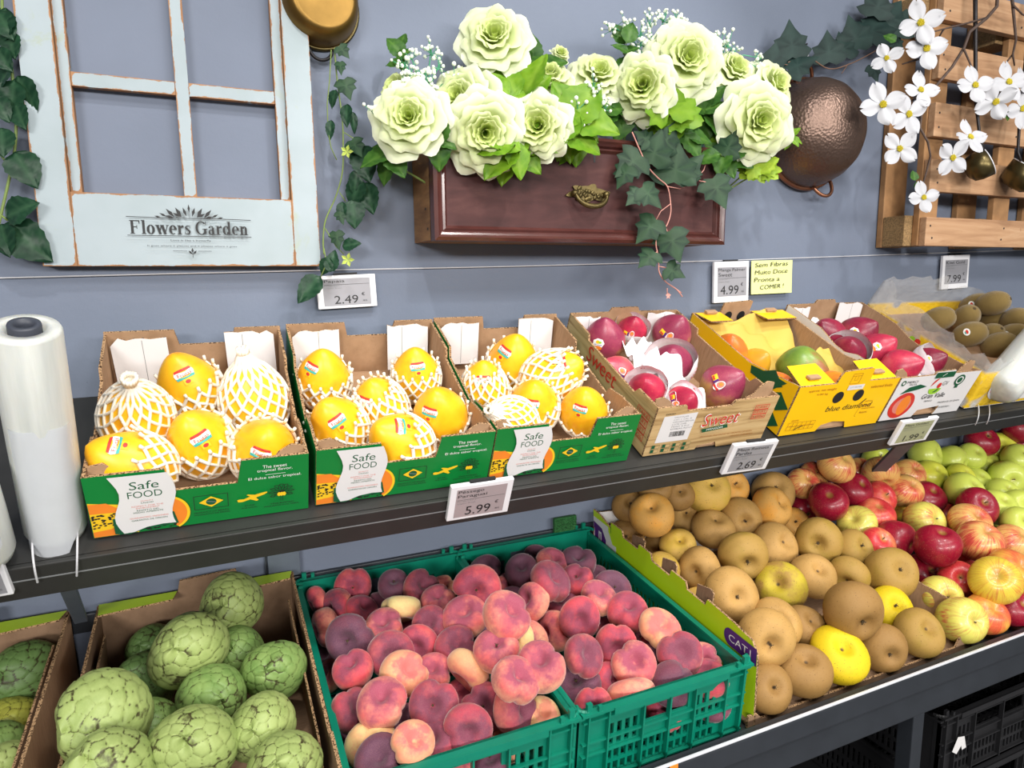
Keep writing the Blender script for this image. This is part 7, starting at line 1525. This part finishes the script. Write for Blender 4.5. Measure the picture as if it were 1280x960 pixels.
def rose_mesh(seed, opened=1.0):
    """overlapping rounded petals in whorls around a rolled heart"""
    rr = random.Random(seed); mb = MB(); att = []; nu, nv = 10, 10
    for (L_, (n, R, zt, hw, curl, zb)) in enumerate(((2, .10, .40, 95, .00, -.10), (3, .20, .41, 80, .02, -.14), (3, .30, .40, 72, .05, -.18), (4, .42, .36, 62, .10, -.22), (5, .58, .26, 52, .17, -.27), (5, .76, .10, 50, .22, -.32), (6, .92, -.10, 44, .20, -.36))):
        for k in range(n):
            a0 = 2*pi*k/n+L_*1.1+rr.uniform(-.22, .22); R_ = R*(opened if L_ > 3 else 1)*rr.uniform(.93, 1.07); z_ = zt+rr.uniform(-.04, .04); p1, p2, p3 = (rr.uniform(0, 6.28) for _ in range(3)); ru = .012+.0085*L_; w_ = radians(hw)*rr.uniform(.9, 1.1)
            def fn(u, v):
                e = (u-.5)*2; ve = v*(1-.16*abs(e)**3); a = a0+e*w_*(.62+.38*sin(pi*min(1, .15+.7*v)))
                r = .05+(R_-.05)*(1-(1-ve)**1.8)+curl*max(0, ve-.72)*2.2+.045*R_*(-e*e)*(L_ > 2)+.03*e*(1 if k % 2 else -1)*(L_ < 5)
                z = zb+(z_-zb)*sin(ve*pi*.5)**.85-curl*max(0, ve-.74)**1.5*3.0-.05*e*e*ve
                f = max(0, v-.45)/.55; z += ru*f*sin(a*5+p1)+ru*.5*f*sin(a*11+p2); r += ru*.9*f*sin(a*9+p3)
                return Vector((r*cos(a), r*sin(a), z))
            mb.grid(fn, nu, nv, MT['petal'])
            for u in range(nu+1):
                for v in range(nv+1): att.append(min(1, .06+.085*L_+.48*(v/nv)**2*(.5+.07*L_)))
    me = mb.mesh('bloom', True); at_ = me.attributes.new('tint', 'FLOAT', 'POINT'); at_.data.foreach_set('value', att); return me
ROSES = [rose_mesh(1), rose_mesh(2, .85), rose_mesh(3, 1.06), rose_mesh(4, .6)]
def leaf_mesh(kind, mat, seed=0):
    """unit leaf growing along +Y, face up +Z"""
    rr = random.Random(seed); v = []; f = []; att = []; n = 12
    if kind == 'oval':
        for i in range(n+1):
            t = i/n; w_ = .36*sin(pi*t**.8)**.8*(1-.25*t)+.004; 
            for j in range(-3, 4):
                q = j/3; serr = 1+(.05*sin(i*2.9) if abs(j) == 3 else 0); x = w_*q*serr; z = .10*abs(q)*w_*2-.22*t*t+.02*sin(q*5+i*1.1); v.append((x, t, z)); att.append(1. if j == 0 else (.35 if (i+abs(j)) % 3 == 0 else 0))
        for i in range(n):
            for j in range(6): a = i*7+j; f.append((a, a+1, a+8, a+7))
    else:                                                       # lobed ivy leaf: a star-shaped fan
        pts = {'ivy': [(0, 0), (.18, -.10), (.36, -.02), (.50, .16), (.34, .30), (.40, .50), (.24, .56), (.13, .74), (0, 1.0)], 'grape': [(0, 0), (.2, -.08), (.40, .02), (.44, .22), (.56, .36), (.42, .46), (.44, .66), (.26, .68), (.18, .86), (0, 1.0)]}[kind]
        out = pts[:-1]+[pts[-1]]+[(-x, y) for x, y in pts[-2:0:-1]]
        m = 4; v.append((0, .30, .03)); att.append(1.); k = len(out)
        for r in range(1, m+1):
            s = r/m
            for (i, (x, y)) in enumerate(out):
                X_, Y_ = x*s, .30+(y-.30)*s; tip = hypot(x, y-.30); z = .03-.20*(abs(X_)**1.6)-.14*max(0, Y_-.3)**1.5+(.02*s*sin(i*2.1+seed)); v.append((X_, Y_, z)); att.append(.8 if i in (0, len(pts)-1) else (.6 if (tip > .42 and s < .9) else 0))
        for i in range(k): f.append((0, 1+i, 1+(i+1) % k))
        for r in range(m-1):
            for i in range(k): a = 1+r*k; f.append((a+i, a+k+i, a+k+(i+1) % k, a+(i+1) % k))
    me = bpy.data.meshes.new('leaf'); me.from_pydata(v, [], f); me.materials.append(mat); me.polygons.foreach_set('use_smooth', [True]*len(me.polygons)); at_ = me.attributes.new('vein', 'FLOAT', 'POINT'); at_.data.foreach_set('value', att); me.update(); return me
LM = {k: leaf_mesh(a, MT[b], i) for i, (k, a, b) in enumerate((('lime', 'oval', 'leaf_lime'), ('mid', 'oval', 'leaf_mid'), ('ivy', 'ivy', 'leaf_ivy'), ('blue', 'ivy', 'leaf_blue'), ('rose', 'oval', 'leaf_rose'), ('yellow', 'grape', 'leaf_yellow'), ('sea', 'oval', 'leaf_sea'), ('ivylime', 'grape', 'leaf_lime')))}
def put_leaf(root, kind, P, tipdir, face, size, w=1.0):
    """tipdir: where the tip points, face: where the upper side looks (world)"""
    y = Vector(tipdir).normalized(); z = Vector(face); z = (z-y*z.dot(y)); z = z.normalized() if z.length > 1e-4 else y.orthogonal().normalized(); x = y.cross(z)
    o = link('leaf', LM[kind], root); M_ = Matrix(((x.x*size*w, y.x*size, z.x*size, P[0]), (x.y*size*w, y.y*size, z.y*size, P[1]), (x.z*size*w, y.z*size, z.z*size, P[2]), (0, 0, 0, 1)))
    rl = root.location; M_.translation = Vector(P)-rl; o.matrix_local = M_; return o
def img(dx, dy, toward=0.): return (RT*dx-UP*dy-FW*toward)

PLN = Vector((.677, -.07, 1.64))
ROSE = [  # px, py, size px, facing x, facing y, depth, mesh, how it looks
 (617, 47, 84, .05, -.12, -.11, 0, 'tallest pale green rose standing alone above the planter'),
 (511, 147, 84, .0, .05, -.15, 2, 'full open pale green rose over the oak side board of the planter'),
 (497, 112, 62, -.55, -.30, -.09, 1, 'half-hidden pale rose behind the one over the oak side board'),
 (606, 165, 92, .12, .40, -.17, 0, 'big pale green rose drooping over the drawer front, next to the moulding corner'),
 (575, 124, 80, -.42, .0, -.13, 2, 'pale green rose tucked behind the drooping one'),
 (672, 158, 88, -.15, .22, -.17, 1, 'cupped pale green rose with a deep centre, above the lime leaves'),
 (684, 97, 68, .1, -.55, -.10, 2, 'flattened pale rose just above the cupped one'),
 (700, 68, 34, .3, -.3, -.08, 3, 'small pale rose bud between upright leaves'),
 (748, 92, 68, .05, -.35, -.11, 0, 'pale green rose in the middle, beside the white filler buds'),
 (803, 108, 88, -.22, .15, -.16, 1, 'pale green rose tilted towards the middle, over the dark ivy'),
 (858, 73, 90, .08, .05, -.14, 0, 'brightest open pale rose at the top of the group'),
 (917, 88, 64, .35, -.30, -.11, 1, 'pale green rose behind the brightest one, turned towards the copper bowl'),
 (948, 152, 84, .12, .25, -.18, 2, 'low full pale rose in front of the copper bowl rim'),
 (968, 106, 64, .50, -.15, -.12, 0, 'pale green rose above the low one, overlapping the copper bowl')]
for (px, py, d, ax, ay, y, mi, lab) in ROSE:
    c = at(px, py, y); s = d*zdepth(c)/F_PX/2/.86; f = facing(ax, ay); base = c-f*s*.35
    r = empty('rose', base); tag(r, lab, 'rose', 'artificial roses in the planter')
    o = link('bloom', ROSES[mi], r, f*s*.30, axis_rot(f, random.uniform(0, 6))); o.scale = (s, s, s)
    foot = Vector((min(max(base.x*.6+PLN.x*.4, .42), .93), -.07, 1.60)); mb = MB(); mb.tube([Vector((0, 0, 0)), (foot-base)*.5+Vector((0, .03, .02)), foot-base], .0028, MT['vine_green'], 6); mb.obj('stem', r, smooth=True)
    mb = MB(); 
    for k in range(5):
        a = k*2*pi/5; q = f.to_track_quat('Z', 'Y'); mb.add([q @ Vector((.16*s*cos(a+.6), .16*s*sin(a+.6), 0)), q @ Vector((.5*s*cos(a), .5*s*sin(a), .02*s)), q @ Vector((.16*s*cos(a-.6), .16*s*sin(a-.6), 0))], [(0, 1, 2)], MT['leaf_lime'])
    mb.obj('sepals', r)
# rose foliage: sprays of leaves set between the blooms
SPR = [  # px, py, spread x, spread y, leaves, kind, size, label
 (488, 190, 26, 40, 7, 'mid', .055, 'dark green rose leaves hanging beside the oak side board', -.10),
 (500, 70, 8, 26, 5, 'mid', .040, 'thin upright sprig of leaves at the oak side of the planter', -.08),
 (640, 185, 40, 26, 12, 'lime', .078, 'lime green leaf spray hanging over the drawer front by the drooping rose', -.165),
 (650, 118, 48, 34, 14, 'lime', .070, 'lime leaf spray between the tallest rose and the cupped rose', -.13),
 (662, 78, 40, 22, 8, 'mid', .058, 'upright leaf spray behind the small rose bud', -.08),
 (718, 150, 30, 38, 10, 'lime', .085, 'broad lime leaves beside the white filler buds', -.15),
 (712, 165, 18, 24, 4, 'lime', .08, 'large broad leaf spray over the drawer edge below the cupped rose', -.16),
 (785, 140, 36, 20, 9, 'mid', .055, 'shaded leaf spray under the tilted rose', -.12),
 (840, 142, 40, 18, 9, 'ivylime', .070, 'fresh green lobed leaf spray under the brightest rose', -.15),
 (880, 140, 36, 30, 12, 'mid', .060, 'deep green leaf spray in the gap before the low full rose', -.11),
 (905, 165, 26, 34, 8, 'ivylime', .060, 'green lobed leaf spray beside the low full rose', -.12),
 (930, 130, 26, 20, 7, 'sea', .045, 'sea green feathery spray behind the low full rose', -.12),
 (945, 212, 28, 16, 9, 'yellow', .040, 'yellow green small-leaved ivy sprig hanging at the moulding corner', -.15),
 (850, 172, 40, 16, 9, 'mid', .062, 'dark leaf spray over the drawer edge behind the trailing ivy', -.135),
 (905, 196, 26, 14, 6, 'mid', .055, 'dark leaf spray over the drawer end below the low full rose', -.14),
 (548, 175, 24, 18, 5, 'mid', .05, 'dark leaves between the oak side rose and the drooping rose', -.14),
 (990, 172, 12, 14, 6, 'lime', .026, 'small round lime leaf sprig against the copper bowl', -.14),
 (782, 62, 16, 30, 6, 'mid', .040, 'small leafy sprig rising beside the tall white filler buds', -.10)]
for (px, py, sx, sy, n, kind, size, lab, y) in SPR:
    rr = random.Random(px*3+py); root = at(px, py+sy*.3, y+.03); r = empty('leaf_spray', root); tag(r, lab, 'leaves', 'artificial leaf sprays')
    foot = Vector((min(max(root.x*.7+PLN.x*.3, .42), .93), -.07, 1.61)); stems = MB(); stems.tube([foot-root, (foot-root)*.5+Vector((0, -.01, .015)), Vector((0, 0, 0))], .0018, MT['vine_green'], 5)
    for i in range(n):
        a = 2*pi*i/n+rr.uniform(-.3, .3); k = rr.uniform(.35, 1.0); q = at(px+sx*k*cos(a)*.75, py+sy*k*sin(a)*.75, y+rr.uniform(-.02, .025))
        up_ = -.55 if kind in ('mid', 'lime') and py < 130 else .1; d = img(cos(a)*1.0, sin(a)*.8+up_+.15, rr.uniform(-.1, .45)); put_leaf(r, kind, q-d.normalized()*size*.4, d, img(rr.uniform(-.4, .4), -.55, 1.0), size*rr.uniform(.8, 1.15), rr.uniform(.95, 1.25))
        stems.tube([Vector((0, 0, 0)), q-d.normalized()*size*.4-root], .0012, MT['vine_green'], 4)
    stems.obj('stem', r)
# white filler sprays
def filler(px, py, tips, y, lab):
    root = at(px, py, y+.03); r = empty('filler_spray', root); tag(r, lab, 'filler flowers', 'white filler sprays'); st_ = MB(); bd = MB(); rr = random.Random(px)
    foot = Vector((min(max(root.x, .42), .93), -.07, 1.62)); st_.tube([foot-root, Vector((0, 0, 0))], .0016, MT['leaf_sea'], 5)
    for (tx, ty, n) in tips:
        t = at(tx, ty, y)-root; st_.tube([Vector((0, 0, 0)), t*.55+Vector((0, -.004, .006)), t], .0011, MT['leaf_sea'], 4)
        for k in range(n):
            p = t+Vector((rr.gauss(0, .0075), rr.gauss(0, .007), rr.gauss(0, .009))); s = rr.uniform(.0024, .0042)
            bd.lathe([(.0001, -s), (s*.8, -s*.6), (s, 0), (s*.7, s*.7), (.0001, s)], MT['bead'], 7, Matrix.Translation(p)); st_.tube([t-Vector((0, 0, .008)), p], .0006, MT['leaf_sea'], 3, cap=False)
    st_.obj('stem', r); o_ = bd.obj('buds', r, smooth=True); o_['label'] = 'tiny white buds'; o_['kind'] = 'stuff'
filler(530, 135, ((513, 68, 8), (505, 78, 12), (539, 62, 16), (512, 88, 10), (506, 98, 12), (530, 90, 16), (549, 80, 12), (535, 102, 16), (538, 110, 10), (520, 106, 9), (568, 93, 8), (469, 140, 5)), -.115, 'white filler bud spray between the oak side board roses')
filler(745, 150, ((742, 104, 14), (747, 118, 16), (740, 128, 16), (756, 131, 12), (722, 132, 10), (730, 146, 14), (749, 148, 10), (738, 158, 12)), -.16, 'white filler bud cluster hanging in front of the middle rose')
filler(815, 80, ((765, 32, 16), (785, 30, 14), (800, 40, 16), (812, 28, 16), (830, 22, 20), (848, 22, 16), (855, 30, 12), (800, 54, 14), (790, 62, 10), (815, 48, 14), (838, 34, 14)), -.10, 'tall white filler bud spray above the tilted rose')
filler(905, 75, ((900, 48, 14), (910, 54, 12), (892, 52, 8), (918, 60, 8), (947, 72, 12), (950, 86, 10), (944, 108, 12), (940, 118, 10)), -.11, 'white filler bud spray beside the copper bowl roses')

def trailing(name, label, path, y, leaves, mat, rad=.0016, side=(), ya=None, flowers=(), group='trailing ivy'):
    """path: [(px, py)], leaves: (px, py of the leaf base, tip dx, dy in pixels, kind, width)"""
    P = [at(a, b, (ya or (lambda k: y))(i/max(1, len(path)-1))) for i, (a, b) in enumerate(path)]
    r = empty(name, P[0]); tag(r, label, 'ivy', group); o = P[0]
    def smoothp(Q):
        out = []
        for i in range(len(Q)-1):
            a, b, c, d = Q[max(i-1, 0)], Q[i], Q[i+1], Q[min(i+2, len(Q)-1)]
            for k in range(5): t = k/5; out.append(.5*((2*b)+(-a+c)*t+(2*a-5*b+4*c-d)*t*t+(-a+3*b-3*c+d)*t**3))
        return out+[Q[-1]]
    mb = MB(); mb.tube([p-o for p in smoothp(P)], rad, mat, 6)
    for s in side: mb.tube([at(a, b, y)-o for (a, b) in s], rad*.75, mat, 5)
    mb.obj('vine', r, smooth=True)
    rr = random.Random(len(leaves)+int(path[0][0]))
    for (px, py, dx, dy, kind, w_) in leaves:
        q = at(px, py, y-.004); L_ = hypot(dx, dy)*zdepth(q)/F_PX*1.08; put_leaf(r, kind, q, img(dx, dy, rr.uniform(-.1, .35)*hypot(dx, dy)), img(rr.uniform(-.35, .35), -.25, 1), L_, w_)
    for (px, py, d) in flowers:
        q = at(px, py, y-.012); s = d*zdepth(q)/F_PX/2; mb = MB()
        for k in range(5):
            a = 2*pi*k/5; e = facing(.0, .1); z = e.to_track_quat('Z', 'Y'); mb.add([z @ Vector((0, 0, 0)), z @ Vector((s*.6*cos(a+.5), s*.6*sin(a+.5), s*.3)), z @ Vector((s*cos(a), s*sin(a), s*.35)), z @ Vector((s*.6*cos(a-.5), s*.6*sin(a-.5), s*.3))], [(0, 1, 2, 3)], MT['petal'])
        mb.obj('blossom', r, loc=q-o)
    return r
trailing('ivy_vine', 'dark ivy trailing over the drawer front on pinkish stems down to the cord', [(790, 165), (808, 205), (822, 222), (834, 233), (838, 252), (838, 268), (832, 284), (822, 292), (820, 306), (823, 322), (824, 340), (832, 352), (846, 362), (853, 371)], -.150,
 [(800, 195, -30, 26, 'ivy', 1.2), (786, 208, -14, 26, 'ivy', 1.1), (814, 205, 10, -40, 'ivy', 1.25), (826, 188, 18, -34, 'ivy', 1.0), (842, 228, 4, -46, 'ivy', 1.35), (848, 222, 30, -28, 'ivy', 1.1), (890, 224, 16, 36, 'ivy', 1.15), (820, 275, -24, 28, 'ivy', 1.1), (836, 290, 12, 38, 'ivy', 1.15), (818, 316, -22, 20, 'ivy', 1.1), (833, 335, 22, 12, 'ivy', 1.15), (800, 240, -18, 18, 'ivy', 1.1), (812, 178, -20, -12, 'ivy', 1.2), (905, 195, 14, -30, 'ivy', 1.1), (802, 235, 24, 24, 'ivy', 1.1)],
 MT['vine_pink'], .0013, side=(((834, 233), (850, 236), (868, 228), (880, 212), (884, 198), (895, 190)), ((874, 226), (890, 229)), ((838, 255), (826, 264), (820, 275)), ((832, 284), (837, 296)), ((822, 314), (815, 320)), ((824, 333), (834, 335)), ((834, 360), (834, 368)), ((846, 362), (852, 366))))
mb = MB(); q = at(835, 370, -.155); mb.add([(.0, 0, .006)]+[(.007*cos(pi/2+k*pi/5)*(1 if k % 2 == 0 else .45), -.001, .007*sin(pi/2+k*pi/5)*(1 if k % 2 == 0 else .45)) for k in range(10)], [(0, 1+k, 1+(k+1) % 10) for k in range(10)], MT['vine_pink']); o = mb.obj('leaf_bud', next(x for x in bpy.data.objects if x.name == 'ivy_vine')); o.location = q-o.parent.location
trailing('ivy_vine', 'ivy strand with small white flowers trailing beside the sash below the brass saucepan', [(418, 60), (421, 95), (424, 120), (428, 150), (429, 180), (428, 215), (420, 245), (407, 275), (404, 300), (405, 318)], -.045,
 [(424, 58, 12, 14, 'ivy', 1.1), (425, 78, 3, 18, 'ivy', .8), (430, 100, 8, 24, 'ivy', 1.1), (420, 112, -8, 20, 'rose', 1), (434, 130, -2, 26, 'rose', .9), (441, 140, 2, 24, 'rose', .6), (414, 150, -3, 22, 'rose', .8), (440, 176, 14, 22, 'ivy', 1.0), (452, 182, 8, 42, 'rose', 1.2), (446, 212, -4, 30, 'rose', .8), (452, 224, -16, 30, 'rose', 1.3), (458, 228, 6, 36, 'rose', 1.1), (440, 250, 4, 32, 'rose', 1.3), (424, 265, 6, 16, 'ivy', .9), (428, 252, -2, 24, 'rose', .8), (420, 290, 4, 22, 'ivy', .9), (428, 308, 22, -4, 'rose', 1.1), (412, 322, -10, 20, 'rose', 1.1), (400, 345, -24, 32, 'rose', 1.0), (412, 340, 6, -26, 'rose', 1.0)],
 MT['vine_green'], .0013, side=(((414, 62), (412, 100), (409, 130), (410, 165), (414, 185), (421, 200)), ((429, 165), (445, 175), (458, 190)), ((428, 185), (442, 204), (455, 212)), ((424, 240), (432, 252)), ((406, 285), (420, 308), (430, 318)), ((405, 310), (408, 330), (400, 348))), flowers=((434, 190, 17), (435, 325, 18)), )
trailing('ivy_vine', 'glossy dark leafed vine hanging beyond the sash, cut by the frame', [(2, -20), (4, 30), (12, 70), (16, 100), (20, 150), (18, 190), (10, 230), (2, 265), (-6, 300)], -.03,
 [(8, 10, -14, 40, 'rose', 1.4), (12, 40, 4, 30, 'rose', 1.3), (-2, 15, 16, 30, 'rose', 1.3), (18, 100, -8, 42, 'rose', 1.2), (22, 95, 14, 40, 'rose', 1.2), (14, 85, -20, 22, 'rose', 1.2), (20, 130, 12, 30, 'rose', 1.2), (2, 160, 6, 34, 'rose', 1.3), (18, 190, 24, 38, 'rose', 1.3), (8, 272, 38, -18, 'rose', 1.3), (6, 280, 46, 40, 'rose', 1.2), (2, 280, 8, 38, 'rose', 1.4), (-4, 60, 14, 26, 'rose', 1.2), (-8, 120, 16, 28, 'rose', 1.2)],
 MT['vine_green'], .0022, side=(((12, 80), (-4, 60)), ((20, 140), (-2, 125)), ((14, 210), (-6, 185)), ((0, 268), (10, 276))))
trailing('ivy_vine', 'blue green dark ivy running along the wall from the pallet to the copper bowl', [(1140, 0), (1125, 30), (1110, 52), (1090, 66), (1062, 80), (1036, 86), (1010, 72), (985, 78)], -.05,
 [(960, 92, 6, -34, 'blue', 1.3), (976, 84, -26, -12, 'blue', 1.2), (990, 72, -6, -42, 'blue', 1.2), (985, 88, 34, -14, 'blue', 1.1), (1036, 78, -4, -36, 'blue', 1.3), (1056, 72, -6, -32, 'blue', 1.3), (1072, 62, -14, -38, 'blue', 1.5), (1085, 52, 16, -40, 'blue', 1.5), (1100, 40, -4, -34, 'blue', 1.5), (1104, 34, 24, -34, 'blue', 1.4), (1120, 42, 14, -30, 'blue', 1.3), (1090, 82, 8, 20, 'blue', 1.2), (1116, 50, 12, 14, 'blue', 1.3), (1092, 20, 10, -30, 'blue', 1.4)], MT['vine_brown'], .0013, side=(((1010, 84), (975, 80)), ((1060, 80), (1052, 92))))

# ---------------------------------------------------------------- flowering dogwood branches in front of the pallet
def dog_blossom():
    out = []
    for seed in (1, 2, 3):
        rr = random.Random(seed); mb = MB()
        for k in range(4):
            a = k*pi/2+rr.uniform(-.12, .12); L_ = rr.uniform(.92, 1.08); cu = rr.uniform(.05, .35)
            def fn(u, v):
                w_ = .42*sin(pi*min(1, .06+u*.90)**1.15)**.75; x = (v-.5)*2*w_; y = .06+u*(L_-.16*max(0, 1-abs(v-.5)*5)*(u > .85)); z = .05+cu*u*u*.6-.18*(abs(v-.5)*2)**2*w_*u+.03*sin(v*9+seed)
                return Vector((x*cos(a)-y*sin(a), x*sin(a)+y*cos(a), z))
            mb.grid(fn, 8, 8, MT['dogwood'])
        out.append(mb.mesh('bracts', True))
    mb = MB(); rr = random.Random(5)
    for i in range(34):
        a = i*2.4; d = .17*sqrt(i/34); mb.lathe([(.001, -.03), (.032, 0), (.026, .05), (.001, .07)], MT['pollen'], 6, Matrix.Translation((d*cos(a), d*sin(a), .10-.9*d*d)))
    mb.lathe([(.14, .0), (.15, .05), (.10, .08), (.001, .09)], MT['pollen'], 12); return out, mb.mesh('flower_centre', True)
BR, CENT = dog_blossom()
def dogwood(label, twigs, blossoms, y, leaves=()):
    o = at(*twigs[0][0], y); r = empty('dogwood_branch', o); tag(r, label, 'branch', 'white flowering branches')
    mb = MB(); n = 0
    for t in twigs:
        k = len(t); mb.tube([at(a, b, y+.01*sin(i*1.7))-o for i, (a, b) in enumerate(t)], [.0042-.0022*i/max(1, k-1) for i in range(k)] if n == 0 else [.0026-.001*i/max(1, k-1) for i in range(k)], MT['bark'], 7); n += 1
    mb.obj('twig', r, smooth=True)
    for i, (px, py, d, ax, ay, sp) in enumerate(blossoms):
        q = at(px, py, y-.022); s = d*zdepth(q)/F_PX/2; f = facing(ax, ay); b = link('blossom', BR[i % 3], r, q-o, axis_rot(f, sp)); b.scale = (s, s, s); link('flower_centre', CENT, b)['label'] = 'yellow centre'
    for (px, py, dx, dy) in leaves: q = at(px, py, y-.01); put_leaf(r, 'mid', q, img(dx, dy, .1), img(.1, -.2, 1), hypot(dx, dy)*zdepth(q)/F_PX, 1.3)
dogwood('forked dogwood branch with white blossoms in front of the pallet edge, nearer the copper bowl', [[(1248, -20), (1246, 8), (1234, 22), (1212, 40), (1205, 60), (1190, 84), (1172, 105), (1158, 122), (1152, 140), (1150, 160), (1160, 178), (1163, 195), (1158, 215), (1152, 236)], [(1234, 22), (1205, 30), (1180, 36), (1166, 40)], [(1180, 36), (1174, 46)], [(1172, 105), (1150, 118), (1135, 130)], [(1148, 74), (1128, 80)], [(1205, 62), (1212, 78), (1218, 92)]],
 [(1150, 29, 52, -.1, .1, .4), (1157, 61, 52, .05, .1, .2), (1108, 73, 36, -.25, .05, .5), (1150, 113, 44, .1, -.2, .1), (1103, 131, 52, -.1, .1, .3), (1135, 143, 48, .15, .15, .6), (1124, 186, 44, -.1, .1, .9), (1154, 247, 38, .05, .05, .2), (1190, 197, 44, .1, .3, 1.0), (1212, 172, 44, .2, -.35, .2), (1218, 107, 46, .05, -.05, .15)], -.155, ((1143, 226, 0, -14), (1146, 238, 2, -12), (1120, 52, -14, -10)))
dogwood('dogwood branch with white blossoms at the frame edge, over the second ladle', [[(1262, -24), (1266, 6), (1268, 28), (1270, 50), (1266, 68), (1258, 78)], [(1266, 6), (1278, 18), (1294, 24)], [(1266, 68), (1268, 82)]],
 [(1260, 103, 46, .1, -.1, .3), (1244, 127, 46, -.1, .45, .5), (1277, 136, 44, .2, .2, .2), (1282, 105, 40, .3, -.2, .6)], -.165, ((1258, 138, 4, 12),))

# scrap of artificial turf lying on the stand behind the crates
MT['turf'] = plain('artificial_turf', (36, 92, 44), .9, var=.5, sc=300, bump=1.)
p = at(706, 654, -.016); rr = random.Random(1); mb = MB(); mb.box((-.027, -.004, -.019), (.027, .004, .015), MT['turf'])
for i in range(420):
    a, b_ = rr.uniform(-.027, .027), rr.uniform(-.019, .015); dx, dz = rr.uniform(-.003, .003), rr.uniform(-.002, .004); mb.add([(a-.0005, -.004, b_), (a+.0005, -.004, b_), (a+dx, -.010, b_+dz)], [(0, 1, 2)], MT['turf'])
tag(mb.obj('turf_scrap', loc=p), 'small dark green scrap of artificial turf between the wall and the green crate', 'turf mat')
